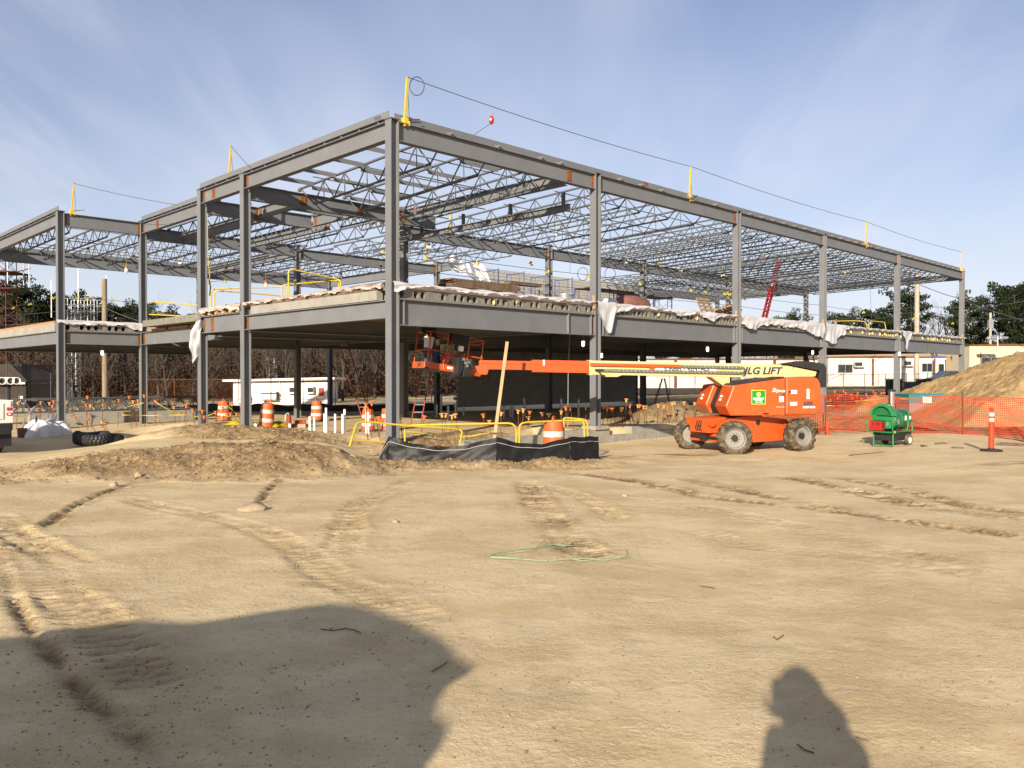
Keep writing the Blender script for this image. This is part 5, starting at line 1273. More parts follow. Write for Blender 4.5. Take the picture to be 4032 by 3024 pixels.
# stack of old scaffold planks
ps = thing('plank_stack', 'long stack of dark weathered planks on the slab edge above the lift basket', 'lumber', B(3.4, 1.4, 4.05))
u0, u1 = ufac(1752, 1.5), ufac(2010, 1.5)
for k in range(9):
    for j in range(3):
        du = rg.uniform(-0.12, 0.12); MB().box(B((u0 + u1) / 2 + du, 1.2 + j * 0.30, 4.20 + k * 0.052), (u1 - u0, 0.27, 0.046), MU).build('plank', 'wood_old', ps)
MB().box(B(u0 + 3.2, 1.3, 4.72), (1.5, 0.28, 0.10), MU).build('plank', 'wood_old', ps)
# pallets
def pallet():
    t = thing('pallet', 'x', 'pallet')
    for k in range(6): MB().box((0, -0.5 + k * 0.2, 0.11), (1.2, 0.13, 0.022)).build('board', 'wood_pallet', t)
    for k in range(3): MB().box((-0.5 + k * 0.5, 0, 0.055), (0.05, 1.1, 0.085)).build('stringer', 'wood_pallet', t)
    return t
pal = pallet(); rzU = math.atan2(UX.y, UX.x)
for px, v, dz, rx, ry, lb in ((2775, 1.6, 0.50, 1.15, 0.0, 'worn timber pallet tipped up on its edge beside the column on the slab'), (2840, 1.6, 0.10, 0.0, 0.12, 'pallet lying flat at the bottom of the small heap on the slab'),
                              (2850, 1.7, 0.28, 0.15, -0.15, 'pallet lying askew on the middle of the small heap'), (2862, 1.5, 0.48, -0.2, 0.2, 'topmost tilted pallet of the small heap by the third column')):
    place(pal, USED, B(ufac(px, v), v, 4.05 + dz), rzU, lb, 'pallets on the slab', 0.85, rx, ry)
# bundles, bags, buckets
rl = thing('insulation_roll', 'dusty red bundle wrapped in plastic on the slab beside the first facade column', 'bundle', B(ufac(2475, 2.0), 2.0, 4.05))
MB().lathe([(0, 0), (0.30, 0.02), (0.38, 0.2), (0.40, 0.9), (0.36, 1.5), (0.25, 1.68), (0, 1.7)], B(ufac(2440, 2.0), 2.0, 4.45), UX, 18).build('roll', 'insulation', rl, True)
cb = thing('plastic_bundle', 'crumpled clear plastic sheeting heaped next to the red bundle', 'plastic sheeting', B(ufac(2400, 1.6), 1.6, 4.05))
def cfn(s, t):
    a = s * 2 * math.pi; r = 0.6 * math.sin(math.pi * t * 0.5) * (1 + 0.2 * math.sin(5 * a)); return B(ufac(2400, 1.6) + r * math.cos(a), 1.6 + r * 0.6 * math.sin(a), 4.06 + 0.5 * (1 - t ** 1.5) + 0.07 * math.sin(7 * a + 9 * t))
MB().sheet(cfn, 28, 8).build('sheet', 'plastic_sheet', cb, True)
wbk = thing('mortar_tub', 'round pale grey tub on the slab before the first facade column', 'tub', B(ufac(2224, 2.0), 2.0, 4.05))
MB().lathe([(0, 0), (0.26, 0), (0.32, 0.52), (0.34, 0.52), (0.34, 0.56), (0.30, 0.56), (0.27, 0.08), (0, 0.08)], B(ufac(2224, 2.0), 2.0, 4.06), (0, 0, 1), 22).build('tub', 'galv', wbk, True)
lm = thing('lumber_pack', 'low pack of orange timber and yellow forms beyond the red bundle', 'lumber', B(ufac(2590, 1.8), 1.8, 4.05))
for k in range(4): MB().box(B(ufac(2590, 1.8) + rg.uniform(-0.2, 0.2), 1.6 + (k % 2) * 0.3, 4.14 + (k // 2) * 0.13), (2.0, 0.26, 0.11), MU).build('timber', 'wood_orange' if k < 2 else 'wood_new', lm)
for k in range(3):
    c = B(0.6 + k * 0.04, 1.3 + k * 0.75, 4.22); o = put(plank_mesh(0.7, 0.5, 0.26, (1, 1)), 'plank_offcut', 'plank_concrete', (0, 0, 0), frame(-VX), FR) if False else None
    hb_ = MB(); 
    t = thing('plank_offcut', ('hollow concrete plank offcut on the slab nearest the corner column', 'middle hollow concrete plank offcut on the slab by the corner', 'hollow concrete plank offcut farthest from the corner column')[k], 'concrete offcut', c)
    me = plank_mesh(0.62, 0.5, 0.26, (1, 1)); ob = link('offcut', me, 'plank_concrete', t); mm = frame(-VX).to_4x4(); mm.translation = VX * 0.3 + Vector((0, 0, -0.12)); ob.matrix_local = mm
# red hoist mast
rm = thing('hoist_mast', 'tall leaning red ladder-like hoist mast on the upper floor', 'hoist', B(30, 8, 4.05))
ma, mb_ = at(2995, 1290, 54), at(3065, 1020, 58); sd = Vector((0.26, 0.05, 0.0))
m_ = MB()
for s in (0, 1): m_.tube([ma + sd * s, mb_ + sd * s * 0.8], 0.05, 6); m_.tube([ma + sd * s + Vector((0, 0.3, 0)), mb_ + sd * s * 0.8 + Vector((0, 0.3, 0))], 0.04, 6)
for k in range(18):
    a = ma.lerp(mb_, k / 18); b = ma.lerp(mb_, (k + 0.6) / 18); m_.tube([a, a + sd], 0.03, 5); m_.tube([a, b + sd], 0.025, 5)
m_.build('mast', 'red', rm)
MB().cyl(at(2925, 1277, 54), at(3000, 1270, 54), 0.16, 0.22, 14).build('drum', 'red', rm, True); MB().box(at(2990, 1288, 54), (2.0, 0.8, 0.12)).build('base', 'dark_rust', rm)
# plastic sheeting hanging over the slab edge
def edge_sheet(label, p0, p1, out, top, lens, seedv, m='plastic_sheet', n=70):
    a, b = Vector(p0), Vector(p1); L = (b - a).length; o_ = Vector(out)
    t = thing('plastic_sheet', label, 'plastic sheeting', a + Vector((0, 0, top)))
    def ln(s):
        x = s * (len(lens) - 1); i = min(int(x), len(lens) - 2); f = x - i; f = f * f * (3 - 2 * f); return lens[i] * (1 - f) + lens[i + 1] * f
    def fn(s, q):
        p = a.lerp(b, s); drop = ln(s) + 0.03 * math.sin(s * L * 8 + seedv) + 0.02 * math.sin(s * L * 23)
        if q < 0.35:
            k = q / 0.35; off = -0.12 + 0.24 * k; z = top + 0.015 + 0.02 * math.sin(s * L * 6 + seedv) * (1 - abs(2 * k - 1)) + 0.02 * abs(math.sin(s * L * 3 + seedv))
        else:
            k = (q - 0.35) / 0.65; off = 0.125 + 0.035 * math.sin(s * L * 5 + seedv) * k + 0.03 * math.sin(s * L * 14 + k * 4) * k + 0.015 * math.sin(k * 7 + s * L * 3); z = top - drop * k
        return p + o_ * off + Vector((0, 0, z))
    MB().sheet(fn, n, 14).build('sheet', m, t, True)
    return t
ex = -0.075
edge_sheet('crumpled clear plastic sheet along the slab edge over the lift basket', B(-0.1, ex), B(8.2, ex), nU, 4.16, [0.22, 0.05, 0.07, 0.10, 0.06, 0.05, 0.08, 0.05, 0.05], 1.0)
edge_sheet('plastic sheet with a ragged hanging lobe at the first facade column', B(8.3, ex), B(9.3, ex), nU, 4.17, [0.30, 0.85, 1.0, 0.35], 2.0, n=20)
edge_sheet('ragged plastic sheet on the slab edge above the beige boom', B(9.3, ex), B(17.3, ex), nU, 4.16, [0.30, 0.12, 0.06, 0.07, 0.22, 0.06, 0.30, 0.05, 0.05], 3.0)
edge_sheet('deep swag of white plastic sheet beyond the third facade column', B(17.6, ex), B(25.3, ex), nU, 4.17, [0.35, 0.55, 0.30, 0.24, 0.32, 0.26, 0.40, 0.60, 0.70], 4.0)
edge_sheet('pointed white plastic flap hanging at the fourth facade column', B(25.4, ex), B(28.0, ex), nU, 4.18, [0.8, 0.98, 0.5, 0.15], 5.0, n=30)
edge_sheet('thin strip of white plastic along the far slab edge', B(28.0, ex), B(45.9, ex), nU, 4.16, [0.06, 0.05, 0.05, 0.06, 0.05, 0.07, 0.06], 6.0, n=100)
edge_sheet('narrow white plastic tongue hanging at the fifth facade column', B(35.0, ex), B(36.3, ex), nU, 4.19, [0.2, 1.05, 0.25], 7.0, n=16)
edge_sheet('pinkish plastic wrap along the slab edge of the left-hand face', B(ex, 0.2), B(ex, 8.2), nV, 4.14, [0.10, 0.06, 0.07, 0.06, 0.08, 0.07], 8.0, 'pink_wrap')
edge_sheet('pinkish plastic wrap on the short bay between the two left-hand columns', B(ex, 8.4), B(ex, 11.6), nV, 4.12, [0.22, 0.12, 0.13, 0.16], 9.0, 'pink_wrap', 30)
edge_sheet('grey plastic wrap over the plank ends of the left wing', B(UC - 0.1, V3 + ex), B(UL - 0.2, V3 + ex), nU, 3.98, [0.34, 0.13, 0.12, 0.16, 0.12], 10.0, 'plastic_sheet', 36)
# long torn tongue at the second left-hand column
ht = at(792, 1262, 30.3)
def hfn(s, t):
    w = 0.16 + 0.26 * math.sin(math.pi * min(1, 0.25 + 0.75 * t)); c = ht + Vector((-0.32 * t - 0.08 * math.sin(t * 5), -0.05, -1.50 * t))
    return c + Vector(((s - 0.5) * w, 0.08 * math.sin(s * 9 + t * 7) + 0.05 * math.sin(t * 17), -0.10 * math.sin(s * 5) * t))
drape('plastic_sheet', 'long torn tongue of white plastic hanging beside the second left-hand column', 'plastic sheeting', [ht], hfn, 'plastic_sheet', 12, 34)
# yellow guard rails on the upper floor
def uprail(path, label, r=0.026):
    pts = [at(*p) for p in path]; t = thing('guard_rail', label, 'guard rail', pts[0], 'yellow guard rails on the upper floor')
    MB().tube(pts, r, 7).build('rail_tube', 'yellow', t, True); return t
def y2(x, y, Y): return z2(x, y) + (Y,)
uprail([y2(290, 420, 30), y2(290, 230, 30), y2(298, 207, 30), y2(320, 195, 30), y2(560, 186, 30.5), y2(890, 178, 31), y2(930, 182, 31), y2(948, 200, 31), y2(952, 300, 31)], 'long low yellow guard rail above the short left-hand bay')
uprail([y2(318, 420, 30.4), y2(318, 240, 30.4), y2(326, 220, 30.4), y2(350, 210, 30.4), y2(560, 225, 31), y2(1000, 262, 32)], 'second yellow guard rail just behind the long low one')
uprail([y2(965, 330, 27.6), y2(965, 55, 27.6), y2(972, 32, 27.6), y2(990, 22, 27.6), y2(1385, 108, 28.6), y2(1412, 122, 28.6), y2(1420, 145, 28.6), y2(1420, 260, 28.6)], 'highest yellow guard rail sloping behind the left-hand slab edge')
uprail([y2(903, 300, 27.8), y2(905, 190, 27.8), y2(912, 168, 27.8), y2(935, 158, 27.8), y2(1370, 120, 28.8), y2(1392, 128, 28.8), y2(1403, 150, 28.8), y2(1405, 260, 28.8)], 'yellow guard rail crossing in front of the highest one')
uprail([(588, 1188, 36), (690, 1194, 35), (785, 1203, 34)], 'upper of the two straight yellow bars across the recessed bay'); uprail([(588, 1238, 36), (690, 1243, 35), (785, 1250, 34)], 'lower of the two straight yellow bars across the recessed bay')
uprail([(3262, 1265, 47), (3368, 1263, 48), (3405, 1266, 48), (3413, 1280, 48), (3415, 1310, 48)], 'yellow guard rail on the far slab beside the fourth facade column')
uprail([(3421, 1312, 48), (3421, 1276, 48), (3430, 1264, 48), (3480, 1268, 49), (3486, 1280, 49), (3488, 1310, 49)], 'yellow guard rail on the far slab nearer the fifth facade column')
# lifeline posts on the roof beams
def stanchion():
    t = thing('lifeline_post', 'x', 'lifeline post')
    MB().bar((0, 0, 0.0), (0.13, 0, 1.30), 0.065, 0.065).build('post', 'yellow', t)
    MB().box((0, 0, -0.10), (0.16, 0.20, 0.26)).box((-0.08, 0, -0.22), (0.06, 0.24, 0.10)).box((0.09, 0, -0.16), (0.05, 0.26, 0.16)).build('clamp', 'yellow', t, bevel=0.01)
    MB().cyl((0.0, 0.05, -0.02), (0.62, 0.05, 0.10), 0.014, None, 6).cyl((0.0, -0.06, -0.06), (0.55, -0.06, 0.08), 0.014, None, 6).build('clamp_screw', 'dark_rust', t)
    MB().tube([(0.13, 0.02, 1.28), (0.17, 0.03, 0.6), (0.2, 0.03, 0.05)], 0.008, 5).build('guy_wire', 'cable', t)
    MB().ball((0.13, 0, 1.33), 0.035, 8, 5).build('eye', 'galv', t)
    return t
stp = stanchion(); TOPS = []
for u, v, z, lb in ((0.42, 0.0, 8.62, 'yellow lifeline post with coiled cable on the front corner of the roof'), (14.05, 0.0, 8.62, 'yellow lifeline post on the roof beam between the first and second bays'),
                    (30.4, 0.0, 8.62, 'yellow lifeline post on the roof beam above the fourth bay'), (45.5, 0.0, 8.62, 'yellow lifeline post at the far end of the right-hand roof beam'),
                    (UL + 0.45, V3, 8.6, 'yellow lifeline post on the roof corner of the left wing'), (0.3, 10.2, 8.75, 'yellow lifeline post showing above the left-hand roof edge'),
                    (11.0, V1, 8.30, 'yellow lifeline post on the inner roof girder seen through the joists'), (15.6, VR, 8.26, 'yellow lifeline post above the white tarpaulin'), (27.0, V1, 8.25, 'yellow lifeline post deep in the roof behind the second facade column')):
    o = place(stp, USED, B(u, v, z), rzU, lb, 'lifeline posts on the roof', 0.86, 0.0, -0.02); TOPS.append(B(u + 0.11, v, z + 1.14))
def cable(pts, label, r=0.010, sag=0.0, m='cable', cat='cable', name='steel_cable'):
    q = []
    for a, b in zip(pts[:-1], pts[1:]):
        for k in range(12): s = k / 12; q.append(Vector(a).lerp(Vector(b), s) - Vector((0, 0, sag * 4 * s * (1 - s))))
    q.append(Vector(pts[-1])); t = thing(name, label, cat, q[0]); MB().tube(q, r, 5).build('strand', m, t); return t
cable(TOPS[:4], 'thin lifeline cable strung over the right-hand roof edge', 0.011, 0.12)
cable([TOPS[4], at(690, 806, 31)], 'thin lifeline cable from the left wing towards the main roof', 0.010, 0.05)
cable([TOPS[5], at(980, 655, 27)], 'short thin cable running from the post on the left-hand roof edge', 0.010, 0.02)
co = thing('cable_coil', 'coil of dark cable hanging at the corner lifeline post', 'cable', TOPS[0] + Vector((0.25, 0, -0.25)))
MB().tube([TOPS[0] + Vector((0.24 + 0.20 * math.sin(a * 0.35), 0.02 * math.sin(a), -0.24 + 0.25 * math.cos(a * 0.35))) for a in range(0, 37)], 0.012, 5).build('coil', 'cable', co)
rr_ = thing('retractable_lifeline', 'red teardrop fall-arrest reel hanging on the roof lifeline', 'lifeline', at(1935, 500, 25.2))
p = at(1935, 473, 25.2); MB().ball(p, 0.11, 14, 9, (0.72, 0.5, 1.25)).build('casing', 'red', rr_, True); MB().box(p + Vector((-0.02, -0.085, 0)), (0.06, 0.01, 0.06)).build('label', 'decal_white', rr_)
MB().tube([p + Vector((0.03, 0, 0.15)), p + Vector((0.08, 0, 0.25)), at(1947, 442, 25.2)], 0.012, 5).build('hook', 'galv', rr_); MB().tube([p + Vector((-0.05, 0, -0.12)), at(1858, 536, 26)], 0.008, 5).build('line', 'cable', rr_)
# safety cables with yellow flags on the upper floor
def flagged(pts, label, flags, seedv):
    t = cable(pts, label, 0.009, 0.05); rq = random.Random(seedv)
    for k in range(flags):
        i = rq.randrange(len(pts) - 1); s = rq.random(); c = Vector(pts[i]).lerp(Vector(pts[i + 1]), s) - Vector((0, 0, 0.2 * s * (1 - s)))
        MB().sheet(lambda a, b, c=c, q=rq.random() * 6: c + Vector(((a - 0.3) * 0.15, 0.03 * math.sin(a * 8 + q), -b * 0.08 + 0.04 * math.sin(a * 7 + q))), 4, 3).build('flag', 'yellow_tape', t)
    return t
flagged([B(u, 0.16, 5.10) for u in UU], 'safety cable with yellow flags along the upper right-hand facade', 14, 5); flagged([B(u, 0.16, 4.62) for u in UU], 'lower safety cable without slack along the upper right-hand facade', 2, 6)
flagged([B(0.16, 0, 5.15), B(0.16, 8.35, 5.15), B(0.16, V2, 5.15)], 'safety cable with a few flags along the upper left-hand face', 3, 7)
flagged([B(UC, V3, 4.95), B(UL, V3, 5.05), B(UL, VB, 5.0)], 'safety cable with yellow flags round the left wing', 8, 8)
flagged([B(u, V1, 5.30) for u in UU[1:]], 'safety cable with yellow flags along the inner column line', 12, 9)
for k, px in enumerate((2295, 2402)):
    c = at(px, 1079, 34.5); cc = thing('cable_coil', ('cable coil hung just before the first facade column', 'cable coil hung just after the first facade column')[k], 'cable', c)
    MB().tube([c + Vector((0.22 * math.sin(a * 0.36), 0.02 * math.sin(a), 0.27 * math.cos(a * 0.36))) for a in range(0, 36)], 0.011, 5).build('coil', 'cable', cc)
pr = cable([at(2243, 1000, 33), at(2248, 1200, 29), at(2237, 1480, 28.4), at(2236, 1690, 28.4)], 'thin rope hanging straight down past the floor beam and boom', 0.007, 0.0, 'rope', 'rope', 'hanging_rope')
cable([at(3420, 985, 47), at(3432, 1290, 47), at(3462, 1530, 47)], 'long slack rope hanging from the far lifeline post', 0.009, 0.0, 'cable', 'rope', 'hanging_rope')
cable([at(3582, 1020, 50), at(3590, 1330, 50), at(3595, 1400, 50)], 'straight rope hanging beyond the fifth facade column', 0.008, 0.0, 'cable', 'rope', 'hanging_rope')
cc_ = thing('power_cord', 'yellow power cord hanging down the second left-hand column', 'cord', at(817, 840, 29.8))
MB().tube([at(817, 840, 29.8), at(818, 1000, 29.8), at(826, 1090, 29.8), at(823, 1100, 29.8)], 0.014, 5).build('cord', 'yellow_tape', cc_); MB().tube([at(823, 1100, 29.8), at(829, 1130, 29.8), at(826, 1165, 29.8)], 0.025, 6).build('plug', 'black', cc_)
# temporary lamps
def lamp(kind):
    t = thing('work_lamp', 'x', 'lamp')
    MB().cyl((0, 0, -0.02), (0, 0, 0.45), 0.008, None, 5).build('cord', 'yellow_tape', t)
    MB().lathe([(0, 0.02), (0.05, 0.02), (0.085, -0.05), (0.085, -0.10), (0, -0.10)], (0, 0, 0), (0, 0, 1), 14).build('socket', 'orange_plastic' if kind != 'clear' else 'black', t, True)
    b = MB()
    if kind == 'clear':
        for s in (-1, 1): b.ball((0.075 * s, 0, -0.18), 0.085, 10, 7)
    else: b.lathe([(0.0, -0.10), (0.07, -0.10), (0.075, -0.30), (0.05, -0.36), (0, -0.37)], (0, 0, 0), (0, 0, 1), 14)
    b.build('bulb', 'bulb' if kind == 'lit' else ('bulb_off' if kind == 'clear' else 'decal_white'), t, True)
    if kind != 'clear':
        g_ = MB()
        for k in range(6): a = k * math.pi / 3; g_.tube([(0.085 * math.cos(a), 0.085 * math.sin(a), -0.1), (0.095 * math.cos(a), 0.095 * math.sin(a), -0.3), (0, 0, -0.42)], 0.006, 4)
        g_.build('cage', 'galv', t)
    return t
for kind, spots, grp, lb in (('cage', ((1634, 815, 27.5), (2190, 905, 36), (2735, 955, 44), (3015, 1005, 50), (1047, 1108, 33), (1343, 1075, 36), (3040, 1110, 54), (3327, 1068, 48), (497, 1050, 36)), 'caged lamps under the roof', 'unlit caged lamp hanging below the roof joists'),
                             ('clear', ((347, 975, 37), (527, 1005, 38), (710, 1025, 38), (890, 1050, 39), (2465, 1025, 40), (2680, 1058, 42), (2845, 1075, 44), (2752, 1150, 58), (2090, 1030, 36), (2932, 1175, 60), (1500, 1045, 37), (1690, 960, 34)), 'clear bulbs under the roof', 'pair of clear bulbs hanging below the roof joists'),
                             ('lit', ((402, 1375, 36), (2296, 1336, 31), (2368, 1385, 36), (2786, 1360, 36), (3200, 1376, 44), (3542, 1382, 46)), 'lit lamps under the slab', 'glowing caged lamp hanging under the floor slab')):
    pr_ = lamp(kind)
    for sp in spots: place(pr_, USED, at(*sp), rg.random() * 3, lb, grp, 0.72)
    ranked(grp)
# ladders
def ladder(a, b, w, label, m='ladder_red', n=11):
    a, b, w = Vector(a), Vector(b), Vector(w); t = thing('ladder', label, 'ladder', a)
    for s in (-0.5, 0.5): MB().bar(a + w * s, b + w * s, 0.035, 0.08, (0, 1, 0)).build('rail', m, t)
    for k in range(n): c = a.lerp(b, (k + 0.7) / n); MB().bar(c - w * 0.5, c + w * 0.5, 0.03, 0.03).build('rung', 'galv', t)
    return t
la = at(1445, 1640, 34.0); la.z = gz(la.x, la.y); ladder(la, at(1352, 1352, 35.6), (0.34, 0.1, 0.0), 'long red ladder leaning under the floor left of the corner column')
lb_ = at(1637, 1655, 30.5); lb_.z = gz(lb_.x, lb_.y); ladder(lb_, at(1680, 1440, 31.2), (0.36, 0.06, 0), 'orange-red ladder standing behind the corner column under the basket', 'ladder_red', 8)
for s, lbl in ((-1, 'left-hand'), (1, 'right-hand')):
    pass
sl = thing('step_ladder', 'tall red stepladder standing in the dark ground floor beneath the boom', 'ladder', at(2605, 1640, 42))
for dx in (-0.55, 0.55):
    for w in (-0.2, 0.2): MB().bar(at(2605, 1640, 42) + Vector((dx, w, 0)), at(2612, 1490, 42) + Vector((dx * 0.1, w * 0.6, 0)), 0.03, 0.07, (0, 1, 0)).build('rail', 'ladder_red', sl)
for k in range(6): c = at(2605, 1640, 42).lerp(at(2612, 1490, 42), (k + 0.5) / 6.5); MB().box(c + Vector((-0.55 + 0.45 * k / 6, 0, 0)), (0.05, 0.4, 0.025)).build('step', 'galv', sl)
ladder(at(3232, 1640, 43), at(3188, 1385, 44.5), (0.34, 0.1, 0), 'dark red ladder leaning behind the lift tail at the far bays')
# ------------------------------------------------------------------ left-hand edge of the site
rh = random.Random(31)
# utility truck, only its rear corner in view
TX0, TX1, TY = -15.75, xat(52, 22.9), 22.9; tg = gz(-14.6, 23.2)
TR = thing('utility_truck', 'white utility truck with pipes on its rack, rear corner at the left edge', 'truck', (TX1, TY, tg))
def tb_(x0, x1, y0, y1, z0, z1, name, m, par=TR, bevel=0.015): return MB().box(((x0 + x1) / 2, (y0 + y1) / 2, tg + (z0 + z1) / 2), (x1 - x0, y1 - y0, z1 - z0)).build(name, m, par, bevel=bevel)
body = tb_(TX0, TX1, TY, TY + 2.9, 0.78, 1.36, 'service_body', 'white'); tb_(TX0 + 0.1, TX1 - 0.1, TY - 0.16, TY, 0.50, 0.66, 'bumper', 'black'); tb_(TX0, TX1 - 0.02, TY - 0.02, TY + 2.9, 0.60, 0.775, 'skirt', 'black')
tb_(TX0 + 0.08, TX1 - 0.08, TY + 2.95, TY + 4.5, 0.60, 1.25, 'cab', 'white', bevel=0.08); cb_ = tb_(TX0 + 0.15, TX1 - 0.15, TY + 3.0, TY + 4.4, 1.26, 1.90, 'cab_roof', 'white', bevel=0.12)
tb_(TX0 + 0.13, TX1 - 0.13, TY + 3.15, TY + 4.2, 1.36, 1.75, 'window', 'glass', cb_); tb_(TX0 + 0.12, TX1 - 0.12, TY + 4.5, TY + 5.8, 0.60, 1.15, 'bonnet', 'white', bevel=0.08)
tb_(TX1 - 0.17, TX1 - 0.03, TY - 0.03, TY, 1.10, 1.18, 'tail_lamp', 'red_lens', body, 0.02); tb_(TX1 - 0.17, TX1 - 0.03, TY - 0.03, TY, 0.97, 1.05, 'tail_lamp', 'red_lens', body, 0.02)
tb_(TX1 - 0.135, TX1 - 0.075, TY - 0.036, TY - 0.029, 0.99, 1.03, 'reverse_lamp', 'white', body, 0); tb_(TX1 - 0.07, TX1 - 0.04, TY - 0.015, TY, 1.20, 1.26, 'reflector', 'red_lens', body, 0); tb_(TX1 - 0.07, TX1 - 0.04, TY - 0.015, TY, 1.262, 1.33, 'reflector', 'galv', body, 0)
tb_(TX0 + 0.25, TX1 - 0.24, TY - 0.02, TY, 0.88, 1.28, 'tailgate', 'white', body)
for x in (TX0 + 0.18, TX1 - 0.18):
    for y in (TY + 0.9, TY + 4.7):
        w = MB().lathe([(0.22, -0.11), (0.34, -0.12), (0.375, -0.08), (0.375, 0.08), (0.34, 0.12), (0.22, 0.11)], (x, y, tg + 0.375), (1, 0, 0), 26).build('wheel', 'rubber', TR, True)
        MB().lathe([(0.22, 0.10), (0.18, 0.05), (0, 0.06)], (x, y, tg + 0.375), (1, 0, 0), 20).build('rim', 'galv', w, True)
tb_(TX1 - 0.42, TX1 - 0.05, TY - 0.01, TY + 0.02, 0.20, 0.60, 'mud_flap', 'black', bevel=0)
for y in (TY + 0.15, TY + 2.7):
    for x in (TX0 + 0.06, TX1 - 0.06): MB().bar((x, y, tg + 1.3), (x, y, tg + 1.72), 0.06, 0.06).build('rack_post', 'black', TR)
    MB().bar((TX0, y, tg + 1.72), (TX1, y, tg + 1.72), 0.06, 0.07).build('rack_bar', 'black', TR)
for k, x in enumerate((TX1 - 0.13, TX1 - 0.33, TX1 + 0.02)):
    pt = thing('rack_pipe', ('middle of the white pipes on the truck rack', 'white pipe on the truck rack farthest from its edge', 'outermost white pipe on the truck rack')[k], 'pipe', (TX1, TY, tg + 2.03), 'pipes on the truck rack')
    pt.rotation_euler = (0, 0, R(47))
    MB().lathe([(0.085, -0.25), (0.10, -0.25), (0.10, 4.4), (0.085, 4.4), (0.085, -0.25)], (x, TY, tg + 2.03), (0, 1, 0), 18).build('pipe', 'pvc', pt, True)
TR.rotation_euler = (0, 0, R(47)); TR.scale = (1, 1, 1.10)
# white bulk sacks, corrugated pipe, bucket
def sack(c, rx, ry, h, label, seedv):
    t = thing('bulk_sack', label, 'sack', c, 'white sacks by the left column'); rq = random.Random(seedv); ph = [rq.random() * 6 for _ in range(6)]
    def fn(s, q):
        a = s * 2 * math.pi; r = math.cos(q * math.pi / 2) ** 0.55 * (1 + 0.16 * math.sin(3 * a + ph[0]) + 0.09 * math.sin(7 * a + ph[1])); z = h * math.sin(q * math.pi / 2) * (0.85 + 0.25 * math.sin(2 * a + ph[4])) + 0.06 * math.sin(5 * a + ph[2] + q * 5) * q
        x, y = c[0] + rx * r * math.cos(a) + 0.1 * q * math.sin(ph[3]), c[1] + ry * r * math.sin(a); return Vector((x, y, gz(x, y) - 0.02 + z))
    MB().sheet(fn, 40, 14).build('bag', 'tarp', t, True)
    MB().tube([Vector((c[0], c[1], gz(c[0], c[1]) + h)), Vector((c[0] + 0.03, c[1], gz(c[0], c[1]) + h + 0.22))], 0.03, 6).build('tie', 'scaffold_blue', t); return t
sack((xat(140, 29.4), 29.4, 0), 0.62, 0.45, 0.55, 'nearer crumpled white bulk sack by the left wing column', 1); sack((xat(205, 30.2), 30.2, 0), 0.60, 0.45, 0.55, 'farther crumpled white bulk sack by the left wing column', 2)
cpz = thing('drain_pipe_coil', 'coil of black corrugated drain pipe lying in the shade behind the dirt mound', 'drain pipe', (xat(360, 25.5), 25.5, gz(xat(360, 25.5), 25.5)))
m_ = MB(); cc0 = Vector((xat(362, 25.6), 25.6, gz(xat(362, 25.6), 25.6) + 0.13)); pts, rs = [], []
for k in range(150): a = k * 0.11; pts.append(cc0 + Vector((0.42 * math.cos(a), 0.34 * math.sin(a), 0.05 * k / 40 + 0.03 * math.sin(a * 2)))); rs.append(0.125 if k % 2 else 0.15)
m_.tube(pts, rs, 12); pts = [cc0 + Vector((0.35 + k * 0.02, 0.1 * math.sin(k * 0.1), 0.10 - 0.002 * k)) for k in range(26)]; m_.tube(pts, [0.15 if k % 2 else 0.18 for k in range(26)], 12)
m_.build('pipe', 'pipe_black', cpz, True)
bk2 = thing('bucket', 'faded red bucket with hoses beside the white sacks', 'bucket', gp(xat(86, 29), 29)); c = gp(xat(86, 29), 29)
MB().lathe([(0, 0), (0.14, 0), (0.16, 0.34), (0.145, 0.34), (0.13, 0.03), (0, 0.03)], c, (0, 0, 1), 18).build('pail', 'insulation', bk2, True); MB().tube([c + Vector((0, 0, 0.3)), c + Vector((0.1, 0, 0.7)), c + Vector((0.4, 0.1, 1.1))], 0.03, 6).build('hose', 'galv', bk2)
# joists stacked on the ground behind
JS = joist_mesh(8.4, 0.62, 0.6, 0.6, 0.7)
for k in range(6):
    c = B(-6.0 + (k % 2) * 3.5, V3 + 4.2 + (k // 2) * 0.16, 0.62 + 0.02 * (k % 3)); o = link('stored_joist', JS, 'joist_steel'); mm = MU.to_4x4(); mm.translation = c; o.matrix_local = mm
    tag(o, ORD[k] + ' of the loose steel joists standing behind the concrete grade beam', 'joist', 'stored joists')
for k in range(4): ob = MB().box(B(-4 + k * 3, V3 + 4.3, -0.02), (0.12, 0.9, 0.14), MU).build('timber_bearer', 'wood_old'); tag(ob, ORD[k] + ' dark timber bearer from the left under the loose joists', 'timber', 'bearers under the joists')
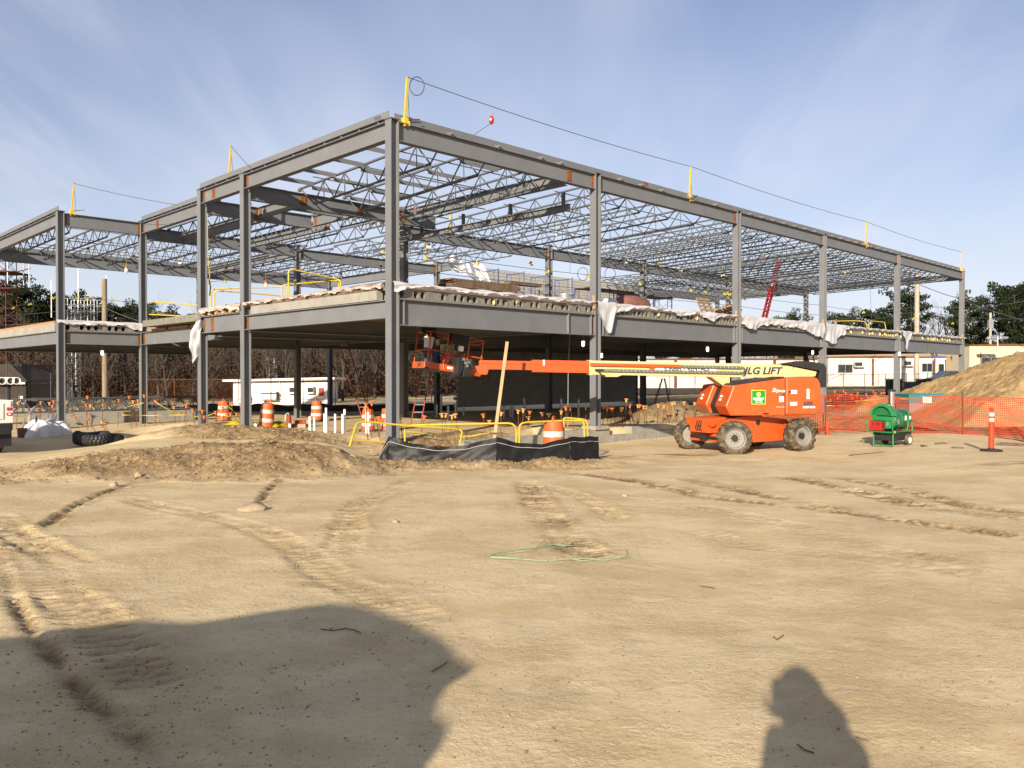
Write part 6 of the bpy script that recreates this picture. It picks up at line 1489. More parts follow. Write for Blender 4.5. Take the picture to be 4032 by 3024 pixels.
# yellow caution tape
for k, (pts, lb) in enumerate((([(565, 1586, 33), (500, 1602, 33), (490, 1603, 33)], 'short yellow rope with a pale knot left of the recess column'), ([(610, 1580, 33), (680, 1622, 33), (780, 1640, 33), (850, 1625, 33), (880, 1588, 33), (930, 1630, 32)], 'sagging yellow tape strung between the two recess columns'),
                               ([(480, 1634, 33), (600, 1636, 32), (740, 1634, 31), (900, 1640, 31), (960, 1645, 30)], 'low yellow tape trailing along the ground behind the left-hand columns'), ([(3245, 1580, 34), (3330, 1583, 33), (3450, 1573, 33), (3585, 1570, 34)], 'upper yellow tape line above the mesh fence'),
                               ([(3255, 1597, 31), (3350, 1595, 30.8), (3480, 1590, 30.5), (3590, 1568, 31)], 'lower yellow tape line tied to the mesh fence'), ([(2740, 1607, 36), (2800, 1618, 35), (2860, 1617, 34)], 'yellow tape sagging behind the dirt heap left of the lift'),
                               ([(1600, 1698, 22.4), (1750, 1715, 22.8), (1860, 1716, 23), (1960, 1693, 23), (2005, 1672, 23)], 'yellow and black tape looping low behind the guard rails'))):
    t = thing('caution_tape', lb, 'tape', at(*pts[0])); P = [at(*p) for p in pts]; q = densify([tuple(p) for p in P], 0.25); m_ = MB(); n = len(q)
    m_.add([Vector(p) + Vector((0, 0, 0.016 * math.cos(i * 0.5))) + Vector((0, 0.02 * math.sin(i * 0.5), 0)) for i, p in enumerate(q)] + [Vector(p) - Vector((0, 0, 0.016 * math.cos(i * 0.5))) - Vector((0, 0.02 * math.sin(i * 0.5), 0)) for i, p in enumerate(q)], [(i, i + 1, n + i + 1, n + i) for i in range(n - 1)])
    m_.build('tape', 'yellow_tape', t)
# chain-link fences
def chainlink(a, b, H, label, step=0.13, posts=4, m='galv'):
    a, b = Vector(a), Vector(b); L = (b - a).length; d = (b - a).normalized(); t = thing('chain_fence', label, 'fence', a); m_ = MB(); k = int((L + H) / step)
    for i in range(k):
        s = i * step
        for sg_ in (1, -1):
            s0, z0 = (s, 0.0) if s <= L else (L, s - L); e = min(s0, H - z0); p = a + d * s0 + Vector((0, 0, z0)); q = a + d * (s0 - e) + Vector((0, 0, z0 + e))
            if sg_ < 0: p = a + d * (L - s0) + Vector((0, 0, z0)); q = a + d * (L - s0 + e) + Vector((0, 0, z0 + e))
            m_.bar(p, q, 0.006, 0.006, (0, 1, 0))
    m_.build('wire_mesh', m, t)
    for i in range(posts + 1): p = a + d * L * i / posts; MB().cyl(p, p + Vector((0, 0, H + 0.06)), 0.03, None, 8).build('post', m, t)
    for z in (H, H * 0.35): MB().cyl(a + Vector((0, 0, z)), b + Vector((0, 0, z)), 0.02, None, 6).build('top_rail', m, t)
    return t
c0 = at(-60, 1606, 44); chainlink((c0.x, 44, -0.5), (xat(285, 45), 45, -0.5), 2.75, 'tall chain-link fence behind the left wing with notices on it', 0.2, 4, 'cable')
for k, (px, py, w, h) in enumerate(((81, 1574, 0.24, 0.40), (95, 1582, 0.16, 0.26))): ob = MB().box(at(px, py, 43.9), (w, 0.02, h)).build('notice_board', 'white'); tag(ob, ('tall white notice fixed to the chain-link fence', 'small white notice fixed to the chain-link fence')[k], 'notice')
chainlink((xat(3240, 70), 70, 0.05), (xat(3900, 70), 70, 0.2), 1.7, 'chain-link fence in front of the rusty white trailer', 0.15, 8, 'cable')
chainlink((xat(2440, 76), 76, -0.1), (xat(3230, 76), 76, 0.0), 1.7, 'chain-link fence before the long trailer under the slab', 0.16, 8, 'cable')
chainlink((xat(560, 62), 62, -0.9), (xat(1700, 62), 62, -0.9), 2.3, 'dark chain-link fence in front of the white shed and woods', 0.2, 9, 'dark_rust')
bs = thing('silt_fence', 'long low black silt fence far behind the left-hand columns', 'fence', (xat(640, 50), 50, gz(xat(640, 50), 50)))
def bfn(s, t):
    x = xat(560 + 1240 * s, 50); return Vector((x, 50 + 0.1 * math.sin(s * 40), gz(x, 50) - 0.05 + t * (0.46 + 0.06 * math.sin(s * 37) + 0.04 * math.sin(s * 91))))
MB().sheet(bfn, 90, 3).build('sheet', 'black', bs, True)
# white shed
sx0, sx1, sy = xat(918, 68), xat(1293, 68), 68.0; sz = -0.95
SH = thing('white_shed', 'low white equipment shed with a flat sloping roof seen below the floor slab', 'shed', ((sx0 + sx1) / 2, sy, sz))
MB().box(((sx0 + sx1) / 2, sy + 1.8, sz + 1.05), (sx1 - sx0, 3.6, 2.15)).build('wall', 'white', SH)
MB().prism([(sx0 - 0.7, sz + 2.13), (sx1 + 0.6, sz + 2.28), (sx1 + 0.6, sz + 2.50), (sx0 - 0.7, sz + 2.30)], sy - 0.5, sy + 4.0).build('roof', 'white', SH)
for px, py, w, h in ((1153, 1535, 0.75, 0.62), (1222, 1535, 0.6, 0.6)): aw = MB().box(at(px, py, sy - 0.2), (w, 0.45, h)).build('air_conditioner', 'white', SH); MB().box(at(px, py, sy - 0.44), (w * 0.75, 0.03, h * 0.6)).build('grille', 'glass', aw)
MB().box(at(1265, 1543, sy - 0.02), (0.45, 0.04, 0.65)).build('sign', 'ladder_red', SH); MB().box(at(1060, 1558, sy - 0.3), (1.3, 0.6, 0.7)).build('locker', 'galv', SH); MB().box(at(1062, 1548, sy - 0.35), (1.35, 0.7, 0.06)).build('locker_lid', 'black', SH)
MB().box(at(960, 1567, sy - 0.3), (0.9, 0.5, 0.5)).build('vent_box', 'white', SH); MB().cyl(at(1100, 1581, sy - 0.06), at(1100, 1500, sy - 0.06), 0.06, None, 8).build('downpipe', 'white', SH)
hs2 = thing('dark_house', 'low dark house with a pale eave behind the chain-link fence', 'house', at(60, 1590, 66)); hx0, hx1 = xat(-80, 66), xat(102, 66)
MB().box(((hx0 + hx1) / 2, 68, -0.2), (hx1 - hx0, 4, 2.4)).build('wall', 'woods_dark', hs2); MB().prism([(hx0, 0.95), (hx1 + 0.3, 1.2), (hx1 + 0.3, 1.3), (hx1 - 1.0, 2.6), (hx0, 2.6)], 65.6, 70.4).build('roof', 'woods_dark', hs2); MB().box(((hx0 + hx1) / 2, 65.55, 1.08), (hx1 - hx0 + 0.4, 0.06, 0.16)).build('eave_board', 'white', hs2)

# ------------------------------------------------------------------ poles, towers, wires
def pole(px, ytop, Y, r, label, m, zb=None, ybase=None):
    a = at(px, ytop, Y); g = Vector((a.x, Y, gz(a.x, Y) - 0.2)); t = thing('utility_pole', label, 'utility pole', g); MB().cyl(g, a, r * 1.12, r, 14).build('pole', m, t, True); return t, a
p1, top1 = pole(411, 1098, 60, 0.175, 'thick bare wooden pole behind the left wing', 'pole_wood')
p2, top2 = pole(3611, 1075, 74, 0.20, 'pale wooden utility pole behind the fifth facade column', 'pole_pale')
MB().box(top2 + Vector((0, 0, -0.6)), (2.4, 0.12, 0.14)).build('cross_arm', 'pole_pale', p2)
p3, top3 = pole(3900, 1232, 88, 0.13, 'slim pale pole beside the cream trailer', 'pole_pale'); MB().box(top3 + Vector((0, 0, -1.2)), (0.5, 0.3, 0.9)).build('transformer', 'galv', p3)
def wire(pts, label, r=0.022, sag=0.6): return cable([at(*p) for p in pts], label, r, sag, 'cable', 'wire', 'overhead_wire')
wire([(2500, 1315, 60), (3611, 1205, 74), (4200, 1150, 78)], 'upper overhead wire running to the right past the pines'); wire([(2500, 1330, 60), (3611, 1225, 74), (4300, 1235, 80)], 'lower overhead wire running to the right past the pines')
wire([(3616, 1118, 74), (3780, 1176, 74), (4032, 1262, 72), (4250, 1330, 70)], 'slack overhead wire dropping from the pale pole to the right', 0.03, 0.1); wire([(-60, 1338, 55), (411, 1210, 60), (790, 1290, 60), (1300, 1330, 62)], 'drooping overhead wire past the thick bare pole', 0.03, 0.5)
wire([(-60, 1245, 55), (411, 1195, 60), (560, 1210, 64), (1000, 1290, 66)], 'upper overhead wire past the thick bare pole', 0.025, 0.2); wire([(-60, 1280, 58), (411, 1225, 60), (1000, 1300, 70)], 'middle overhead wire past the thick bare pole', 0.02, 0.3)
def lattice(px, ytop, Y, w, label, m, wt=None, step=1.0):
    a = at(px, ytop, Y); g = Vector((a.x, Y, gz(a.x, Y))); t = thing('lattice_tower', label, 'tower', g); m_ = MB(); wt = wt or w; H = a.z - g.z; n = int(H / step); C4 = ((-1, -1), (1, -1), (1, 1), (-1, 1))
    def pc(i, k): f = k / n; ww = (w + (wt - w) * f) / 2; return g + Vector((C4[i][0] * ww, C4[i][1] * ww, H * f))
    for i in range(4): m_.tube([pc(i, 0), pc(i, n)], 0.045, 5)
    for k in range(n):
        for i in range(4): j = (i + 1) % 4; m_.tube([pc(i, k), pc(j, k + 1)], 0.025, 4); m_.tube([pc(j, k), pc(i, k + 1)], 0.025, 4); m_.tube([pc(i, k), pc(j, k)], 0.025, 4)
    m_.build('lattice', m, t); return t, a
lt, la_ = lattice(8, 1020, 70, 1.7, 'rusty red lattice tower with platforms at the left edge', 'tower_red', 1.5)
for z in (-1.2, -2.6):
    pf = MB(); 
    for s in (-1, 1): pf.tube([la_ + Vector((-1.6, s * 1.3, z)), la_ + Vector((1.6, s * 1.3, z))], 0.05, 5); pf.tube([la_ + Vector((s * 1.6, -1.3, z)), la_ + Vector((s * 1.6, 1.3, z))], 0.05, 5)
    pf.box(la_ + Vector((0, 0, z)), (3.2, 2.6, 0.05)).build('platform', 'tower_red', lt)
for x, y in ((1.7, 0.2), (2.3, 0.0), (1.2, -1.2)): MB().tube([la_ + Vector((x, y, -2.2)), la_ + Vector((x, y, -0.2 + x * 0.3))], 0.05, 5).build('antenna', 'galv', lt)
MB().tube([la_ + Vector((0.8, 0, -1.2)), la_ + Vector((2.4, 0, -0.8))], 0.05, 5).build('arm', 'tower_red', lt)
lt2, lb2 = lattice(290, 1225, 78, 0.8, 'slim grey lattice antenna tower with a railed platform', 'galv', 0.8, 0.8)
for dx, z0, z1 in ((-2.1, -0.6, 3.0), (0.45, 0.2, 4.6), (3.1, -0.5, 3.4)): MB().cyl(lb2 + Vector((dx, 0, z0)), lb2 + Vector((dx, 0, z1)), 0.055, 0.04, 6).build('antenna', 'white', lt2)
pg_ = MB()
for s in (-1, 1):
    for z in (0, 0.55, 1.1, -1.0): pg_.tube([lb2 + Vector((-0.7, s * 0.9, z)), lb2 + Vector((2.4, s * 0.9, z))], 0.04, 5)
    for k in range(6): pg_.tube([lb2 + Vector((-0.7 + k * 0.62, s * 0.9, -1.0)), lb2 + Vector((-0.7 + k * 0.62, s * 0.9, 1.1))], 0.04, 5)
pg_.box(lb2 + Vector((0.85, 0, -1.0)), (3.2, 1.85, 0.06)).build('platform', 'galv', lt2)
lt3, _ = lattice(1070, 1405, 84, 0.75, 'slim pale lattice mast rising behind the white shed', 'galv', 0.7, 0.7)
sl_ = thing('yard_lamp', 'twin-headed yard lamp above the cream trailer roof', 'lamp', at(3928, 1365, 72)); MB().cyl(at(3928, 1400, 72), at(3928, 1325, 72), 0.07, None, 8).build('post', 'galv', sl_)
for px in (3906, 3950): MB().box(at(px, 1330, 72), (0.75, 0.4, 0.26)).build('lamp_head', 'chrome', sl_, bevel=0.08)
MB().tube([at(3906, 1324, 72), at(3950, 1324, 72)], 0.05, 6).build('arm', 'galv', sl_)

# ------------------------------------------------------------------ trailers and buildings on the right
def trailer(name, label, px0, px1, Y, ztop, zbot, m, dep=3.0, roofm='dark_rust', ribs=30, ends=None):
    x0, x1 = xat(px0, Y), xat(px1, Y); t = thing(name, label, 'trailer', ((x0 + x1) / 2, Y, zbot))
    w = MB().box(((x0 + x1) / 2, Y + dep / 2, (zbot + ztop) / 2), (x1 - x0, dep, ztop - zbot)).build('wall', m, t)
    m_ = MB()
    for k in range(ribs): x = x0 + (x1 - x0) * (k + 0.5) / ribs; m_.box((x, Y - 0.012, (zbot + ztop) / 2), (0.05, 0.03, ztop - zbot - 0.1))
    m_.build('siding_rib', m, w)
    MB().prism([(x0 - 0.05, ztop), (x1 + 0.05, ztop), (x1 + 0.02, ztop + 0.12), ((x0 + x1) / 2, ztop + 0.2), (x0 - 0.02, ztop + 0.12)], Y - 0.08, Y + dep + 0.08).build('roof', roofm, t)
    MB().box(((x0 + x1) / 2, Y + 0.3, zbot - 0.35), (x1 - x0 - 1.0, 0.3, 0.5)).build('skirting', 'black', t)
    return t, w
def win(t, px, py, Y, w, h, panes=2):
    c = at(px, py, Y - 0.05); f = MB().box(c, (w, 0.08, h)).build('window', 'galv', t)
    for k in range(panes): MB().box(c + Vector(((k + 0.5) / panes * w - w / 2, -0.045, 0)), (w / panes - 0.07, 0.02, h - 0.12)).build('pane', 'glass', f)
YT = 82
ta_, _ = trailer('office_trailer', 'rust-streaked white office trailer with two windows behind the right bays', 3262, 3668, YT, at(0, 1409, YT).z, at(0, 1520, YT).z, 'white_dirty')
win(ta_, 3328, 1451, YT, 1.45, 0.85); win(ta_, 3650, 1447, YT, 1.0, 0.85); win(ta_, 3607, 1449, YT, 0.5, 0.85, 1)
for px, py in ((3381, 1434), (3574, 1430)): ac = MB().box(at(px, py, YT - 0.25), (0.95, 0.5, 0.6)).build('air_conditioner', 'white_dirty', ta_); MB().box(at(px, py, YT - 0.52), (0.7, 0.03, 0.35)).build('grille', 'glass', ac)
for px, w in ((3437, 0.35), (3680, 0.3)): MB().box(at(px, 1465, YT - 0.03), (w * 0.6, 0.05, 2.7)).build('rust_streak', 'dark_rust', ta_)
tb2, _ = trailer('site_cabin', 'small white cabin with a blue roof at the end of the rusty trailer', 3672, 3724, YT + 0.5, at(0, 1409, YT).z, at(0, 1520, YT).z, 'white', 2.5, 'scaffold_blue', 4); win(tb2, 3706, 1452, YT + 0.5, 0.55, 1.0, 1)
tc2, _ = trailer('storage_trailer', 'long rusty corrugated trailer seen under the slab behind the boom', 2490, 3235, YT + 5, at(0, 1418, YT + 5).z, at(0, 1528, YT + 5).z, 'white_dirty', 3, 'dark_rust', 70)
for px in (2660, 2880, 3050, 3180): MB().box(at(px, 1472, YT + 4.95), (0.3, 0.05, 2.9)).build('rust_streak', 'dark_rust', tc2)
td2, _ = trailer('cream_trailer', 'cream corrugated trailer with rusty eave behind the dirt pile', 3817, 4150, 76, at(0, 1362, 76).z, at(0, 1502, 76).z, 'cream', 3, 'dark_rust', 26); win(td2, 3901, 1426, 76, 1.75, 0.92)
MB().box(at(3862, 1440, 75.95), (0.06, 0.05, 2.6)).build('seam', 'rust', td2)
tw = thing('tan_building', 'plain tan flat-roofed building behind the trailers', 'building', (40, 100, 0)); MB().box((xat(3640, 100) + 4, 104, 2.6), (34, 8, 5.9)).build('wall', 'tan_wall', tw); MB().box((xat(3640, 100) + 4, 104, 5.6), (34.4, 8.4, 0.25)).build('roof_edge', 'tan_wall', tw)
tl = thing('teal_container', 'teal topped grey equipment container at the foot of the dirt pile', 'container', at(3650, 1600, 39)); cx0, cx1 = xat(3582, 39), xat(3722, 39)
MB().box(((cx0 + cx1) / 2, 39.7, 0.02), (cx1 - cx0, 1.4, 0.75)).build('body', 'galv', tl); MB().box(((cx0 + cx1) / 2, 39.7, 0.60), (cx1 - cx0 + 0.1, 1.5, 0.42)).build('lid', 'teal', tl, bevel=0.03); MB().box(at(3650, 1574, 38.95), (0.42, 0.02, 0.30)).build('sign', 'decal_white', tl)
for k, px in enumerate((3520, 3590, 3640, 3690)):
    Y = 58; c = at(px, 1530, Y); t = thing('utility_box', ORD[k] + ' dark electrical cabinet from the left below the rusty trailer', 'cabinet', (c.x, Y, -0.1), 'dark cabinets'); h = 1.5 - 0.2 * (k % 2)
    MB().box((c.x, Y, -0.1 + h / 2), (0.9, 0.7, h)).build('cabinet', 'navy' if k % 2 else 'black', t, bevel=0.02); MB().box((c.x, Y, -0.06 + h), (1.0, 0.8, 0.06)).build('lid', 'black', t)
car = thing('parked_car', 'dark blue parked car half hidden by the last facade column', 'car', at(3765, 1500, 72)); cx = xat(3770, 72); cz = at(0, 1514, 72).z - 0.35
MB().prism([(cx - 2.1, cz + 0.3), (cx - 2.15, cz + 0.85), (cx - 1.5, cz + 1.0), (cx - 0.8, cz + 1.55), (cx + 0.9, cz + 1.55), (cx + 1.6, cz + 1.0), (cx + 2.15, cz + 0.9), (cx + 2.15, cz + 0.3)], 72, 73.7).build('body', 'car_paint', car, bevel=0.08)
MB().prism([(cx - 1.3, cz + 1.02), (cx - 0.75, cz + 1.45), (cx + 0.8, cz + 1.45), (cx + 1.35, cz + 1.02)], 71.98, 73.72).build('window', 'glass', car)
for dx in (-1.35, 1.35): w = MB().lathe([(0.0, -0.1), (0.33, -0.1), (0.33, 0.1), (0, 0.1)], (cx + dx, 72.1, cz + 0.33), (0, 1, 0), 20).build('wheel', 'black', car, True); MB().lathe([(0.2, -0.11), (0, -0.13)], (cx + dx, 72.1, cz + 0.33), (0, 1, 0), 14).build('rim', 'galv', w)
# ------------------------------------------------------------------ trees
rt = random.Random(41)
def branch(mb, p, d, L, r, depth, rnd, spread=0.55, seg=3, tips=None, up=0.12, nchild=(2, 3)):
    pts, rs = [p], [r]; q = p.copy(); v = d.normalized()
    for k in range(seg):
        v = (v + Vector((rnd.uniform(-1, 1), rnd.uniform(-1, 1), rnd.uniform(-0.5, 1))) * 0.13 + Vector((0, 0, up * 0.4))).normalized(); q = q + v * L / seg; pts.append(q.copy()); rs.append(r * (1 - 0.45 * (k + 1) / seg))
    mb.tube(pts, rs, 5 if depth > 2 else (4 if depth > 1 else 3), False)
    if depth == 0:
        if tips is not None: tips.append(q.copy())
        return
    for k in range(rnd.randint(*nchild) + (1 if depth > 2 else 0)):
        i = rnd.randint(1, seg); b = pts[i]; a = rnd.random() * 2 * math.pi; s = v.orthogonal().normalized(); t = v.cross(s); w = (v + (s * math.cos(a) + t * math.sin(a)) * rnd.uniform(spread * 0.7, spread * 1.6)).normalized()
        branch(mb, b, w, L * rnd.uniform(0.55, 0.8), rs[i] * 0.66, depth - 1, rnd, spread, seg, tips, up, nchild)
def leaf_cloud(mb, c, r, n, size, rnd, flat=1.0):
    for _ in range(n):
        while True:
            q = Vector((rnd.uniform(-1, 1), rnd.uniform(-1, 1), rnd.uniform(-1, 1)))
            if q.length < 1: break
        p = c + Vector((q.x * r, q.y * r, q.z * r * flat)); a = Vector((rnd.gauss(0, 1), rnd.gauss(0, 1), rnd.gauss(0, 0.7))).normalized(); b = a.orthogonal().normalized(); s = size * rnd.uniform(0.6, 1.3)
        b = (b * math.cos(rnd.random() * 6) + a.cross(b) * math.sin(rnd.random() * 6)); e = a.cross(b)
        mb.add([p - b * s, p + e * s * 0.5, p + b * s, p - e * s * 0.5], [(0, 1, 2, 3)])
def bare_tree(seedv, H, m='bark_pale', depth=5):
    rnd = random.Random(seedv); t = thing('bare_tree', 'x', 'tree'); tr = MB(); cr = MB(); tips = []
    pts = [Vector((0, 0, -0.3))]; v = Vector((rnd.uniform(-0.08, 0.08), rnd.uniform(-0.08, 0.08), 1))
    for k in range(5): pts.append(pts[-1] + v * H * 0.13 + Vector((rnd.uniform(-0.1, 0.1), rnd.uniform(-0.1, 0.1), 0)))
    r0 = H * 0.017; tr.tube(pts, [r0 * (1.15 - 0.12 * k) for k in range(6)], 7)
    for k in range(6): a = k * 2.4 + rnd.random(); b = pts[2 + k % 4]; branch(cr, b, Vector((math.cos(a), math.sin(a), 0.9 + rnd.random())), H * rnd.uniform(0.22, 0.34), r0 * 0.55, depth - 2, rnd, 0.55)
    branch(cr, pts[-1], v, H * 0.3, r0 * 0.62, depth - 1, rnd, 0.5)
    tr.build('trunk', m, t, True); cr.build('crown', m, t); return t
def pine_tree(seedv, H, m, dens=1.0, crown0=0.35):
    rnd = random.Random(seedv); t = thing('pine_tree', 'x', 'tree'); tr = MB(); cr = MB(); br = MB()
    pts = [Vector((rnd.uniform(-0.02, 0.02) * H * k / 6, rnd.uniform(-0.02, 0.02) * H * k / 6, H * 0.92 * k / 6 - 0.3)) for k in range(7)]; tr.tube(pts, [H * 0.020 * (1.1 - 0.14 * k) for k in range(7)], 8)
    n = int(46 * dens)
    for k in range(n):
        f = crown0 + (1 - crown0) * ((k + rnd.random()) / n); zz = H * f; a = rnd.random() * 6.28; R_ = H * 0.30 * math.sin(math.pi * min(1, 0.16 + 0.84 * (1 - f) / (1 - crown0))) ** 0.8 * rnd.uniform(0.45, 1.15)
        b = Vector((R_ * math.cos(a), R_ * math.sin(a), zz + rnd.uniform(-0.02, 0.05) * H)); i = min(5, int(f * 6)); o = pts[i].lerp(pts[i + 1], f * 6 - i) if f < 0.9 else pts[6]
        br.tube([o, o.lerp(b, 0.5) + Vector((0, 0, -0.02 * H)), b], [H * 0.006, H * 0.004, H * 0.002], 4, False)
        for j in range(3 if R_ > H * 0.1 else 2):
            c = o.lerp(b, 1 - 0.28 * j) + Vector((rnd.uniform(-1, 1), rnd.uniform(-1, 1), rnd.uniform(-0.3, 0.5))) * H * 0.03; leaf_cloud(cr, c, H * rnd.uniform(0.045, 0.08), 80, H * 0.0125, rnd, 0.6)
    tr.build('trunk', 'bark', t, True); br.build('limbs', 'bark', t); cr.build('crown', m, t); return t
def oak_tree(seedv, H):
    rnd = random.Random(seedv); t = thing('oak_tree', 'x', 'tree'); tr = MB(); br = MB(); cr = MB(); tips = []
    tr.tube([Vector((0, 0, -0.3)), Vector((0.1, 0, H * 0.2)), Vector((0.0, 0.1, H * 0.45))], [H * 0.02, H * 0.016, H * 0.012], 7)
    for k in range(7): a = k * 0.9 + rnd.random(); branch(br, Vector((0, 0, H * rnd.uniform(0.12, 0.42))), Vector((math.cos(a), math.sin(a), 0.6)), H * 0.25, H * 0.007, 2, rnd, 0.6, 3, tips)
    for p in tips: leaf_cloud(cr, p, H * 0.06, 16, H * 0.014, rnd)
    tr.build('trunk', 'bark', t, True); br.build('limbs', 'bark', t); cr.build('crown', 'leaf_brown', t); return t
bares = [bare_tree(s, 9.0) for s in (1, 2, 3)]; pines = [pine_tree(11, 10, 'pine'), pine_tree(12, 10, 'pine_light', 1.15, 0.3), pine_tree(13, 10, 'pine', 0.9, 0.42)]; oaks = [oak_tree(21, 7.0), oak_tree(22, 7.0)]
def trees(protos, spots, lb, grp, H0):
    for k, (px, Y, ytop) in enumerate(spots):
        x = xat(px, Y); g = gz(x, Y); h = at(px, ytop, Y).z - g; pr = protos[k % len(protos)]
        place(pr, USED, (x, Y, g), rt.random() * 6.28, lb, grp, h / H0)
    ranked(grp)
trees(pines, [(3532, 104, 1150), (3805, 98, 1172), (3990, 90, 1120), (4090, 92, 1135), (3330, 122, 1232), (3425, 118, 1225), (2700, 125, 1252), (3110, 120, 1238), (2610, 130, 1262)], 'dark pine above the right-hand trailers', 'pines on the right', 10)
trees(pines, [(40, 92, 1112), (125, 96, 1205), (285, 98, 1158), (215, 100, 1200), (375, 104, 1202), (470, 102, 1200), (560, 106, 1205), (640, 104, 1225), (720, 108, 1235), (-40, 94, 1140), (800, 112, 1262), (905, 112, 1285)], 'dark pine in the wood behind the left wing', 'pines on the left', 10)
trees(bares, [(3640, 106, 1262), (3690, 100, 1240), (3735, 104, 1255), (3590, 110, 1280), (3890, 108, 1210), (3940, 104, 1225), (3400, 120, 1300), (3770, 112, 1250)], 'bare grey tree between the right-hand pines', 'bare trees on the right', 9.0)
trees(bares, [(60 + k * 62 + rt.uniform(-22, 22), 76 + rt.uniform(-4, 14), 1290 + rt.uniform(-40, 70)) for k in range(28)], 'bare tree in the brown wood behind the left-hand columns', 'bare trees on the left', 9.0)
trees(oaks, [(190, 74, 1420), (240, 78, 1440), (640, 78, 1400), (760, 74, 1430), (840, 80, 1405), (930, 84, 1430), (1200, 86, 1420), (1330, 84, 1440), (1440, 82, 1430), (1580, 82, 1435), (1700, 80, 1420)], 'brown-leaved young oak in the wood on the left', 'brown oaks on the left', 7.0)
# the depth of the wood behind: stems, twigs and dead leaves that nobody could count
wm, wl_, rnw = MB(), MB(), random.Random(77)
for k in range(2600):
    px = rnw.uniform(-250, 1850); Y = rnw.uniform(88, 116); x = xat(px, Y); g = gz(x, Y); h = rnw.uniform(4.0, 9.5); p = Vector((x, Y, g - 0.2)); q = p + Vector((rnw.uniform(-0.6, 0.6), rnw.uniform(-0.3, 0.3), h)); r = rnw.uniform(0.03, 0.11)
    wm.tube([p, p.lerp(q, 0.5) + Vector((rnw.uniform(-0.2, 0.2), 0, 0)), q], [r, r * 0.7, r * 0.2], 3, False)
    for j in range(4):
        b = p.lerp(q, rnw.uniform(0.25, 0.95)); wm.tube([b, b + Vector((rnw.uniform(-1.1, 1.1), rnw.uniform(-0.6, 0.6), rnw.uniform(0.3, 1.3)))], [r * 0.4, r * 0.12], 3, False)
for k in range(4600):
    px = rnw.uniform(-250, 1850); Y = rnw.uniform(80, 118); x = xat(px, Y); g = gz(x, Y); leaf_cloud(wl_, Vector((x, Y, g + abs(rnw.gauss(0, 3.0)))), rnw.uniform(0.6, 1.3), 14, 0.17, rnw, 0.7)
wd = MB()
for k in range(1500):
    px = rnw.uniform(-300, 1900); Y = rnw.uniform(104, 126); x = xat(px, Y); g = gz(x, Y); leaf_cloud(wd, Vector((x, Y, g + rnw.uniform(0, 6.5))), rnw.uniform(1.0, 1.9), 26, 0.30, rnw, 0.8)
wd_ = wd.build('evergreen_thicket', 'pine'); tag(wd_, 'dark evergreen thicket deep in the wood on the left', 'thicket', kind='stuff')
wo = wm.build('woods', 'woods_dark'); tag(wo, 'thick tangle of thin bare stems behind the left-hand side', 'woods', kind='stuff'); wo2 = wl_.build('undergrowth', 'leaf_brown'); tag(wo2, 'dead brown leaves and brush low in the wood', 'undergrowth', kind='stuff')
wm2 = MB()
for k in range(700):
    px = rnw.uniform(2200, 4500); Y = rnw.uniform(112, 140); x = xat(px, Y); g = gz(x, Y); h = rnw.uniform(3, 6.5); p = Vector((x, Y, g - 0.2)); q = p + Vector((rnw.uniform(-0.6, 0.6), 0, h)); r = rnw.uniform(0.04, 0.10); wm2.tube([p, q], [r, r * 0.2], 3, False)
    for j in range(5): b = p.lerp(q, rnw.uniform(0.3, 0.95)); wm2.tube([b, b + Vector((rnw.uniform(-1.2, 1.2), rnw.uniform(-0.6, 0.6), rnw.uniform(0.3, 1.3)))], [r * 0.4, r * 0.12], 3, False)
wo3 = wm2.build('woods', 'woods_dark'); tag(wo3, 'distant strip of bare wood behind the right-hand trailers', 'woods', kind='stuff')

# ------------------------------------------------------------------ stones and litter on the sand
rs_ = np.random.RandomState(5)
def pebbles(n, ylo, yhi, smin, smax, name, label, mask=None):
    ico = [(0, 0, 1), (0.894, 0, 0.447), (0.276, 0.851, 0.447), (-0.724, 0.526, 0.447), (-0.724, -0.526, 0.447), (0.276, -0.851, 0.447), (0.724, 0.526, -0.447), (-0.276, 0.851, -0.447), (-0.894, 0, -0.447), (-0.276, -0.851, -0.447), (0.724, -0.526, -0.447), (0, 0, -1)]
    fc = [(0, 1, 2), (0, 2, 3), (0, 3, 4), (0, 4, 5), (0, 5, 1), (1, 6, 2), (2, 7, 3), (3, 8, 4), (4, 9, 5), (5, 10, 1), (1, 10, 6), (2, 6, 7), (3, 7, 8), (4, 8, 9), (5, 9, 10), (6, 11, 7), (7, 11, 8), (8, 11, 9), (9, 11, 10), (10, 11, 6)]
    V = np.array(ico); F = np.array(fc); vs, fs = [], []; k = 0
    while k < n:
        Y = ylo * (yhi / ylo) ** rs_.rand(); x = (rs_.rand() * 2 - 1) * (0.66 * Y + 0.3)
        if mask is not None and rs_.rand() > mask(x, Y): continue
        s = (smin + (smax - smin) * rs_.rand() ** 4) * (0.6 + 0.4 * Y / yhi); sc = s * np.array([1, 0.6 + 0.4 * rs_.rand(), 0.45 + 0.3 * rs_.rand()]); a = rs_.rand() * 6.28; c, si = math.cos(a), math.sin(a)
        P = V * sc * (0.8 + 0.4 * rs_.rand(12, 1)); P = np.stack([P[:, 0] * c - P[:, 1] * si + x, P[:, 0] * si + P[:, 1] * c + Y, P[:, 2] + gz(x, Y) + sc[2] * 0.25], 1); vs.append(P); fs.append(F + 12 * k); k += 1
    me = bpy.data.meshes.new(name); me.from_pydata(np.concatenate(vs).tolist(), [], np.concatenate(fs).tolist()); me.update()
    o = link(name, me, 'stone'); tag(o, label, 'gravel', kind='stuff'); return o
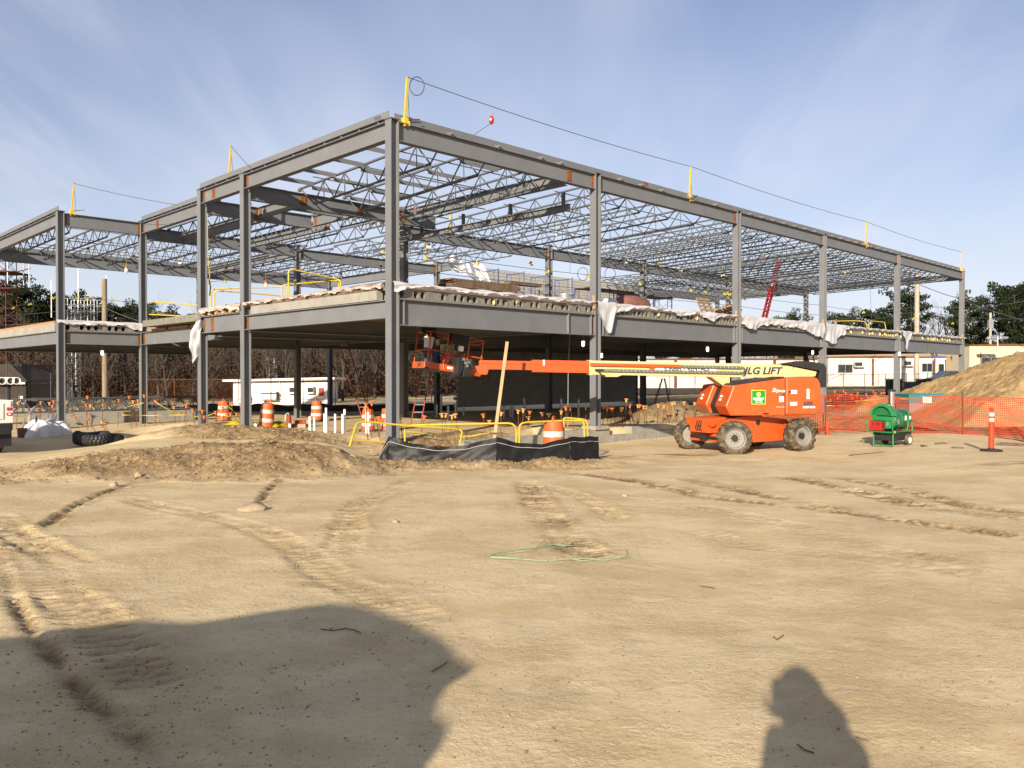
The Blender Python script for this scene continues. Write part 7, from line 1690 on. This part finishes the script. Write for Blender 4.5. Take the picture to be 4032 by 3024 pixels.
pk = pebbles(5200, 3.2, 14, 0.004, 0.013, 'grit', 'dark crumbs and specks trodden into the sand', lambda x, y: 0.2 + 0.8 * float(sst(vnoise(np.array(x * 1.3), np.array(y * 1.3), 93), 0.4, 0.75))); pk.data.materials[0] = MATS['clod']
pebbles(3600, 3.2, 24, 0.003, 0.015, 'gravel', 'small stones and grit scattered over the sand', lambda x, y: 0.25 + 0.75 * float(sst(vnoise(np.array(x * 0.8), np.array(y * 0.8), 90), 0.45, 0.75)))
def moist_at(x, y):
    i = min(int(np.searchsorted(XS, x)), len(XS) - 1); j = min(int(np.searchsorted(YS, y)), len(YS) - 1); return float(MOIST[j, i])
pk = pebbles(6500, 3.3, 22, 0.004, 0.019, 'crumbs', 'crumbs of dry earth lying along the wheel tracks', lambda x, y: 0.02 + moist_at(x, y)); pk.data.materials[0] = MATS['clod']
pk = pebbles(4200, 15, 24, 0.012, 0.060, 'clods', 'clods and stones on the dug-up mound and berm', lambda x, y: float(clod_mask(np.array(x), np.array(y)))); pk.data.materials[0] = MATS['clod']
def rock(px, py, r, sq, label, seedv):
    x, y = gpt(px, py); rq = random.Random(seedv); mb = MB().ball((0, 0, 0), r, 14, 9, sq); mb.v = [tuple(c * (1 + 0.10 * math.sin(5 * v[0] / r + seedv) * math.cos(4 * v[1] / r + 2 * v[2] / r)) for c in v) for v in mb.v]
    o = mb.build('stone', 'stone', None, True); o.location = (x, y, gz(x, y) + r * sq[2] * 0.25); o.rotation_euler = (0, 0, rq.random() * 3); tag(o, label, 'stone')
rock(998, 2012, 0.21, (1, 0.7, 0.38), 'large rounded half-buried stone on the open sand', 1); rock(448, 1918, 0.08, (1, 0.8, 0.8), 'jagged earthy lump at the foot of the mound', 2); rock(545, 1880, 0.08, (1, 0.7, 0.9), 'lump of hard earth on the front slope of the mound', 3)
rock(1388, 1826, 0.09, (1, 0.8, 0.7), 'pale round stone between the mound and the silt fence', 4); rock(2460, 1955, 0.07, (1, 0.8, 0.6), 'single pale stone on the tracks below the silt fence', 5); rock(1555, 2060, 0.05, (1, 0.8, 0.7), 'small lone stone in the middle of the sand', 6); rock(63, 2357, 0.035, (1, 0.7, 0.6), 'small round stone beside the deep rut', 7)
gs = thing('strapping_band', 'loop of pale green plastic strapping lying on the sand', 'strapping', Vector((gpt(2150, 2190)[0], gpt(2150, 2190)[1], 0)))
def zg(x, y): p = gpt(1850 + x * 0.339, 2050 + y * 0.339); return (p[0], p[1])
for path, w in (([(1400, 262), (1300, 262), (1150, 285), (960, 292), (780, 320), (560, 350), (380, 380), (280, 405), (235, 435), (260, 455), (400, 465), (620, 470), (900, 472)], 0.012), ([(1050, 232), (1180, 275), (980, 290), (700, 365), (480, 385), (300, 420), (240, 440), (420, 458), (600, 447)], 0.010),
                 ([(930, 475), (1200, 460), (1420, 452), (1480, 468), (1640, 460), (1780, 440), (1815, 420), (1808, 340)], 0.012), ([(1180, 455), (1300, 470), (1480, 465), (1600, 450), (1780, 440), (1870, 422)], 0.010), ([(740, 350), (890, 255), (960, 292)], 0.008)):
    q = densify([zg(*p) for p in path], 0.04); n = len(q); mb = MB(); lift = [0.012 + 0.012 * math.sin(i * 0.21) ** 2 for i in range(n)]
    w *= 0.65; P = [Vector((p[0], p[1], gz(p[0], p[1]) + l)) for p, l in zip(q, lift)]; mb.add([p + Vector((0, -w * 0.4, w)) for p in P] + [p + Vector((0, w * 0.4, -w * 0.5)) for p in P], [(i, i + 1, n + i + 1, n + i) for i in range(n - 1)]); mb.build('band', 'strap_green', gs)
for k, (pts, lb) in enumerate((([(1262, 2478), (1310, 2484), (1360, 2476), (1395, 2482), (1420, 2492)], 'dead twig with a ragged end lying in the wide shadow'), ([(1700, 2648), (1730, 2630), (1762, 2610)], 'thin straight straw near the edge of the wide shadow'),
                              ([(3140, 2940), (3165, 2960), (3205, 2972)], 'small curved twig inside the photographer shadow'), ([(3045, 2510), (3060, 2522), (3085, 2505)], 'short dark twig above the photographer shadow'), ([(2755, 2308), (2800, 2314), (2815, 2318)], 'short stick on the open sand right of the strapping'),
                              ([(3370, 2908), (3400, 2916), (3418, 2922)], 'short twig beside the shoulder of the photographer shadow'))):
    P = [gpt(*p) for p in pts]; o = MB().tube([Vector((p[0], p[1], gz(*p) + 0.010)) for p in P], 0.0045, 5).build('twig', 'wood_old'); tag(o, lb, 'twig')
# ------------------------------------------------------------------ people and what stands behind the camera
def figure(name, label, loc, rz, joints, edges, parts, cat='person', group=None):
    """joints: name -> (x, y, z, radius); one skinned body; parts: extra child meshes"""
    t = thing(name, label, cat); me = bpy.data.meshes.new('body'); ks = list(joints); me.from_pydata([joints[k][:3] for k in ks], [(ks.index(a), ks.index(b)) for a, b in edges], [])
    o = bpy.data.objects.new('body', me); COL.objects.link(o); o.parent = t
    sk = o.modifiers.new('skin', 'SKIN'); sk.use_smooth_shade = True
    for i, k in enumerate(ks): me.skin_vertices[0].data[i].radius = (joints[k][3],) * 2; me.skin_vertices[0].data[i].use_root = (k == 'pelvis')
    sb = o.modifiers.new('sub', 'SUBSURF'); sb.levels = 2; sb.render_levels = 2
    me.materials.append(MATS[parts['body']]); t.location = loc; t.rotation_euler = (0, 0, rz)
    return t, o
E_ = [('pelvis', 'belly'), ('belly', 'chest'), ('chest', 'neck'), ('neck', 'chin'), ('chin', 'skull'), ('chest', 'shL'), ('shL', 'elL'), ('elL', 'wrL'), ('chest', 'shR'), ('shR', 'elR'), ('elR', 'wrR'), ('pelvis', 'hipL'), ('hipL', 'knL'), ('knL', 'anL'), ('anL', 'toL'), ('pelvis', 'hipR'), ('hipR', 'knR'), ('knR', 'anR'), ('anR', 'toR')]
def hand(parent, wrist, d, palm, m, curl=0.6):
    """palm and five curled fingers; d: direction of the hand, palm: palm normal"""
    d, n = Vector(d).normalized(), Vector(palm).normalized(); s = d.cross(n); w = Vector(wrist); mb = MB(); mb.tube([w, w + d * 0.045, w + d * 0.09], [0.028, 0.040, 0.034], 8)
    for k, L in enumerate((0.072, 0.082, 0.076, 0.060)):
        b = w + d * 0.085 + s * (0.030 - 0.020 * k); m1 = b + (d * math.cos(curl * 0.5) + n * math.sin(curl * 0.5)) * L * 0.5; m2 = m1 + (d * math.cos(curl * 1.3) + n * math.sin(curl * 1.3)) * L * 0.35; mb.tube([b, m1, m2, m2 + (d * math.cos(curl * 2) + n * math.sin(curl * 2)) * L * 0.25], [0.010, 0.0095, 0.0085, 0.006], 6)
    b = w + d * 0.03 + s * 0.035; mb.tube([b, b + (s * 0.8 + d * 0.6) * 0.035, b + (s * 0.7 + d * 1.1 + n * 0.3) * 0.055], [0.013, 0.011, 0.008], 6); return mb.build('hand', m, parent, True)
def head_parts(t, c, f, hair, skin='skin', cap=None):
    """nose, ears, eyes, mouth and hair on a head centred at c that faces f"""
    c, f = Vector(c), Vector(f).normalized(); s = f.cross(Vector((0, 0, 1))); u = Vector((0, 0, 1))
    MB().ball(c + u * 0.01, 0.098, 18, 12, (1, 1, 1.22)).build('head', skin, t, True)
    MB().ball(c + f * 0.102 - u * 0.015, 0.017, 8, 6, (1, 1, 1.6)).build('nose', skin, t, True)
    for q in (-1, 1): MB().ball(c + s * 0.10 * q - u * 0.01, 0.026, 8, 6, (0.5, 0.8, 1.3)).build('ear', skin, t, True); MB().ball(c + f * 0.088 + s * 0.034 * q + u * 0.012, 0.012, 8, 6).build('eye', 'black', t, True)
    MB().box(c + f * 0.091 - u * 0.058, (0.04, 0.012, 0.008), frame(s)).build('mouth', 'insulation', t)
    MB().ball(c - f * 0.012 + u * 0.035, 0.108, 16, 10, (1, 1, 1.12)).build('hair', hair, t, True)
    if cap: MB().lathe([(0.112, 0), (0.112, 0.05), (0.09, 0.11), (0.0, 0.135)], c + u * 0.03, (0, 0, 1), 18).box(c + f * 0.13 + u * 0.035, (0.10, 0.16, 0.012), frame(f)).build('cap', cap, t, True)
# worker standing in the lift basket
wj = dict(pelvis=(0, 0, 0.95, 0.15), belly=(0, 0.01, 1.12, 0.15), chest=(0, 0.02, 1.34, 0.16), neck=(0, 0.02, 1.50, 0.06), chin=(0, 0.04, 1.56, 0.06), skull=(0, 0.03, 1.66, 0.07), shL=(-0.19, 0.02, 1.42, 0.075), elL=(-0.26, -0.05, 1.16, 0.055), wrL=(-0.20, -0.26, 1.02, 0.04),
          shR=(0.19, 0.02, 1.42, 0.075), elR=(0.30, 0.10, 1.62, 0.055), wrR=(0.26, 0.16, 1.88, 0.04), hipL=(-0.10, 0, 0.88, 0.115), knL=(-0.12, -0.03, 0.50, 0.075), anL=(-0.13, 0.02, 0.10, 0.055), toL=(-0.15, -0.14, 0.05, 0.045), hipR=(0.10, 0, 0.88, 0.115), knR=(0.13, -0.05, 0.50, 0.075), anR=(0.14, 0.02, 0.10, 0.055), toR=(0.17, -0.14, 0.05, 0.045))
wp = pp(0.42, 0.52, 0.03); wk, wb = figure('person', 'worker in dark clothes and tan gloves standing in the orange lift basket', wp, 0.35, wj, E_, dict(body='hoodie'))
MB().tube([(-0.10, 0, 0.93), (-0.12, -0.03, 0.50), (-0.13, 0.02, 0.12)], [0.135, 0.095, 0.078], 10).tube([(0.10, 0, 0.93), (0.13, -0.05, 0.50), (0.14, 0.02, 0.12)], [0.135, 0.095, 0.078], 10).build('trousers', 'jeans', wk, True)
for x, tx in ((-0.13, -0.15), (0.14, 0.17)): MB().box((tx, -0.06, 0.045), (0.11, 0.29, 0.09)).build('boot', 'wood_old', wk, bevel=0.03)
MB().box((-0.16, -0.13, 0.80), (0.16, 0.09, 0.24)).box((0.17, -0.10, 0.80), (0.14, 0.09, 0.20)).build('tool_pouch', 'leather', wk, bevel=0.03)
hand(wk, (-0.20, -0.26, 1.02), (0.2, -1, -0.3), (0, 0, -1), 'leather'); hand(wk, (0.26, 0.16, 1.88), (0, 0.3, 1), (0, 1, 0), 'leather'); head_parts(wk, (0, 0.035, 1.66), (0, -1, 0.15), 'hoodie', cap='white')
# the photographer, who casts the shadow at the lower right
pj = dict(pelvis=(0.020, -0.280, 0.970, 0.150), belly=(0.020, -0.280, 1.140, 0.150), chest=(0.020, -0.260, 1.380, 0.165), neck=(0.020, -0.240, 1.550, 0.065), chin=(0.020, -0.210, 1.600, 0.060), skull=(0.020, -0.220, 1.720, 0.070), shL=(-0.070, -0.280, 1.390, 0.085), elL=(-0.090, -0.200, 1.280, 0.080), wrL=(-0.060, -0.120, 1.540, 0.055),
          shR=(0.250, -0.260, 1.500, 0.085), elR=(0.240, -0.120, 1.220, 0.065), wrR=(0.090, -0.120, 1.540, 0.055), hipL=(-0.090, -0.280, 0.900, 0.120), knL=(-0.110, -0.260, 0.500, 0.085), anL=(-0.120, -0.280, 0.100, 0.060), toL=(-0.150, -0.120, 0.050, 0.050), hipR=(0.130, -0.280, 0.900, 0.120), knR=(0.150, -0.260, 0.500, 0.085), anR=(0.160, -0.280, 0.100, 0.060), toR=(0.190, -0.120, 0.050, 0.050))
ph, pb = figure('person', 'photographer in a dark jacket holding a phone up, standing at the camera', (0, 0, gz(0, -0.4)), 0, pj, E_, dict(body='hoodie'))
for x in (-0.15, 0.19): MB().box((x, -0.20, 0.045), (0.11, 0.29, 0.09)).build('boot', 'wood_old', ph, bevel=0.03)
MB().ball((0.08, -0.25, 1.58), 0.165, 14, 9, (1.0, 0.8, 0.9)).ball((0.03, -0.24, 1.70), 0.125, 14, 9, (1, 1, 1.15)).build('hood', 'hoodie', ph, True)
hand(ph, (-0.06, -0.11, 1.56), (0.1, 0.15, 1), (0, 1, 0), 'skin', 0.3); hand(ph, (0.09, -0.11, 1.56), (-0.1, 0.15, 1), (0, 1, 0), 'skin', 0.3); head_parts(ph, (0.02, -0.21, 1.71), (0, 1, 0), 'wood_old')
hn = thing('phone', 'phone held up in both hands of the photographer', 'phone', (0, -0.03, 1.68)); MB().box((0.0, -0.045, 1.70), (0.15, 0.009, 0.075)).build('phone_body', 'black', hn, bevel=0.006)
# invented shape behind the camera, outlined to throw the wide shadow at the lower left
OUT = [(-420, 2560), (-200, 2530), (0, 2510), (155, 2497), (300, 2461), (547, 2443), (783, 2452), (911, 2429), (1139, 2392), (1303, 2372), (1421, 2382), (1603, 2438), (1731, 2502), (1786, 2547), (1790, 2575), (1868, 2616), (1868, 2634), (1776, 2675), (1731, 2748), (1713, 2812), (1772, 2853), (1758, 2894), (1731, 2948), (1676, 3023), (1600, 3110)]
prof_ = []
for px, py in OUT:
    x, y = gpt(px, py); g = Vector((x, y, gz(x, y))); s = (g.y + 1.6) / LDIR.y; q = g - LDIR * s; prof_.append(q)
last = prof_[-1]; n = len(prof_)
foot = [Vector((prof_[-1].x - 0.25, last.y, -0.05)), Vector((prof_[0].x, last.y, -0.05))]; ring = prof_ + foot; cen = sum(ring, Vector()) / len(ring)
lay = []; hd_ = Vector((LDIR.x, LDIR.y, 0)).normalized()
for off, sc in ((-0.8, 0.90), (-0.5, 0.985), (-0.1, 1.0), (0.2, 1.0), (0.5, 0.985), (0.75, 0.90)):
    lay.append([Vector((cen.x + (p.x - cen.x) * sc, p.y, max(-0.05, p.z * (sc if p.z > 0.2 else 1)))) + LDIR * off for p in ring])
mb = MB(); vs = [p for L_ in lay for p in L_]; k = len(ring)
mb.add(vs, [(j * k + i, j * k + (i + 1) % k, (j + 1) * k + (i + 1) % k, (j + 1) * k + i) for j in range(len(lay) - 1) for i in range(k)] + [tuple(range(k))[::-1], tuple(range((len(lay) - 1) * k, len(lay) * k))])
tm = mb.build('shadow_caster', 'black', None, True); tag(tm, 'made-up dark bulk behind the camera, added to throw the wide shadow', 'shadow caster')
